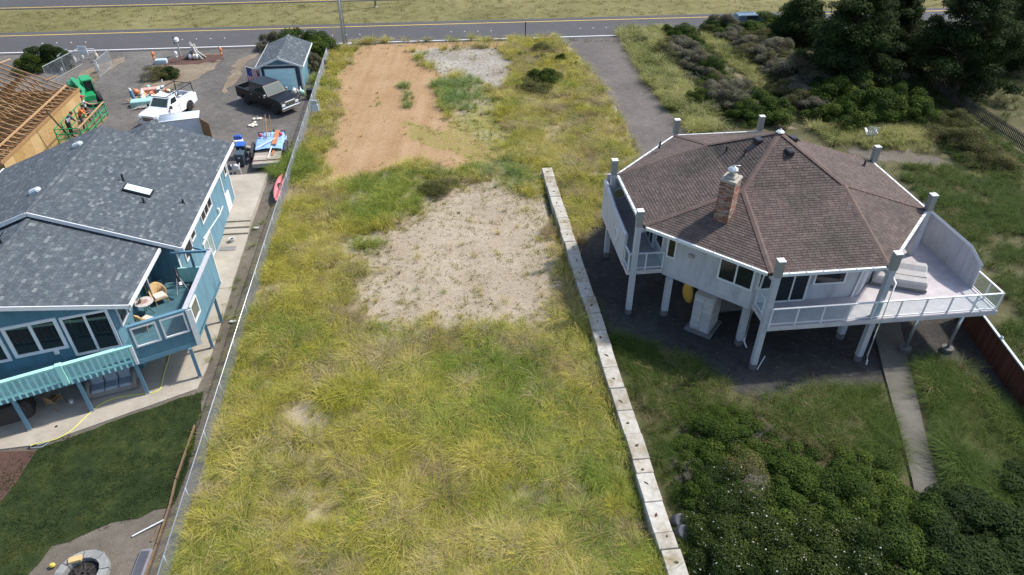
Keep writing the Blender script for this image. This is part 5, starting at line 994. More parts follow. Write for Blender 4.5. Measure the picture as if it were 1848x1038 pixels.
P, _ = area_pts(px((420,260),(560,200),(600,90),(330,100),(130,160),(230,200),(380,230)), 1.5, 306); scatter('gravel_stones', D3(P), .8+1.8*rg.random(len(P))**3, rg.random(len(P)), [(pv, pf_, np.ones(6))], grass_mat('stone_tone', (.2,.19,.17), (.16,.15,.13), (.28,.26,.23), (.42,.4,.36)), 'pale loose stones on the dark gravel driveway', 'stones', .3)
# ================================================================ vehicles
def wheel(parent, x, y, r=.40, w=.26, rimc=CHROME):
    mb = MB(); pr = [(r*.62,-w/2),(r*.9,-w/2),(r,-w*.36),(r,w*.36),(r*.9,w/2),(r*.62,w/2)]; M = Matrix.Translation((x,y,r)) @ Euler((R(90),0,0)).to_matrix().to_4x4()
    mb.lathe(pr, 20, 0, None); o = mb.build('wheel', RUBBER, parent, True, M)
    rm = MB(); rm.lathe([(r*.62,-w*.47),(r*.5,-w*.38),(r*.16,-w*.44),(r*.16,w*.44),(r*.5,w*.38),(r*.62,w*.47)],14); rm.build('rim', rimc, o, True); return o
def arch(cx, r, n=7): return [(cx+r*math.cos(math.pi*i/n), .42+r*math.sin(math.pi*i/n)) for i in range(n+1)]
def pickup(name, label, loc, rz, paint, L=5.85, W=1.98, cab0=1.85, cab1=4.25, bedz=.9, dark_rims=False, crew=True):
    t = thing(name, label, 'truck', loc, rz); hx = -L/2; hw = W/2
    prof = [(.02,.55),(.02,bedz),(cab0,bedz),(cab0,1.24),(cab1,1.25),(cab1+.2,1.24),(L-.4,1.17),(L-.1,1.09),(L,.95),(L,.5)] + arch(L-1.0,.47) + arch(1.15,.47)
    n = len(prof); mb = MB(); V = []
    for y, k in ((-hw,1),(-hw+.06,1),(hw-.06,1),(hw,1)):
        inset = .0 if abs(y) < hw-.01 else .035
        V += [(x+hx, y, z-inset if z > .9 else z) for x, z in prof]
    mb.add(V, [tuple(range(n)), tuple(range(4*n-1,3*n-1,-1))]+[(j*n+i, j*n+(i+1)%n, (j+1)*n+(i+1)%n, (j+1)*n+i) for j in range(3) for i in range(n)]); body = mb.build('body', paint, t)
    mb = MB(); mb.box(hx+.02,hx+cab0,-hw,-hw+.1,bedz-.02,1.27); mb.box(hx+.02,hx+cab0,hw-.1,hw,bedz-.02,1.27); mb.box(hx,hx+.07,-hw,hw,.55,1.26); mb.build('bed_side', paint, t)
    mb = MB(); mb.box(hx+.08,hx+cab0-.02,-hw+.11,hw-.11,bedz,bedz+.02); mb.build('bed_floor', BLACK, t)
    b = [(hx+cab0,-hw+.03,1.2),(hx+cab1+.12,-hw+.03,1.2),(hx+cab1+.12,hw-.03,1.2),(hx+cab0,hw-.03,1.2)]; r0, r1, ry = hx+cab0+.07, hx+cab1-.55, hw-.15; tp = [(r0,-ry,1.9),(r1,-ry,1.9),(r1,ry,1.9),(r0,ry,1.9)]
    mb = MB(); mb.add(b+tp, [(4,5,6,7),(0,1,5,4),(1,2,6,5),(2,3,7,6),(3,0,4,7)]); mb.rbox(r0+.02,r1-.02,-ry+.02,ry-.02,1.88,1.95,.05); mb.build('cab', paint, t)
    gl = glass_dark('car_glass',(.02,.03,.032),.04); fc = {'windshield':(b[1],b[2],tp[2],tp[1]),'rear_window':(b[3],b[0],tp[0],tp[3])}
    for nm, q in fc.items(): w = MB(); w.panel(q,.07,.93,.14,.9,.008,.01); w.build(nm, glass_dark('windshield_glass',(.05,.075,.075),.3) if nm == 'windshield' else gl, t).data.materials[0].node_tree.nodes['Principled BSDF'].inputs['Specular IOR Level'].default_value = .12
    for q in ((b[0],b[1],tp[1],tp[0]),(b[2],b[3],tp[3],tp[2])):
        for u0, u1 in (((.06,.46),(.5,.86)) if crew else ((.2,.8),)):
            w = MB(); w.panel(q,u0 if q[0] == b[0] else 1-u1,u1 if q[0] == b[0] else 1-u0,.3,.86,.008,.01); w.build('side_window', gl, t)
    for y in (-1, 1):
        for x in ((cab0+.05, (cab0+cab1)/2, cab1+.02) if crew else (cab0+.15, cab1-.02)):
            s_m = MB(); s_m.box(hx+x-.009,hx+x+.009,y*hw-.006,y*hw+.006,.52,1.2); s_m.build('door_seam', BLACK, t)
            s_m = MB(); s_m.rbox(hx+x+.1,hx+x+.26,y*hw-.02,y*hw+.03,1.02,1.06,.01); s_m.build('door_handle', CHROME if x < cab1-.1 else BLACK, t)
        for x in (1.15, L-1.0):
            s_m = MB(); s_m.path([(hx+x+.5*math.cos(math.pi*i/8), y*(hw-.01), .42+.5*math.sin(math.pi*i/8)) for i in range(9)],.035,5); s_m.build('wheel_arch', BLACK, t)
        for x in (1.15, L-1.0): wheel(t, hx+x, y*(hw-.15), .41, .27, DARKMETAL if dark_rims else CHROME)
        m_ = MB(); m_.rbox(-.08,.08,-.12,.12,-.08,.14,.04); m_.build('mirror', CHROME if dark_rims else BLACK, t, M=Mt(hx+cab1-.1,y*(hw+.14),1.28))
        h = MB(); h.rbox(-.05,.03,-.2,.2,-.1,.1,.04); h.build('headlight', mat('lamp_glass',(.6,.62,.62),.15,.1), t, M=Mt(hx+L,y*(hw-.3),.83))
        h = MB(); h.rbox(-.03,.04,-.09,.09,-.16,.16,.02); h.build('tail_light', mat('tail_red',(.3,.02,.02),.3), t, M=Mt(hx,y*(hw-.11),1.02))
    m_ = MB(); m_.rbox(-.06,.05,-.56,.56,-.2,.22,.06); gr = m_.build('grille', CHROME, t, M=Mt(hx+L,0,.84)); g2 = MB(); [g2.box(.051,.06,-.45,.45,-.13+.09*i,-.08+.09*i) for i in range(3)]; g2.build('grille_slot', BLACK, gr)
    m_ = MB(); m_.rbox(hx+L-.05,hx+L+.12,-hw+.04,hw-.04,.42,.66,.05); m_.build('front_bumper', CHROME if dark_rims else WHITE, t); m_ = MB(); m_.rbox(hx-.12,hx+.02,-hw+.06,hw-.06,.45,.62,.04); m_.build('rear_bumper', CHROME, t)
    return t
def carpaint(name, c, rough=.25, coat=.6):
    m, nt, p, _ = nodes(name); p.inputs['Base Color'].default_value = (*c,1); p.inputs['Roughness'].default_value = rough; p.inputs['Coat Weight'].default_value = coat; p.inputs['Specular IOR Level'].default_value = .3; p.inputs['Coat Roughness'].default_value = .08; return m
pickup('pickup_truck', 'black crew cab pickup parked in front of the shed', wl(-14.75,61.4), TH+R(-42), carpaint('black_paint',(.004,.005,.007),.38,.1), dark_rims=True).scale = (1.02,1.02,1.16)
wt_ = pickup('pickup_truck', 'white pickup with black ladder rack beside the buoy pile', wl(-22.7,59.9), TH+R(-110), carpaint('white_car_paint',(.78,.8,.82),.3), L=5.35, W=1.9, cab0=2.25, cab1=3.75, crew=False)
mb = MB()
for x in (-2.5,-.3):
    for y in (-.85,.85): mb.beam((x,y,1.25),(x,y*.95,2.1),.05,.05)
    mb.beam((x,-.85,2.1),(x,.85,2.1),.05,.05)
mb.beam((-2.6,-.82,2.12),(.9,-.82,2.12),.05,.05); mb.beam((-2.6,.82,2.12),(.9,.82,2.12),.05,.05); mb.beam((.9,-.82,2.1),(.9,.82,2.1),.05,.05); mb.build('ladder_rack', DARKMETAL, wt_)
mb = MB(); mb.rbox(-2.5,-.5,.62,.86,1.26,1.42,.03); mb.build('side_toolbox', mat('toolbox_grey',(.5,.52,.52),.4), wt_)
for i,(x,y,c) in enumerate(((-1.2,-.2,(.03,.08,.35)),(-1.6,.15,(.6,.6,.6)),(-.6,-.4,(.3,.03,.02)))):
    mb = MB(); mb.rbox(-.2,.2,-.16,.16,0,.35,.04); tag(mb.build('tool_case', mat('case%d'%i,c,.5), None, M=wt_.matrix_basis@Mt(x,y,.925,.3*i)), ('blue tool case in the white pickup bed','white tool case in the white pickup bed','red tool case behind the white pickup cab')[i], 'tool case')
# enclosed cargo trailer, back door open
ct = thing('cargo_trailer', 'white enclosed cargo trailer with its brown back door open', 'trailer', wl(-20.35,55.3), TH+R(12)); ct.scale = (.86,.86,.9)
M_TRW = mat('trailer_skin',(.58,.63,.68),.35,.08,2,.2); mb = MB(); L_,W_,H_ = 1.7,.9,2.05
mb.box(-L_,L_,-W_,-W_+.04,.45,H_); mb.box(-L_,L_,W_-.04,W_,.45,H_); mb.box(-L_,-L_+.04,-W_+.04,W_-.04,.45,H_); mb.box(-L_,L_,-W_,W_,.4,.448); mb.build('body', M_TRW, ct)
mb = MB(); n = 9; vs = [(x, -W_-.02+(2*W_+.04)*i/(n-1), H_+.002+.1*math.sin(math.pi*i/(n-1))) for x in (-L_-.03,L_+.03) for i in range(n)]; mb.add(vs, [(i,i+1,n+i+1,n+i) for i in range(n-1)]+[tuple(range(n)),tuple(range(2*n-1,n-1,-1))]); mb.build('roof', M_TRW, ct, True)
mb = MB(); mb.box(-L_+.05,L_-.02,-W_+.05,W_-.05,.45,.47); mb.build('floor_plate', mat('ply_dark',(.06,.045,.03),.9), ct)
for y in (-W_,W_): mb = MB(); mb.beam((-L_,y,H_-.03),(L_,y,H_-.03),.06,.07); mb.build('trim_rail', CHROME, ct)
mb = MB(); mb.box(0,.05,-1.75,0,.5,H_-.05); d_ = mb.build('back_door', mat('ply_brown',(.28,.16,.07),.8,.2,3), ct, M=Mt(L_+.02,-W_+.02,0,R(28))); mb = MB(); mb.box(-.015,-.003,-1.78,.02,.48,.54); mb.box(-.015,-.003,-1.78,.02,H_-.1,H_-.04); mb.box(-.015,-.003,-1.78,-1.72,.54,H_-.1); mb.build('door_edge', DARKMETAL, d_)
for y in (-1,1): wheel(ct, 0, y*(W_+.12), .33, .2)
mb = MB(); mb.beam((-L_,0,.45),(-L_-1.1,0,.45),.1,.1); mb.build('tow_bar', DARKMETAL, ct)
# open utility trailer
ut = thing('utility_trailer', 'open plank trailer loaded with blue tarp, boards and sticks', 'trailer', wl(-13.0,51.2), TH+R(4))
M_PLANK = mat_pieces('weathered_plank', [(0,(.30,.26,.22)),(.5,(.38,.34,.29)),(1,(.45,.40,.35))], .9, 14)
b = MB(); b.box(-.98,.98,0,.19,.56,.6); bm_ = b.mesh('plank', M_PLANK)
for k in range(24): link('plank', bm_, ut, Matrix.Translation((0,-2.4+k*.2,.002*(k%2))))
mb = MB(); mb.box(-1.02,1.02,-2.46,-2.41,.3,.6); mb.build('rear_plank', M_PLANK, ut); mb = MB(); mb.box(-1.02,-.985,-2.4,2.4,.42,.62); mb.box(.985,1.02,-2.4,2.4,.42,.62); mb.box(-1.02,1.02,-2.0,-1.93,.603,.65); mb.build('frame', mat('rust_frame',(.12,.06,.04),.8,.3,5), ut)
mb = MB()
for z in (.62,.95): mb.beam((-1,2.4,z),(1,2.4,z),.05,.05)
for x in (-1,-.3,.4,1): mb.beam((x,2.4,.6),(x,2.4,.97),.05,.05)
mb.beam((0,2.4,.5),(0,3.6,.5),.1,.1); mb.beam((0,3.5,.0),(0,3.5,.7),.06,.06); mb.build('front_rail', DARKMETAL, ut)
for sx in (-1,1):
    for y in (-.55,.45):
        wheel_o = wheel(ut, 0, 0, .38, .22); wheel_o.matrix_local = Mt(sx*1.22,y,.38) @ Euler((R(90),0,R(90))).to_matrix().to_4x4()
    mb = MB(); mb.path([(sx*1.22,-1.05,.5),(sx*1.22,-.95,.82),(sx*1.22,.85,.82),(sx*1.22,.95,.5)],.1,4); mb.build('mudguard', BLACK, ut)
gx, gy = np.meshgrid(np.linspace(-1.08,1.12,26), np.linspace(-.5,2.45,30)); q = np.column_stack([gx.ravel(), gy.ravel()]); zz = .66+.3*vnoise(q,.7,71,3)+.12*(1-((q[:,0])/1.1)**2); zz = np.where(np.abs(q[:,0]) > 1.0, .52, zz); ii = (np.arange(29)[:,None]*26+np.arange(25)[None,:]).ravel()
tag(link('tarp', npmesh('tarp', np.column_stack([q+.06*(vnoise(q,.3,72)[:,None]-.5), zz]), np.stack([ii,ii+1,ii+27,ii+26],1), [mat('tarp_blue',(.24,.40,.66),.45,.15,3)], True), None, ut.matrix_basis), 'crumpled pale blue tarp spread over the plank trailer', 'tarp')
for nm,lb,a,b_,w,h,c in (('board','wide reddish brown board lying on the blue tarp',(.45,-.2,1.05),(.55,2.2,1.12),.34,.05,(.42,.17,.07)),('board','short reddish board at the tarp edge',(.33,-1.3,.64),(.38,-.3,.7),.14,.06,(.36,.15,.07)),('pipe','white plastic pipe lying across the tarp',(-.9,-.4,.9),(.5,.7,1.15),.06,.06,(.7,.7,.68)),('pipe','white plastic pipe along the trailer deck',(.05,-1.7,.66),(.3,0,.95),.06,.06,(.7,.7,.68))):
    mb = MB(); mb.beam(a,b_,w,h); tag(mb.build(nm, mat(lb[:18],c,.7,.15,3), None, M=ut.matrix_basis), lb, 'board' if nm == 'board' else 'pipe')
for k,(x,y,hh) in enumerate(((-.45,1.6,1.5),(-.25,1.8,1.7),(-.3,2.0,1.3),(.05,1.9,1.6))):
    mb = MB(); mb.path([(x,y-.5,.8),(x+.05,y,.8+hh*.5),(x+.1,y+.3,.8+hh)],.03,5); tag(mb.build('wooden_stick', LUMBER, None, M=ut.matrix_basis), 'thin wooden stick poking up from the plank trailer', 'stick', 'sticks on the trailer')
for x,lb in ((-.75,'red float at the left front of the tarp'),(.78,'red float at the right front of the tarp')): mb = MB(); mb.ball((x,1.6,1.05),.15,10); tag(mb.build('red_float', mat('float_red',(.5,.06,.08),.5), None, True, ut.matrix_basis), lb, 'float')
# car on the road
sv_ = thing('parked_car', 'dark blue estate car driving on the near carriageway', 'car', RO+RN*1.6+RD*27.6+Vector((0,0,.02)), RA); bp = carpaint('blue_paint',(.03,.07,.10)); L=4.5; hw=.9
prof = [(0,.4),(0,.95),(.15,1.0),(3.1,.98),(4.2,.9),(4.5,.7),(4.5,.4)]+arch(3.65,.38)+arch(.85,.38); n = len(prof); mb = MB(); mb.add([(x-L/2,y,z) for y in (-hw,hw) for x,z in prof],[tuple(range(n)),tuple(range(2*n-1,n-1,-1))]+[(i,(i+1)%n,(i+1)%n+n,i+n) for i in range(n)]); mb.build('body', bp, sv_)
b = [(-2.2,-.86,.96),(1.1,-.86,.96),(1.1,.86,.96),(-2.2,.86,.96)]; tp = [(-1.9,-.66,1.5),(.3,-.66,1.5),(.3,.66,1.5),(-1.9,.66,1.5)]; mb = MB(); mb.add(b+tp,[(4,5,6,7),(0,1,5,4),(1,2,6,5),(2,3,7,6),(3,0,4,7)]); mb.build('cabin', bp, sv_)
for q_ in ((b[0],b[1],tp[1],tp[0]),(b[1],b[2],tp[2],tp[1]),(b[2],b[3],tp[3],tp[2]),(b[3],b[0],tp[0],tp[3])): w = MB(); w.panel(q_,.08,.92,.15,.9,.008,.01); w.build('window', GLASS, sv_)
for y in (-1,1):
    for x in (.85,3.65): wheel(sv_, x-L/2, y*.78, .33, .2)
    mb = MB(); mb.beam((-1.7,y*.6,1.55),(.2,y*.6,1.55),.04,.04); mb.build('roof_rail', CHROME, sv_)

# ================================================================ green lift and basket with three workers
M_GREEN = mat('lift_green',(.01,.28,.09),.4,.1,3)
tl = thing('telehandler', 'green telescopic handler with big black tyres behind the timber house', 'telehandler', wl(-31.0,64.0), TH+R(-58)); tl.scale = (.88,.88,.88)
mb = MB(); mb.rbox(-2.3,1.9,-.75,.75,.7,1.25,.08); mb.rbox(-2.4,-.9,-.95,.95,1.2,1.75,.15); mb.build('chassis', M_GREEN, tl)
mb = MB(); mb.rbox(-.7,.7,.12,.95,1.2,2.35,.1); cb_ = mb.build('cab', GLASS, tl); mb = MB(); mb.rbox(-.78,.78,.05,1.02,2.3,2.45,.06)
for x in (-.7,.66):
    for y in (.13,.93): mb.box(x,x+.06,y-.03,y+.03,1.25,2.3)
mb.build('cab_frame', M_GREEN, cb_)
for x in (-1.6,1.4):
    for y in (-1.0,1.0): w = wheel(tl, x, y, .68, .45)
bpy.context.view_layer.update(); bm0 = tl.matrix_basis.inverted()
mb = MB(); mb.beam((-2.0,-.35,1.9),(3.5,-.3,2.2),.34,.36); bo = mb.build('boom', M_GREEN, tl); tip = bm0 @ wl(-26.7,53.6,2.8); mb = MB(); mb.beam((3.3,-.3,2.2),tip,.24,.26); mb.build('inner_boom', M_GREEN, bo)
mb = MB(); tip2 = bm0 @ wl(-25.6,52.3,2.92); mb.beam(tip, tip2, .2, .2); mb.build('fork_carriage', DARKMETAL, bo)
bs = thing('work_basket', 'green railed work basket raised beside the strand board wall', 'work platform', wl(-25.15,50.2,3.15), TH)
mb = MB(); mb.box(-.85,.85,-2.35,2.35,0,.07); mb.build('floor', mat('basket_floor',(.18,.13,.07),.9,.3,3), bs); mb = MB(); mb.box(-.7,-.5,-1.5,1.5,-.14,-.003); mb.box(.5,.7,-1.5,1.5,-.14,-.003); mb.build('fork_pocket', M_GREEN, bs)
pb = MB(); pb.box(-.03,.03,-.03,.03,.07,1.1); pbm = pb.mesh('rail_post', M_GREEN)
for x in (-.82,.82):
    for y in np.linspace(-2.3,2.3,5): link('rail_post', pbm, bs, Matrix.Translation((x,y,0)))
for y in (-2.3,2.3): link('rail_post', pbm, bs, Matrix.Translation((0,y,0)))
for z in (.35,.72,1.1):
    mb = MB(); mb.beam((.82,-2.3,z),(.82,2.3,z),.05,.05); mb.beam((-.82,-2.3,z),(-.82,2.3,z),.05,.05); mb.beam((-.82,-2.3,z),(.82,-2.3,z),.05,.05); mb.beam((-.82,2.3,z),(.82,2.3,z),.05,.05); mb.build('guard_rail', M_GREEN, bs)
mb = MB(); mb.beam((.86,-2.55,1.18),(.84,2.3,1.17),.09,.06); tag(mb.build('plank', LUMBER, None, M=bs.matrix_basis), 'long new plank resting along the green basket rail', 'board')
mb = MB(); mb.beam((-.6,-1.2,.07),(-.95,-2.1,2.3),.06,.09); tag(mb.build('prop_board', mat('prop_dark',(.05,.035,.025),.8), None, M=bs.matrix_basis), 'dark upright board leaning at the basket end', 'board')
def person(name, label, M, pose, shirt, pants, skin=(.42,.25,.17), sleeves=True, cap=None, hair=(.03,.02,.015)):
    J = dict(pel=(0,0,.95), wst=(0,0,1.08), chs=(0,.02,1.32), nck=(0,.02,1.5), hd0=(0,.03,1.58), hd1=(0,.05,1.7))
    for s, k in ((-1,'l'),(1,'r')): J.update({k+'hp':(s*.1,0,.92), k+'kn':(s*.12,.03,.5), k+'an':(s*.13,-.02,.09), k+'to':(s*.15,.15,.04), k+'sh':(s*.19,.02,1.42), k+'el':(s*.27,.02,1.13), k+'wr':(s*.28,.12,.9), k+'ha':(s*.28,.17,.83)})
    J.update(pose); Rad = dict(pel=.15, wst=.14, chs=.165, nck=.06, hd0=.085, hd1=.095); 
    for k in 'lr': Rad.update({k+'hp':.095, k+'kn':.065, k+'an':.045, k+'to':.04, k+'sh':.07, k+'el':.048, k+'wr':.034, k+'ha':.036})
    Ed = [('pel','wst'),('wst','chs'),('chs','nck'),('nck','hd0'),('hd0','hd1')]+[e for k in 'lr' for e in (('pel',k+'hp'),(k+'hp',k+'kn'),(k+'kn',k+'an'),(k+'an',k+'to'),('chs',k+'sh'),(k+'sh',k+'el'),(k+'el',k+'wr'),(k+'wr',k+'ha'))]
    for k, s in (('l',-1),('r',1)):
        w, h = Vector(J[k+'wr']), Vector(J[k+'ha']); d = (h-w).normalized(); sd = d.orthogonal().normalized()
        for i, off in enumerate((-.03,-.01,.01,.03)):
            nm = k+'f%d'%i; J[nm+'a'] = tuple(h+d*.06+sd*off); J[nm+'b'] = tuple(h+d*(.1+.01*(i in (1,2)))+sd*off+Vector((0,0,-.015))); Rad[nm+'a'] = .0095; Rad[nm+'b'] = .008; Ed += [(k+'ha',nm+'a'),(nm+'a',nm+'b')]
        nm = k+'t'; J[nm] = tuple(h+sd*.06+d*.02); Rad[nm] = .01; Ed.append((k+'ha',nm))
    ks = list(J); ix = {k:i for i,k in enumerate(ks)}; me = bpy.data.meshes.new('body'); me.from_pydata([J[k] for k in ks], [(ix[a],ix[b]) for a,b in Ed], [])
    o = bpy.data.objects.new('body', me); col.objects.link(o); sk_ = o.modifiers.new('skin','SKIN')
    for i,k in enumerate(ks): v = me.skin_vertices[0].data[i]; v.radius = (Rad[k],Rad[k]*.8 if k in ('pel','wst','chs') else Rad[k]); v.use_root = (k == 'pel')
    ss = o.modifiers.new('sub','SUBSURF'); ss.levels = 1; ss.render_levels = 1
    dg = bpy.context.evaluated_depsgraph_get(); em = bpy.data.meshes.new_from_object(o.evaluated_get(dg)); bpy.data.objects.remove(o)
    ms = [mat(name+'_shirt',shirt,.8,.12,6), mat(name+'_pants',pants,.85,.15,6), mat(name+'_skin',skin,.55,.06,6), mat(name+'_boot',(.05,.035,.025),.7), mat(name+'_hair',hair,.8)]
    em.materials.clear(); [em.materials.append(m) for m in ms]
    segs = [(Vector(J[a]),Vector(J[b]),a,b) for a,b in Ed]
    for f in em.polygons:
        c = f.center; best = min(segs, key=lambda s: (c-(s[0]+(s[1]-s[0])*max(0,min(1,(c-s[0]).dot(s[1]-s[0])/max((s[1]-s[0]).length_squared,1e-9))))).length)
        a, b_ = best[2], best[3]; leg = any(x in b_ for x in ('hp','kn')) or b_[1:] == 'an'
        f.material_index = 1 if leg or (a == 'pel' and c.z < Vector(J['pel']).z+.05) else 3 if b_[1:] == 'to' else 0 if a in ('pel','wst','chs') and b_ not in ('nck',) or (a == 'chs' and c.z < J['nck'][2]-.05) or (sleeves and b_[1:] == 'el') else 2
        f.use_smooth = True
    P_ = thing('person', label, 'person'); P_.matrix_world = M @ Matrix.Diagonal((1.12,1.12,1.08,1)); bd = link('body', em, P_)
    hd = Vector(J['hd1']); hm = MB(); hm.ball((0,-.012,.03),.105,12,(.92,1,1)); 
    q = hm.build('cap' if cap else 'hair', mat(name+'_cap',cap,.7) if cap else ms[4], P_, True, Matrix.Translation(hd+Vector((0,0,.0))))
    if cap: b2 = MB(); b2.rbox(-.07,.07,.06,.18,.03,.045,.02); b2.build('brim', mat(name+'_brim',cap,.7), q)
    fz = MB(); fz.ball((0,.1,-.04),.02,6); fz.build('nose', ms[2], P_, True, Matrix.Translation(hd))
    for sx in (-1,1):
        e = MB(); e.ball((sx*.035,.088,0),.011,6); e.build('eye', BLACK, P_, True, Matrix.Translation(hd)); e = MB(); e.ball((sx*.097,-.005,-.02),.025,6,(.5,1,1.2)); e.build('ear', ms[2], P_, True, Matrix.Translation(hd))
    e = MB(); e.ball((0,.088,-.075),.022,6,(1.2,.4,.35)); e.build('mouth', mat(name+'_lip',(.3,.1,.08),.5), P_, True, Matrix.Translation(hd)); return P_
BM = bs.matrix_basis
person('worker_a', 'worker in an orange shirt bending over the basket rail', BM@Mt(.1,-.2,.07,R(-70)), dict(chs=(0,.16,1.27),nck=(0,.26,1.42),hd0=(0,.3,1.48),hd1=(0,.36,1.58),lsh=(-.19,.2,1.38),rsh=(.19,.2,1.38),lel=(-.26,.32,1.12),rel=(.26,.32,1.12),lwr=(-.2,.52,1.16),rwr=(.2,.52,1.16),lha=(-.18,.6,1.17),rha=(.18,.6,1.17)), (.72,.16,.035), (.05,.05,.05))
person('worker_b', 'worker in a white tank top and red cap reaching along the plank', BM@Mt(-.1,1.35,.07,R(-55)), dict(rel=(.34,.3,1.25),rwr=(.36,.55,1.2),rha=(.36,.63,1.19)), (.75,.75,.75), (.03,.03,.035), sleeves=False, cap=(.4,.03,.03))
pc = person('worker_c', 'worker in dark navy clothes with white stripes crouching by the wall', BM@Mt(-.3,-1.35,.07,R(-40)), dict(chs=(0,.2,1.2),nck=(0,.32,1.33),hd0=(0,.36,1.38),hd1=(0,.43,1.47),lsh=(-.19,.24,1.3),rsh=(.19,.24,1.3),lel=(-.25,.38,1.05),rel=(.25,.38,1.05),lwr=(-.18,.55,.95),rwr=(.18,.55,.95),lha=(-.16,.62,.92),rha=(.16,.62,.92)), (.015,.018,.03), (.015,.015,.02))
for k in range(3): st = MB(); st.rbox(.12,.2,-.06+k*.09,-.01+k*.09,1.06+k*.03,1.3,.01); st.build('sleeve_stripe', WHITE, pc)
# ================================================================ yard things of the left property
def kayak(name, label, M, L, c, hollow=True):
    mb = MB(); n = 12; ks = 13; vs = []
    for i in range(ks):
        t = i/(ks-1); s = math.sin(math.pi*t)**.55; w, h = .34*s+.01, .16*s+.01; lift = .1*(2*t-1)**4
        for j in range(n): a = 2*math.pi*j/n; vs.append(((t-.5)*L, w*math.cos(a), lift+.17+h*math.sin(a)*(1 if math.sin(a) < 0 else .75)))
    mb.add(vs, [(i*n+j,i*n+(j+1)%n,(i+1)*n+(j+1)%n,(i+1)*n+j) for i in range(ks-1) for j in range(n)]+[tuple(range(n)),tuple(range((ks-1)*n,ks*n))])
    t = thing(name, label, 'kayak'); t.matrix_world = M; mb.build('hull', mat(name+'_'+label[:6],c,.4,.06,2), t, True)
    ck = MB(); ck.lathe([(.26,.27),(.24,.31),(.2,.29)],14,M=Matrix.Diagonal((1.6,1,1,1))); ck.build('cockpit', BLACK, t); ck = MB(); ck.box(-L*.42,L*.42,-.012,.012,.292,.302); ck.build('deck_line', BLACK, t); return t
a0, a1 = gp(492,374), gp(508,322); dv = a1-a0; kayak('kayak', 'pink kayak lying against the wire fence', Matrix.Translation((a0+a1)/2+Vector((.05,0,.28)))@Euler((R(55),0,math.atan2(dv.y,dv.x))).to_matrix().to_4x4(), 4.0, (.62,.16,.17))
kw = hr.matrix_basis@Mt(-4.95,-3.45,1.45); kayak('kayak', 'yellow kayak standing on end under the octagonal house', kw@Euler((0,R(-82),R(215))).to_matrix().to_4x4(), 1.7, (.52,.30,.06))
def chair_plastic(name, label, loc, rz, m, s=1.0):
    t = thing(name, label, 'chair', loc, rz); mb = MB(); mb.rbox(-.26,.26,-.25,.25,.4,.44,.05); mb.build('seat', m, t); n = 9
    vs = []; 
    for i in range(n):
        a = math.pi*i/(n-1); vs += [(-.27*math.cos(a),.2+.1*math.sin(a),.42),(-.27*math.cos(a),.27+.12*math.sin(a),.62+.28*math.sin(a)),(-.25*math.cos(a),.24+.1*math.sin(a),.42),(-.25*math.cos(a),.24+.12*math.sin(a),.61+.28*math.sin(a))]
    mb = MB(); mb.add(vs, [(4*i,4*i+4,4*i+5,4*i+1) for i in range(n-1)]+[(4*i+2,4*i+3,4*i+7,4*i+6) for i in range(n-1)]+[(4*i+1,4*i+5,4*i+7,4*i+3) for i in range(n-1)]); mb.build('backrest', m, t, True)
    for sx in (-1,1):
        for sy in (-1,1): mb = MB(); mb.tube((sx*.3,sy*.28,0),(sx*.22,sy*.2,.41),.025,.03,6); mb.build('leg', m, t)
        mb = MB(); mb.path([(sx*.27,-.22,.42),(sx*.29,-.22,.64),(sx*.29,.24,.66)],.025,6); mb.build('armrest', m, t)
    return t
chair_plastic('plastic_chair', 'white plastic garden chair beside the blue house corner', gp(428,312,.0)+Vector((0,0,.0)), R(200), WHITE)
def bin_(label, p, rz, c, lidc):
    t = thing('wheelie_bin', label, 'bin', p, rz); mb = MB(); mb.add([(-.24,-.26,.06),(.24,-.26,.06),(.24,.24,.06),(-.24,.24,.06),(-.31,-.36,1.0),(.31,-.36,1.0),(.31,.34,1.0),(-.31,.34,1.0)],[(3,2,1,0),(4,5,6,7),(0,1,5,4),(1,2,6,5),(2,3,7,6),(3,0,4,7)]); mb.build('body', mat('bin_'+label[:9],c,.5,.08), t)
    mb = MB(); mb.rbox(-.34,.34,-.4,.38,1.002,1.09,.06); mb.build('lid', mat('lid_'+label[:9],lidc,.5,.08), t); mb = MB(); mb.tube((-.28,.4,.98),(.28,.4,.98),.025,n=6); mb.build('handle', BLACK, t)
    for x in (-.27,.27): w = wheel(t, 0, 0, .12, .06, BLACK); w.matrix_local = Mt(x,.27,.12)@Euler((R(90),0,R(90))).to_matrix().to_4x4()
    mb = MB(); mb.lathe([(.09,0),(.08,.006)],8); mb.build('emblem', WHITE, t, M=Mt(0,-.335,.8)@Euler((R(90),0,0)).to_matrix().to_4x4())
bin_('dark slate wheelie bin beside the plank trailer', gp(437,299), TH, (.03,.05,.065), (.045,.065,.08)); bin_('wheelie bin with bright blue lid behind the slate bin', gp(439,283), TH+.05, (.02,.03,.05), (.02,.09,.38))
tb = thing('storage_tub', 'blue and white storage tub beside the bins', 'tub', gp(432,262), TH+.1); mb = MB(); mb.rbox(-.35,.35,-.25,.25,0,.45,.05); mb.build('tub_body', WHITE, tb); mb = MB(); mb.rbox(-.3,.3,.0,.35,.452,.75,.05); mb.build('tub_lid', mat('tub_blue',(.02,.08,.35),.5), tb)
q = MB(); [q.ball((random.uniform(-.4,.4),random.uniform(-.3,.3),.12+.1*random.random()),.22,8,(1.2,.8,.7)) for _ in range(6)]; tag(q.build('canvas_heap', mat('canvas',(.38,.35,.3),.9,.3,4), None, True, Matrix.Translation(gp(452,268))), 'heap of grey canvas between bins and trailer', 'canvas')
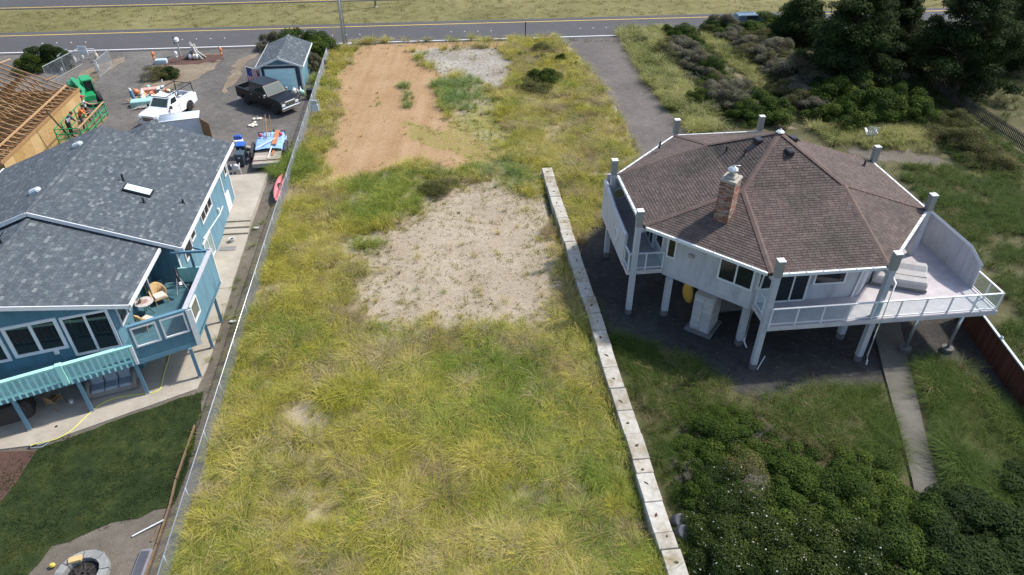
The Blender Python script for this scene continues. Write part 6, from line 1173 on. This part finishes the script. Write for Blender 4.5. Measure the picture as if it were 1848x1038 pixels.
sd = thing('sheepskin_rag', 'ragged white cloth lying on the dark gravel', 'cloth', gp(461,222)); mb = MB(); [mb.ball((random.uniform(-.35,.3),random.uniform(-.8,.8),.06),.16,7,(1,1.4,.4)) for _ in range(9)]; mb.build('rag', mat('rag_white',(.55,.5,.42),.9,.3,6), sd, True)
# flag on the shed
fg = thing('flag', 'striped flag on a slanted pole at the shed corner', 'flag', wl(-15.85,64.9,2.05), TH); mb = MB(); mb.tube((0,0,0),(-1.05,-.35,.45),.02,n=6); mb.build('flag_pole', WHITE, fg)
RED, NAVY = mat('flag_red',(.42,.02,.03),.8), mat('flag_navy',(.02,.03,.14),.8)
for k in range(13):
    mb = MB(); x0 = -.2-.8*k/13; 
    for i in range(6): 
        z0, z1 = -.25*i, -.25*(i+1); xa, xb = x0, x0-.8/13; y_ = lambda x, i: -.12+.05*math.sin(6*x+i*.9)
        if k >= 6 and i < 3: continue
        mb.add([(xa,y_(xa,i)+xa*.3,z0+.42*-xa),(xb,y_(xb,i)+xb*.3,z0+.42*-xb),(xb,y_(xb,i+1)+xb*.3,z1+.42*-xb),(xa,y_(xa,i+1)+xa*.3,z1+.42*-xa)],[(0,1,2,3)])
    mb.build('stripe', RED if k % 2 == 0 else WHITE, fg)
mb = MB(); [mb.add([(-.57-.0,-.12+.05*math.sin(i)-.17,-.25*i+.24),(-1.0,-.12+.05*math.sin(i+1)-.3,-.25*i+.42),(-1.0,-.12+.05*math.sin(i+2)-.3,-.25*(i+1)+.42),(-.57,-.12+.05*math.sin(i+1)-.17,-.25*(i+1)+.24)],[(0,1,2,3)]) for i in range(3)]; cn = mb.build('canton', NAVY, fg)
st = MB(); st.lathe([(.022,0),(.02,.004)],5); stm = st.mesh('star', WHITE)
for i in range(4):
    for j in range(5): link('star', stm, cn, Mt(-.62-.09*i,-.3-.02*i,.2-.13*j+.04*i)@Euler((R(90),0,0)).to_matrix().to_4x4())
sg = thing('yard_sign', 'white lettered sign board leaning on the shed side', 'sign', gp(473,160), TH+.3); mb = MB(); mb.box(-.42,.42,-.02,.02,.1,1.15); mb.build('board', WHITE, sg); mb = MB()
for i,x in enumerate((-.3,-.12,.06,.24)): mb.box(x-.06,x+.06,-.03,-.021,.25,.5)
for i,x in enumerate((-.2,.1)): mb.box(x-.05,x+.05,-.03,-.021,.75,.95)
mb.build('lettering', BLACK, sg); mb = MB(); mb.box(-.42,-.3,-.03,-.021,.75,1.1); mb.build('green_corner', mat('sign_green',(.05,.3,.08),.6), sg)
# buoys and floats
BC = {'white':(.72,.71,.68),'orange':(.68,.22,.08),'pink':(.66,.35,.28),'teal':(.30,.52,.48),'cream':(.66,.58,.45),'blue':(.10,.2,.33)}
BMt = {k: mat('float_'+k, v, .6, .12, 5) for k, v in BC.items()}
bu = MB(); bu.lathe([(.02,-.02),(.09,.02),(.13,.12),(.13,.38),(.08,.5),(.03,.56),(.03,.7),(.012,.72)],10); BUM = {k: bu.mesh('buoy', m, True) for k, m in BMt.items()}
bb = MB(); bb.ball((0,0,.22),.23,12); bb.tube((0,0,.42),(0,0,.52),.05,n=7); BBM = {k: bb.mesh('round_buoy', m, True) for k, m in BMt.items()}
def buoy(p, c, label, group=None, rnd=False, rot=(0,0,0), s=1.0):
    o = link('round_buoy' if rnd else 'buoy', (BBM if rnd else BUM)[c], None, Matrix.Translation(p)@Euler(rot).to_matrix().to_4x4()@Matrix.Diagonal((s,s,s,1))); return tag(o, label, 'buoy', group)
rg = random.Random(9); pile = [(250,172),(258,166),(262,172),(268,164),(256,178),(263,180),(273,175),(276,180),(280,176),(270,184),(283,182),(286,170),(291,164),(294,170),(297,176),(290,178),(300,168),(304,166),(266,177),(278,186),(260,186),(287,187)]
for i,(x,y) in enumerate(pile):
    c = ('orange','pink','cream','teal','white','pink')[i%6] if x < 275 else ('orange','cream','pink','white')[i%4]
    rnd = i%3 != 1; buoy(gp(x,y)+Vector((0,0,.02+.25*rg.random())), c, '%s %s float in the heap of floats behind the white pickup' % (c, 'round' if rnd else 'long'), '%s %s floats in the heap' % (c, 'round' if rnd else 'long'), rnd, (rg.uniform(-.9,.9),rg.uniform(-.9,.9),0), rg.uniform(.75,1.15))
mb = MB(); mb.rbox(-.9,.9,-.45,.45,0,.5,.06); mb.box(-.75,.75,-.32,.32,.5,.503); tag(mb.build('fish_tote', BMt['teal'], None, M=Matrix.Translation(gp(258,190))@Euler((0,0,.3)).to_matrix().to_4x4()), 'teal fish tote under the heap of floats', 'tote')
mb = MB(); mb.rbox(-.9,.9,-.2,.2,0,.3,.05); tag(mb.build('pink_boat_hull', BMt['pink'], None, M=Matrix.Translation(gp(276,169)+Vector((0,0,.25)))@Euler((.2,0,.35)).to_matrix().to_4x4()), 'faded pink beam lying on the heap of floats', 'beam')
mb = MB(); mb.path([(rg.uniform(-1.6,1.6),rg.uniform(-.5,.5),.05+.15*rg.random()) for _ in range(46)],.03,5); tag(mb.build('rope_tangle', mat('old_rope',(.42,.42,.38),.9,.3,6), None, M=Matrix.Translation(gp(275,192))@Euler((0,0,.3)).to_matrix().to_4x4()), 'tangle of pale rope in front of the floats', 'rope')
wp_ = thing('piling_post', 'blue and white painted post at the end of the float heap', 'post', gp(244,185)); mb = MB(); mb.tube((0,0,.35),(-.1,0,1.1),.15,.15,10); mb.build('blue_band', BMt['blue'], wp_); mb = MB(); mb.tube((0,0,0),(0,0,.349),.14,.15,10); mb.tube((-.1,0,1.101),(-.12,0,1.3),.13,.08,10); mb.build('white_band', WHITE, wp_)
wp_ = thing('heron_figure', 'grey and white bird figure standing behind the floats', 'figure', gp(297,172)); mb = MB(); mb.ball((0,0,.75),.2,10,(1,1.6,.9)); mb.path([(0,.2,.85),(0,.32,1.1),(0,.28,1.3),(0,.42,1.32)],[.09,.05,.05,.02],7); mb.build('bird_body', mat('bird_grey',(.45,.47,.5),.7), wp_, True); mb = MB(); mb.tube((-.06,0,0),(-.06,0,.62),.02,n=6); mb.tube((.06,0,0),(.06,0,.62),.02,n=6); mb.build('bird_leg', BLACK, wp_)
# wire gate panels with buoys
def wire_panel(name, label, a, b_, h, z0=0.0):
    d = b_-a; L_ = d.length; t = thing(name, label, 'fence', a+Vector((0,0,z0)), math.atan2(d.y,d.x)-R(90)); mb = MB()
    for p, q in (((0,0,0),(0,L_,0)),((0,0,h),(0,L_,h)),((0,0,0),(0,0,h)),((0,L_,0),(0,L_,h)),((0,L_/2,0),(0,L_/2,h))): mb.tube(p,q,.035,n=6)
    mb.build('panel_frame', GALV, t); V, F = wires(L_, h, .11, .005); tag(link('chain_link_mesh', npmesh('chain_link_mesh', V, F, [GALV]), t), kind='stuff'); return t
wire_panel('wire_gate', 'square wire gate leaf standing open in the gravel', gp(179,141), gp(205,118), 1.5, .05)
wire_panel('wire_fence', 'long wire fence run beside the dark spreading shrub', gp(88,150), gp(150,116), 1.5, .05); wire_panel('wire_fence', 'short second wire fence run behind the long one', gp(113,128), gp(130,114), 1.4, .05)
for i,(x,y,c,lb) in enumerate(((136,117,'white','white long buoy hung in the gateway'),(149,110,'white','second white long buoy hung near the gateway sign'),(175,110,'cream','yellowed buoy hung beside the wire gate leaf'),(177,130,'white','white buoy hung on the wire gate leaf'),(113,132,'white','small white buoy hung on the long wire run'))): buoy(gp(x,y)+Vector((0,0,.1)), c, lb, None, False, (.25,.3,0), 1.5 if i < 4 else .9)
def staked(name, label, cat, p, parts):
    t = thing(name, label, cat, p)
    for nm, m, fn in parts: mb = MB(); fn(mb); mb.build(nm, m, t)
staked('gateway_sign', 'white blank sign board on a stake at the gateway', 'sign', gp(156,112), (('stake', GALV, lambda m: m.box(-.03,.03,-.03,.03,0,.7)),('board', WHITE, lambda m: (m.rbox(-.45,.45,-.03,.03,.7,1.15,.02), m.rbox(-.45,.45,-.03,.03,1.17,1.6,.02)))))
staked('sign_frame', 'open white frame on a short stake beside the blank sign', 'sign', gp(168,106), (('stake', GALV, lambda m: m.box(-.03,.03,-.03,.03,0,.6)),('frame', WHITE, lambda m: (m.box(-.4,.4,-.03,.03,.6,.68), m.box(-.4,.4,-.03,.03,.95,1.03), m.box(-.4,-.32,-.03,.03,.68,.95), m.box(.32,.4,-.03,.03,.68,.95)))))
staked('mailbox', 'white mailbox on a tall stake by the road', 'mailbox', gp(326,101), (('stake', mat('stake_grey',(.3,.29,.27),.8), lambda m: m.box(-.05,.05,-.05,.05,0,1.5)),('box', WHITE, lambda m: m.rbox(-.18,.18,-.3,.3,1.5,1.85,.1)),('side_board', mat('mail_dark',(.05,.05,.05),.7), lambda m: m.box(-.3,-.22,-.05,.05,1.2,2.0))))
for x,y,h,c,lb in ((280,117,1.5,'orange','thin stake with red float at the bed corner'),(320,112,1.2,'white','thin stake with white float in the mulch'),(401,110,1.6,'orange','thin pole with red floats at the bed end')):
    p = gp(x,y); staked('float_stake', lb, 'stake', p, (('stake', GALV, lambda m: m.box(-.03,.03,-.03,.03,0,h)),('float', BMt[c], lambda m: (m.ball((.08,0,h*.72),.16,9,(1,1,1.5)), m.ball((.06,0,h*.45),.12,9,(1,1,1.4))))))
p = gp(352,106); dw = thing('driftwood_sculpture', 'pile of silver driftwood limbs and buoys in the mulch', 'driftwood', p); rg = random.Random(12); M_DRIFT = mat('driftwood',(.45,.43,.4),.9,.25,6)
for i in range(11): mb = MB(); a = rg.uniform(0,6.28); mb.path([(math.cos(a)*1.1,math.sin(a)*.7,.05),(math.cos(a)*.4,math.sin(a)*.3,.5+.3*rg.random()),(rg.uniform(-.2,.2),rg.uniform(-.2,.2),1.0+.7*rg.random())],[.1,.09,.05],6); mb.build('limb', M_DRIFT, dw, True)
for dx,c in ((-.3,'white'),(.35,'white'),(.1,'cream')): mb = MB(); mb.ball((dx,-.3,.3),.2,9,(1,1,1.5)); mb.build('float', BMt[c], dw, True)
mb = MB(); mb.rbox(-.55,.55,-.3,.3,0,.4,.05); mb.box(-.45,.45,-.2,.2,.4,.402); tag(mb.build('fish_crate', mat('crate_pale',(.42,.52,.56),.5), None, M=Matrix.Translation(gp(292,114))@Euler((0,0,.2)).to_matrix().to_4x4()), 'pale blue open crate at the mulch corner', 'crate')
for i,(x,y,c) in enumerate(((533,170,'white'),(538,168,'cream'),(541,160,'white'),(544,172,'white'),(549,170,'teal'),(555,175,'white'),(530,158,'white'),(536,162,'white'))): buoy(gp(x,y), c, '%s float heaped at the shed front corner' % c, '%s floats at the shed' % c, i%2 == 0, (rg.uniform(-.8,.8),rg.uniform(-.8,.8),0), rg.uniform(.9,1.4))
mb = MB(); mb.rbox(-.3,.3,-.25,.25,0,.9,.04); tag(mb.build('grill_cover', BLACK, None, M=Matrix.Translation(gp(562,178))), 'black covered box beside the fence and floats', 'box'); mb = MB(); mb.rbox(-.55,.55,-.35,.35,0,.35,.1); mb.lathe([(.3,.36),(.2,.4)],10); tag(mb.build('black_tub', BLACK, None, M=Matrix.Translation(gp(530,178))), 'black tub in front of the turquoise shed door', 'tub')
# patio and deck furniture of the blue house
HB = hb.matrix_basis
M_CUSH = mat('grey_cushion',(.26,.3,.35),.9,.12,4); M_WICK = mat('wicker',(.50,.33,.15),.8,.2,14,bmp=.5); M_WICKG = mat('grey_wicker',(.2,.19,.18),.85,.2,14,bmp=.5)
so = thing('garden_sofa', 'grey cushioned three seat sofa under the turquoise deck', 'sofa', HB@Vector((3.75,-11.8,.045)), TH+R(16)); so.scale = (.86,.86,.9); mb = MB(); mb.rbox(-1.15,1.15,-.45,.45,.1,.38,.06); mb.rbox(-1.2,1.2,.38,.52,.1,.85,.06); mb.build('frame', M_WICKG, so)
for sx in (-1,1): mb = MB(); mb.path([(sx*1.13,-.45,.1),(sx*1.15,-.42,.55),(sx*1.15,.1,.68),(sx*1.12,.45,.8)],.1,7); mb.build('armrest', M_WICKG, so, True)
for k in range(3): mb = MB(); mb.rbox(-.34,.34,-.43,.3,.382,.52,.06); mb.build('seat_cushion', M_CUSH, so, M=Mt(-.7+k*.7,0,0)); mb = MB(); mb.rbox(-.33,.33,-.09,.09,0,.5,.08); mb.build('back_cushion', M_CUSH, so, M=Mt(-.7+k*.7,.24,.5,0,R(-18)))
def wicker(label, p, rz):
    t = thing('wicker_chair', label, 'chair', p, rz); mb = MB(); mb.rbox(-.33,.33,-.32,.3,.3,.38,.08); mb.build('seat', M_WICK, t); mb = MB(); mb.rbox(-.27,.27,-.3,.2,.382,.46,.06); mb.build('cushion', mat('cream_cushion',(.6,.55,.5),.9,.08), t); n = 11; vs = []
    for i in range(n): a = math.pi*(i/(n-1)); c_, s_2 = -math.cos(a), math.sin(a); vs += [(.36*c_,.02+.34*s_2,.3),(.42*c_,.04+.42*s_2,.55+.4*s_2),(.32*c_,.0+.31*s_2,.3),(.38*c_,.02+.38*s_2,.54+.4*s_2)]
    mb = MB(); mb.add(vs, [(4*i,4*i+4,4*i+5,4*i+1) for i in range(n-1)]+[(4*i+2,4*i+3,4*i+7,4*i+6) for i in range(n-1)]+[(4*i+1,4*i+5,4*i+7,4*i+3) for i in range(n-1)]+[(0,1,3,2),(4*n-4,4*n-2,4*n-1,4*n-3)]); mb.build('backrest', M_WICK, t, True)
    for sx in (-1,1):
        for sy in (-1,1): mb = MB(); mb.tube((sx*.3,sy*.28,0),(sx*.28,sy*.26,.31),.025,n=6); mb.build('leg', M_WICK, t)
wicker('curved tan wicker chair beside the open teal door', HB@Vector((5.35,-7.75,2.122)), TH+R(35)); wicker('curved tan wicker chair behind the glass screen', HB@Vector((5.3,-9.75,2.122)), TH+R(150))
tt = thing('bistro_table', 'round mosaic top table between the wicker chairs', 'table', HB@Vector((5.0,-8.7,2.122)), TH); mb = MB(); mb.lathe([(.42,.7),(.44,.71),(.44,.735),(.42,.74)],24); tp_ = mb.build('table_top', mat('mosaic',(.5,.45,.43),.5,.45,9), tt); mb = MB(); mb.lathe([(.2,.741),(.19,.744)],16); mb.build('mosaic_rose', mat('mosaic_rose',(.35,.25,.22),.5,.4,14), tp_)
for k in range(3): a = 2.09*k; mb = MB(); mb.path([(.3*math.cos(a),.3*math.sin(a),0),(.08*math.cos(a),.08*math.sin(a),.35),(.25*math.cos(a),.25*math.sin(a),.7)],.018,5); mb.build('leg', DARKMETAL, tt)
pl_ = thing('potted_plant', 'small leafy pot plant on the mosaic table', 'plant', HB@Vector((4.85,-8.8,2.867)), 0); mb = MB(); mb.lathe([(.06,0),(.08,.1)],9); mb.build('pot', mat('pot_brown',(.2,.12,.07),.8), pl_); link('leaves', crown('leaves', [((0,0,.16),.11)], 60, .06, L_OLIVE, 5), pl_)
tel = thing('telescope', 'black and white telescope on a tripod beside the deck door', 'telescope', HB@Vector((6.15,-6.9,2.122)), TH); mb = MB(); mb.tube((-.05,.1,1.35),(.25,-.5,.85),.06,.075,10); mb.build('tube', DARKMETAL, tel, True); mb = MB(); mb.tube((.25,-.5,.85),(.31,-.62,.75),.085,.085,10); mb.build('dew_cap', WHITE, tel)
for k in range(3): a = 2.09*k; mb = MB(); mb.tube((.05,-.1,1.1),(.05+.35*math.cos(a),-.1+.35*math.sin(a),0),.02,n=6); mb.build('leg', WHITE, tel)
mb = MB(); mb.ball((0,0,.28),.3,10,(1,1,1)); mb.lathe([(.2,0),(.22,.1)],9); tag(mb.build('kettle_grill', BLACK, None, True, HB@Mt(6.9,-7.1,2.122)), 'round black kettle grill in the deck corner', 'grill')
mb = MB(); mb.rbox(-.14,.14,-.12,.12,0,.2,.05); tag(mb.build('white_bucket', WHITE, None, M=HB@Mt(7.3,-10.6,2.122,.4)), 'small white jug in the glass screen corner', 'jug'); 
mb = MB(); mb.rbox(-1.2,1.2,-.6,.6,0,.85,.2); tag(mb.build('furniture_cover', mat('cover_brown',(.05,.043,.038),.9,.2,3), None, M=HB@Mt(-.6,-13.1,.045,R(20))), 'dark brown covered furniture in shade under the deck', 'furniture cover')
wc = chair_plastic('wooden_chair', 'small wooden chair in shade beside the covered furniture', HB@Vector((1.4,-12.6,.045)), TH+R(160), mat('old_wood',(.22,.13,.06),.8)); mb = MB(); mb.lathe([(.08,0),(.09,.16)],10); tag(mb.build('white_mug', WHITE, None, M=HB@Mt(2.05,-12.5,.045)), 'small white cup standing on the patio', 'cup')
# hose, reel, drain
hp_ = px((312,627),(302,660),(292,685),(294,700),(285,710),(265,712),(235,715),(200,720),(170,738),(145,765),(120,788),(95,797),(65,803),(53,806),(56,811)); hp_[0].z = .05
mb = MB(); pts = []
for i in range(len(hp_)-1):
    for s in range(4): pts.append(hp_[i].lerp(hp_[i+1], s/4)+Vector((0,0,.06)))
pts = [sum((pts[min(max(i+k,0),len(pts)-1)] for k in range(-3,4)), Vector())/7 for i in range(len(pts))]; mb.path(pts, .02, 6); tag(mb.build('garden_hose', mat('hose_yellow',(.62,.62,.10),.5,.05), None, True), 'yellow green garden hose snaking over the patio', 'hose')
hz = thing('hose_sprayer', 'grey hose nozzle stand at the end of the yellow hose', 'sprayer', gp(70,806,.0), R(15)); mb = MB(); mb.path([(-.3,0,.05),(.2,.1,.05),(.45,.12,.08),(.2,-.1,.05),(-.3,-.05,.05)],.025,6); mb.build('wire_frame', GALV, hz); mb = MB(); mb.tube((-.4,0,.06),(-.05,.02,.09),.04,.03,8); mb.build('nozzle', BLACK, hz)
mb = MB(); mb.lathe([(.07,.046),(.06,.052)],10); tag(mb.build('patio_drain', BLACK, None, M=Matrix.Translation(gp(102,771))), 'small dark drain in the patio slab', 'drain')
pt_ = thing('flower_pot', 'white round flower pot on the side walk', 'pot', gp(419,436,.06)); mb = MB(); mb.lathe([(.12,0),(.17,.22),(.19,.24),(.15,.24),(.14,.18)],12); mb.build('pot', WHITE, pt_, True); mb = MB(); mb.lathe([(.135,.19),(.12,.2)],10); mb.build('soil', BLACK, pt_)
mb = MB(); mb.rbox(-.5,.5,-.22,.22,0,.03,.01); tag(mb.build('door_mat', mat('mat_grey',(.2,.19,.18),.95), None, M=Matrix.Translation(gp(411,449,.062))@Euler((0,0,TH)).to_matrix().to_4x4()), 'grey door mat on the side walk', 'mat')
for x,y,lb in ((461,413,'crumpled white bag in the soil strip'),(419,582,'scrap of white paper by the wire fence')): mb = MB(); mb.ball((0,0,.06),.13,8,(1.4,.8,.5)); mb.ball((.14,.05,.05),.08,7); tag(mb.build('litter', WHITE, None, True, Matrix.Translation(gp(x,y))), lb, 'litter')
# edging, fire pit and bits below the lawn
M_TIMB = mat('edging_timber',(.17,.11,.062),.85,.25,3)
ed = [gp(352,770),gp(318,868),gp(307,915),gp(284,985),gp(262,1045)]
for i,lb in enumerate(('upper timber edging board along the lawn','short timber edging board at the lawn corner','timber edging board above the fire pit soil','lowest timber edging board beside the fire pit soil')): mb = MB(); a, b_ = ed[i], ed[i+1]; mb.beam(a+Vector((0,0,.06)),a.lerp(b_,.985)+Vector((0,0,.06)),.05,.14); tag(mb.build('edging_board', M_TIMB), lb, 'edging')
fpit = thing('fire_pit', 'round fire pit of pale concrete segments', 'fire pit', gp(150,1040)); M_SEG = mat_pieces('pit_block', [(0,(.17,.175,.17)),(1,(.26,.265,.25))], .9, 14); b = MB(); pr = []
for a in (-.2,.2):
    for r in (.62,.95): pr.append((r*math.cos(a), r*math.sin(a)))
b.prism([pr[0],pr[1],pr[3],pr[2]], 0, .24); sgm = b.mesh('pit_block', M_SEG)
for k in range(15): link('pit_block', sgm, fpit, Mt(0,0,.004*(k%3),2*math.pi*k/15+.02*(k%2)))
mb = MB(); mb.lathe([(.6,.03),(.3,.06),(.05,.08)],14); mb.build('ash', mat('ash_black',(.012,.011,.011),.95,.4,7), fpit)
for k in range(7): mb = MB(); a = k*.9; mb.tube((.45*math.cos(a),.45*math.sin(a),.08),(-.3*math.cos(a+.6),-.3*math.sin(a+.6),.16),.05,n=7); mb.build('charred_log', mat('char%d'%k,(.03,.025,.022),.95,.4,6), fpit)
mb = MB(); mb.rbox(-.22,.22,-.12,.12,0,.12,.015); tag(mb.build('firewood_block', mat('cut_wood',(.52,.36,.16),.8,.15,3), None, M=Matrix.Translation(gp(141,1018)+Vector((0,0,.24)))@Euler((0,0,.35)).to_matrix().to_4x4()), 'fresh cut wood block resting on the pit rim', 'wood')
mb = MB(); mb.ball((0,0,.1),.11,10,(1.15,.9,.85)); tag(mb.build('yellow_ball', mat('ball_yellow',(.55,.4,.06),.5), None, True, Matrix.Translation(gp(96,1023))), 'yellow ball lying left of the fire pit', 'ball')
mb = MB(); mb.tube(gp(239,969)+Vector((0,0,.04)), gp(297,941)+Vector((0,0,.1)), .03, n=8); tag(mb.build('white_pipe', WHITE), 'straight white plastic pipe on the bare soil', 'pipe'); mb = MB(); mb.tube(gp(273,978)+Vector((0,0,.03)), gp(290,952)+Vector((0,0,.14)), .03, n=7); tag(mb.build('wooden_stake', M_TIMB), 'brown stake lying against the timber edging', 'stake')
sl = thing('sled', 'grey plastic sled leaning by the timber edging', 'sled', gp(255,1025), math.atan2(*(reversed((ed[4]-ed[3])[:2])))); mb = MB(); mb.rbox(-.75,.75,-.24,.24,0,.16,.08); mb.build('shell', mat('sled_grey',(.17,.17,.19),.4), sl); mb = MB(); mb.rbox(-.6,.6,-.16,.16,.161,.17,.005); mb.build('pan', mat('sled_dark',(.07,.07,.08),.5), sl)
# right property: covered sofa, garden chair, drums
cv = thing('covered_sofa', 'outdoor sofa under a pale grey weather cover on the deck', 'covered sofa', hr.matrix_basis@Vector((5.35,-5.25,2.742)), TH+R(-24)); M_COV = mat('cover_grey',(.36,.345,.335),.8,.12,2.5,bmp=.3); mb = MB()
pf = [(-.72,.0),(-.74,.48),(-.66,.6),(-.3,.68),(.1,.76),(.35,.95),(.6,.98),(.74,.86),(.74,0)]; n = len(pf); vs = [(x+(0 if abs(x) < 1.2 else -.04*np.sign(x)),y,z) for x in (-1.3,-1.22,-.4,.45,1.22,1.3) for y,z in pf]; vs = [(x,y*(.94 if abs(x) > 1.25 else 1),z*(.93 if abs(x) > 1.25 else 1)-(.015 if abs(x) < .5 and z > .3 else 0)) for x,y,z in vs]
mb.add(vs, [(j*n+i,j*n+(i+1)%n,(j+1)*n+(i+1)%n,(j+1)*n+i) for j in range(5) for i in range(n)]+[tuple(range(n)),tuple(range(6*n-1,5*n-1,-1))]); mb.build('cover', M_COV, cv); mb = MB(); mb.box(-1.31,1.31,-.735,-.72,.02,.2); mb.build('skirt', mat('cover_dark',(.13,.13,.13),.8), cv)
for y,z in ((-.3,.68),): mb = MB(); mb.path([(-1.2,y,z+.01),(-.4,y,z-.02),(.45,y,z-.02),(1.2,y,z+.01)],.018,5); mb.build('piping', BLACK, cv)
mb = MB(); mb.rbox(-.3,.3,-.3,.3,0,.7,.15); tag(mb.build('covered_stool', mat('stool_grey',(.2,.19,.18),.8), None, M=hr.matrix_basis@Mt(3.95,-4.75,2.742)), 'small dark covered stool against the house wall', 'stool cover')
ad = thing('adirondack_chair', 'white slatted garden chair standing in the tall grass', 'chair', gp(1568,250), R(165)); ad.scale = (1.1,1.1,1.1); b = MB(); b.box(-.045,.045,0,.02,0,.85); bm_ = b.mesh('back_slat', WHITE)
for k in range(5): link('back_slat', bm_, ad, Mt(-.2+k*.1,.25,.32,0,R(-20),R((k-2)*5)))
b = MB(); b.box(-.27,.27,-.045,.045,0,.025); bm_ = b.mesh('seat_slat', WHITE)
for k in range(5): link('seat_slat', bm_, ad, Mt(0,-.3+k*.11,.42-k*.025))
for sx in (-1,1):
    mb = MB(); mb.box(sx*.34-.07,sx*.34+.07,-.4,.35,.6,.63); mb.build('armrest', WHITE, ad); mb = MB(); mb.box(sx*.3-.03,sx*.3+.03,-.38,-.28,0,.6); mb.build('leg', WHITE, ad); mb = MB(); mb.beam((sx*.28,-.3,.4),(sx*.28,.5,.05),.03,.12); mb.build('leg', WHITE, ad)
for x,y,lb in ((1218,942,'grey drum end half hidden by the thicket, upper one'),(1224,962,'grey drum end half hidden by the thicket, lower one')): mb = MB(); mb.lathe([(.26,0),(.28,.05),(.28,.5),(.26,.56),(.2,.54)],14); tag(mb.build('metal_drum', mat('drum_grey',(.06,.065,.075),.7), None, True, Matrix.Translation(gp(x,y))@Euler((.5,.3,0)).to_matrix().to_4x4()), lb, 'drum')
mb = MB(); mb.tube(gp(1366,668)+Vector((0,0,.03)), gp(1378,652)+Vector((0,0,.35)), .022, n=6); tag(mb.build('white_stick', WHITE), 'short white stick leaning beside the front corner post', 'stick')
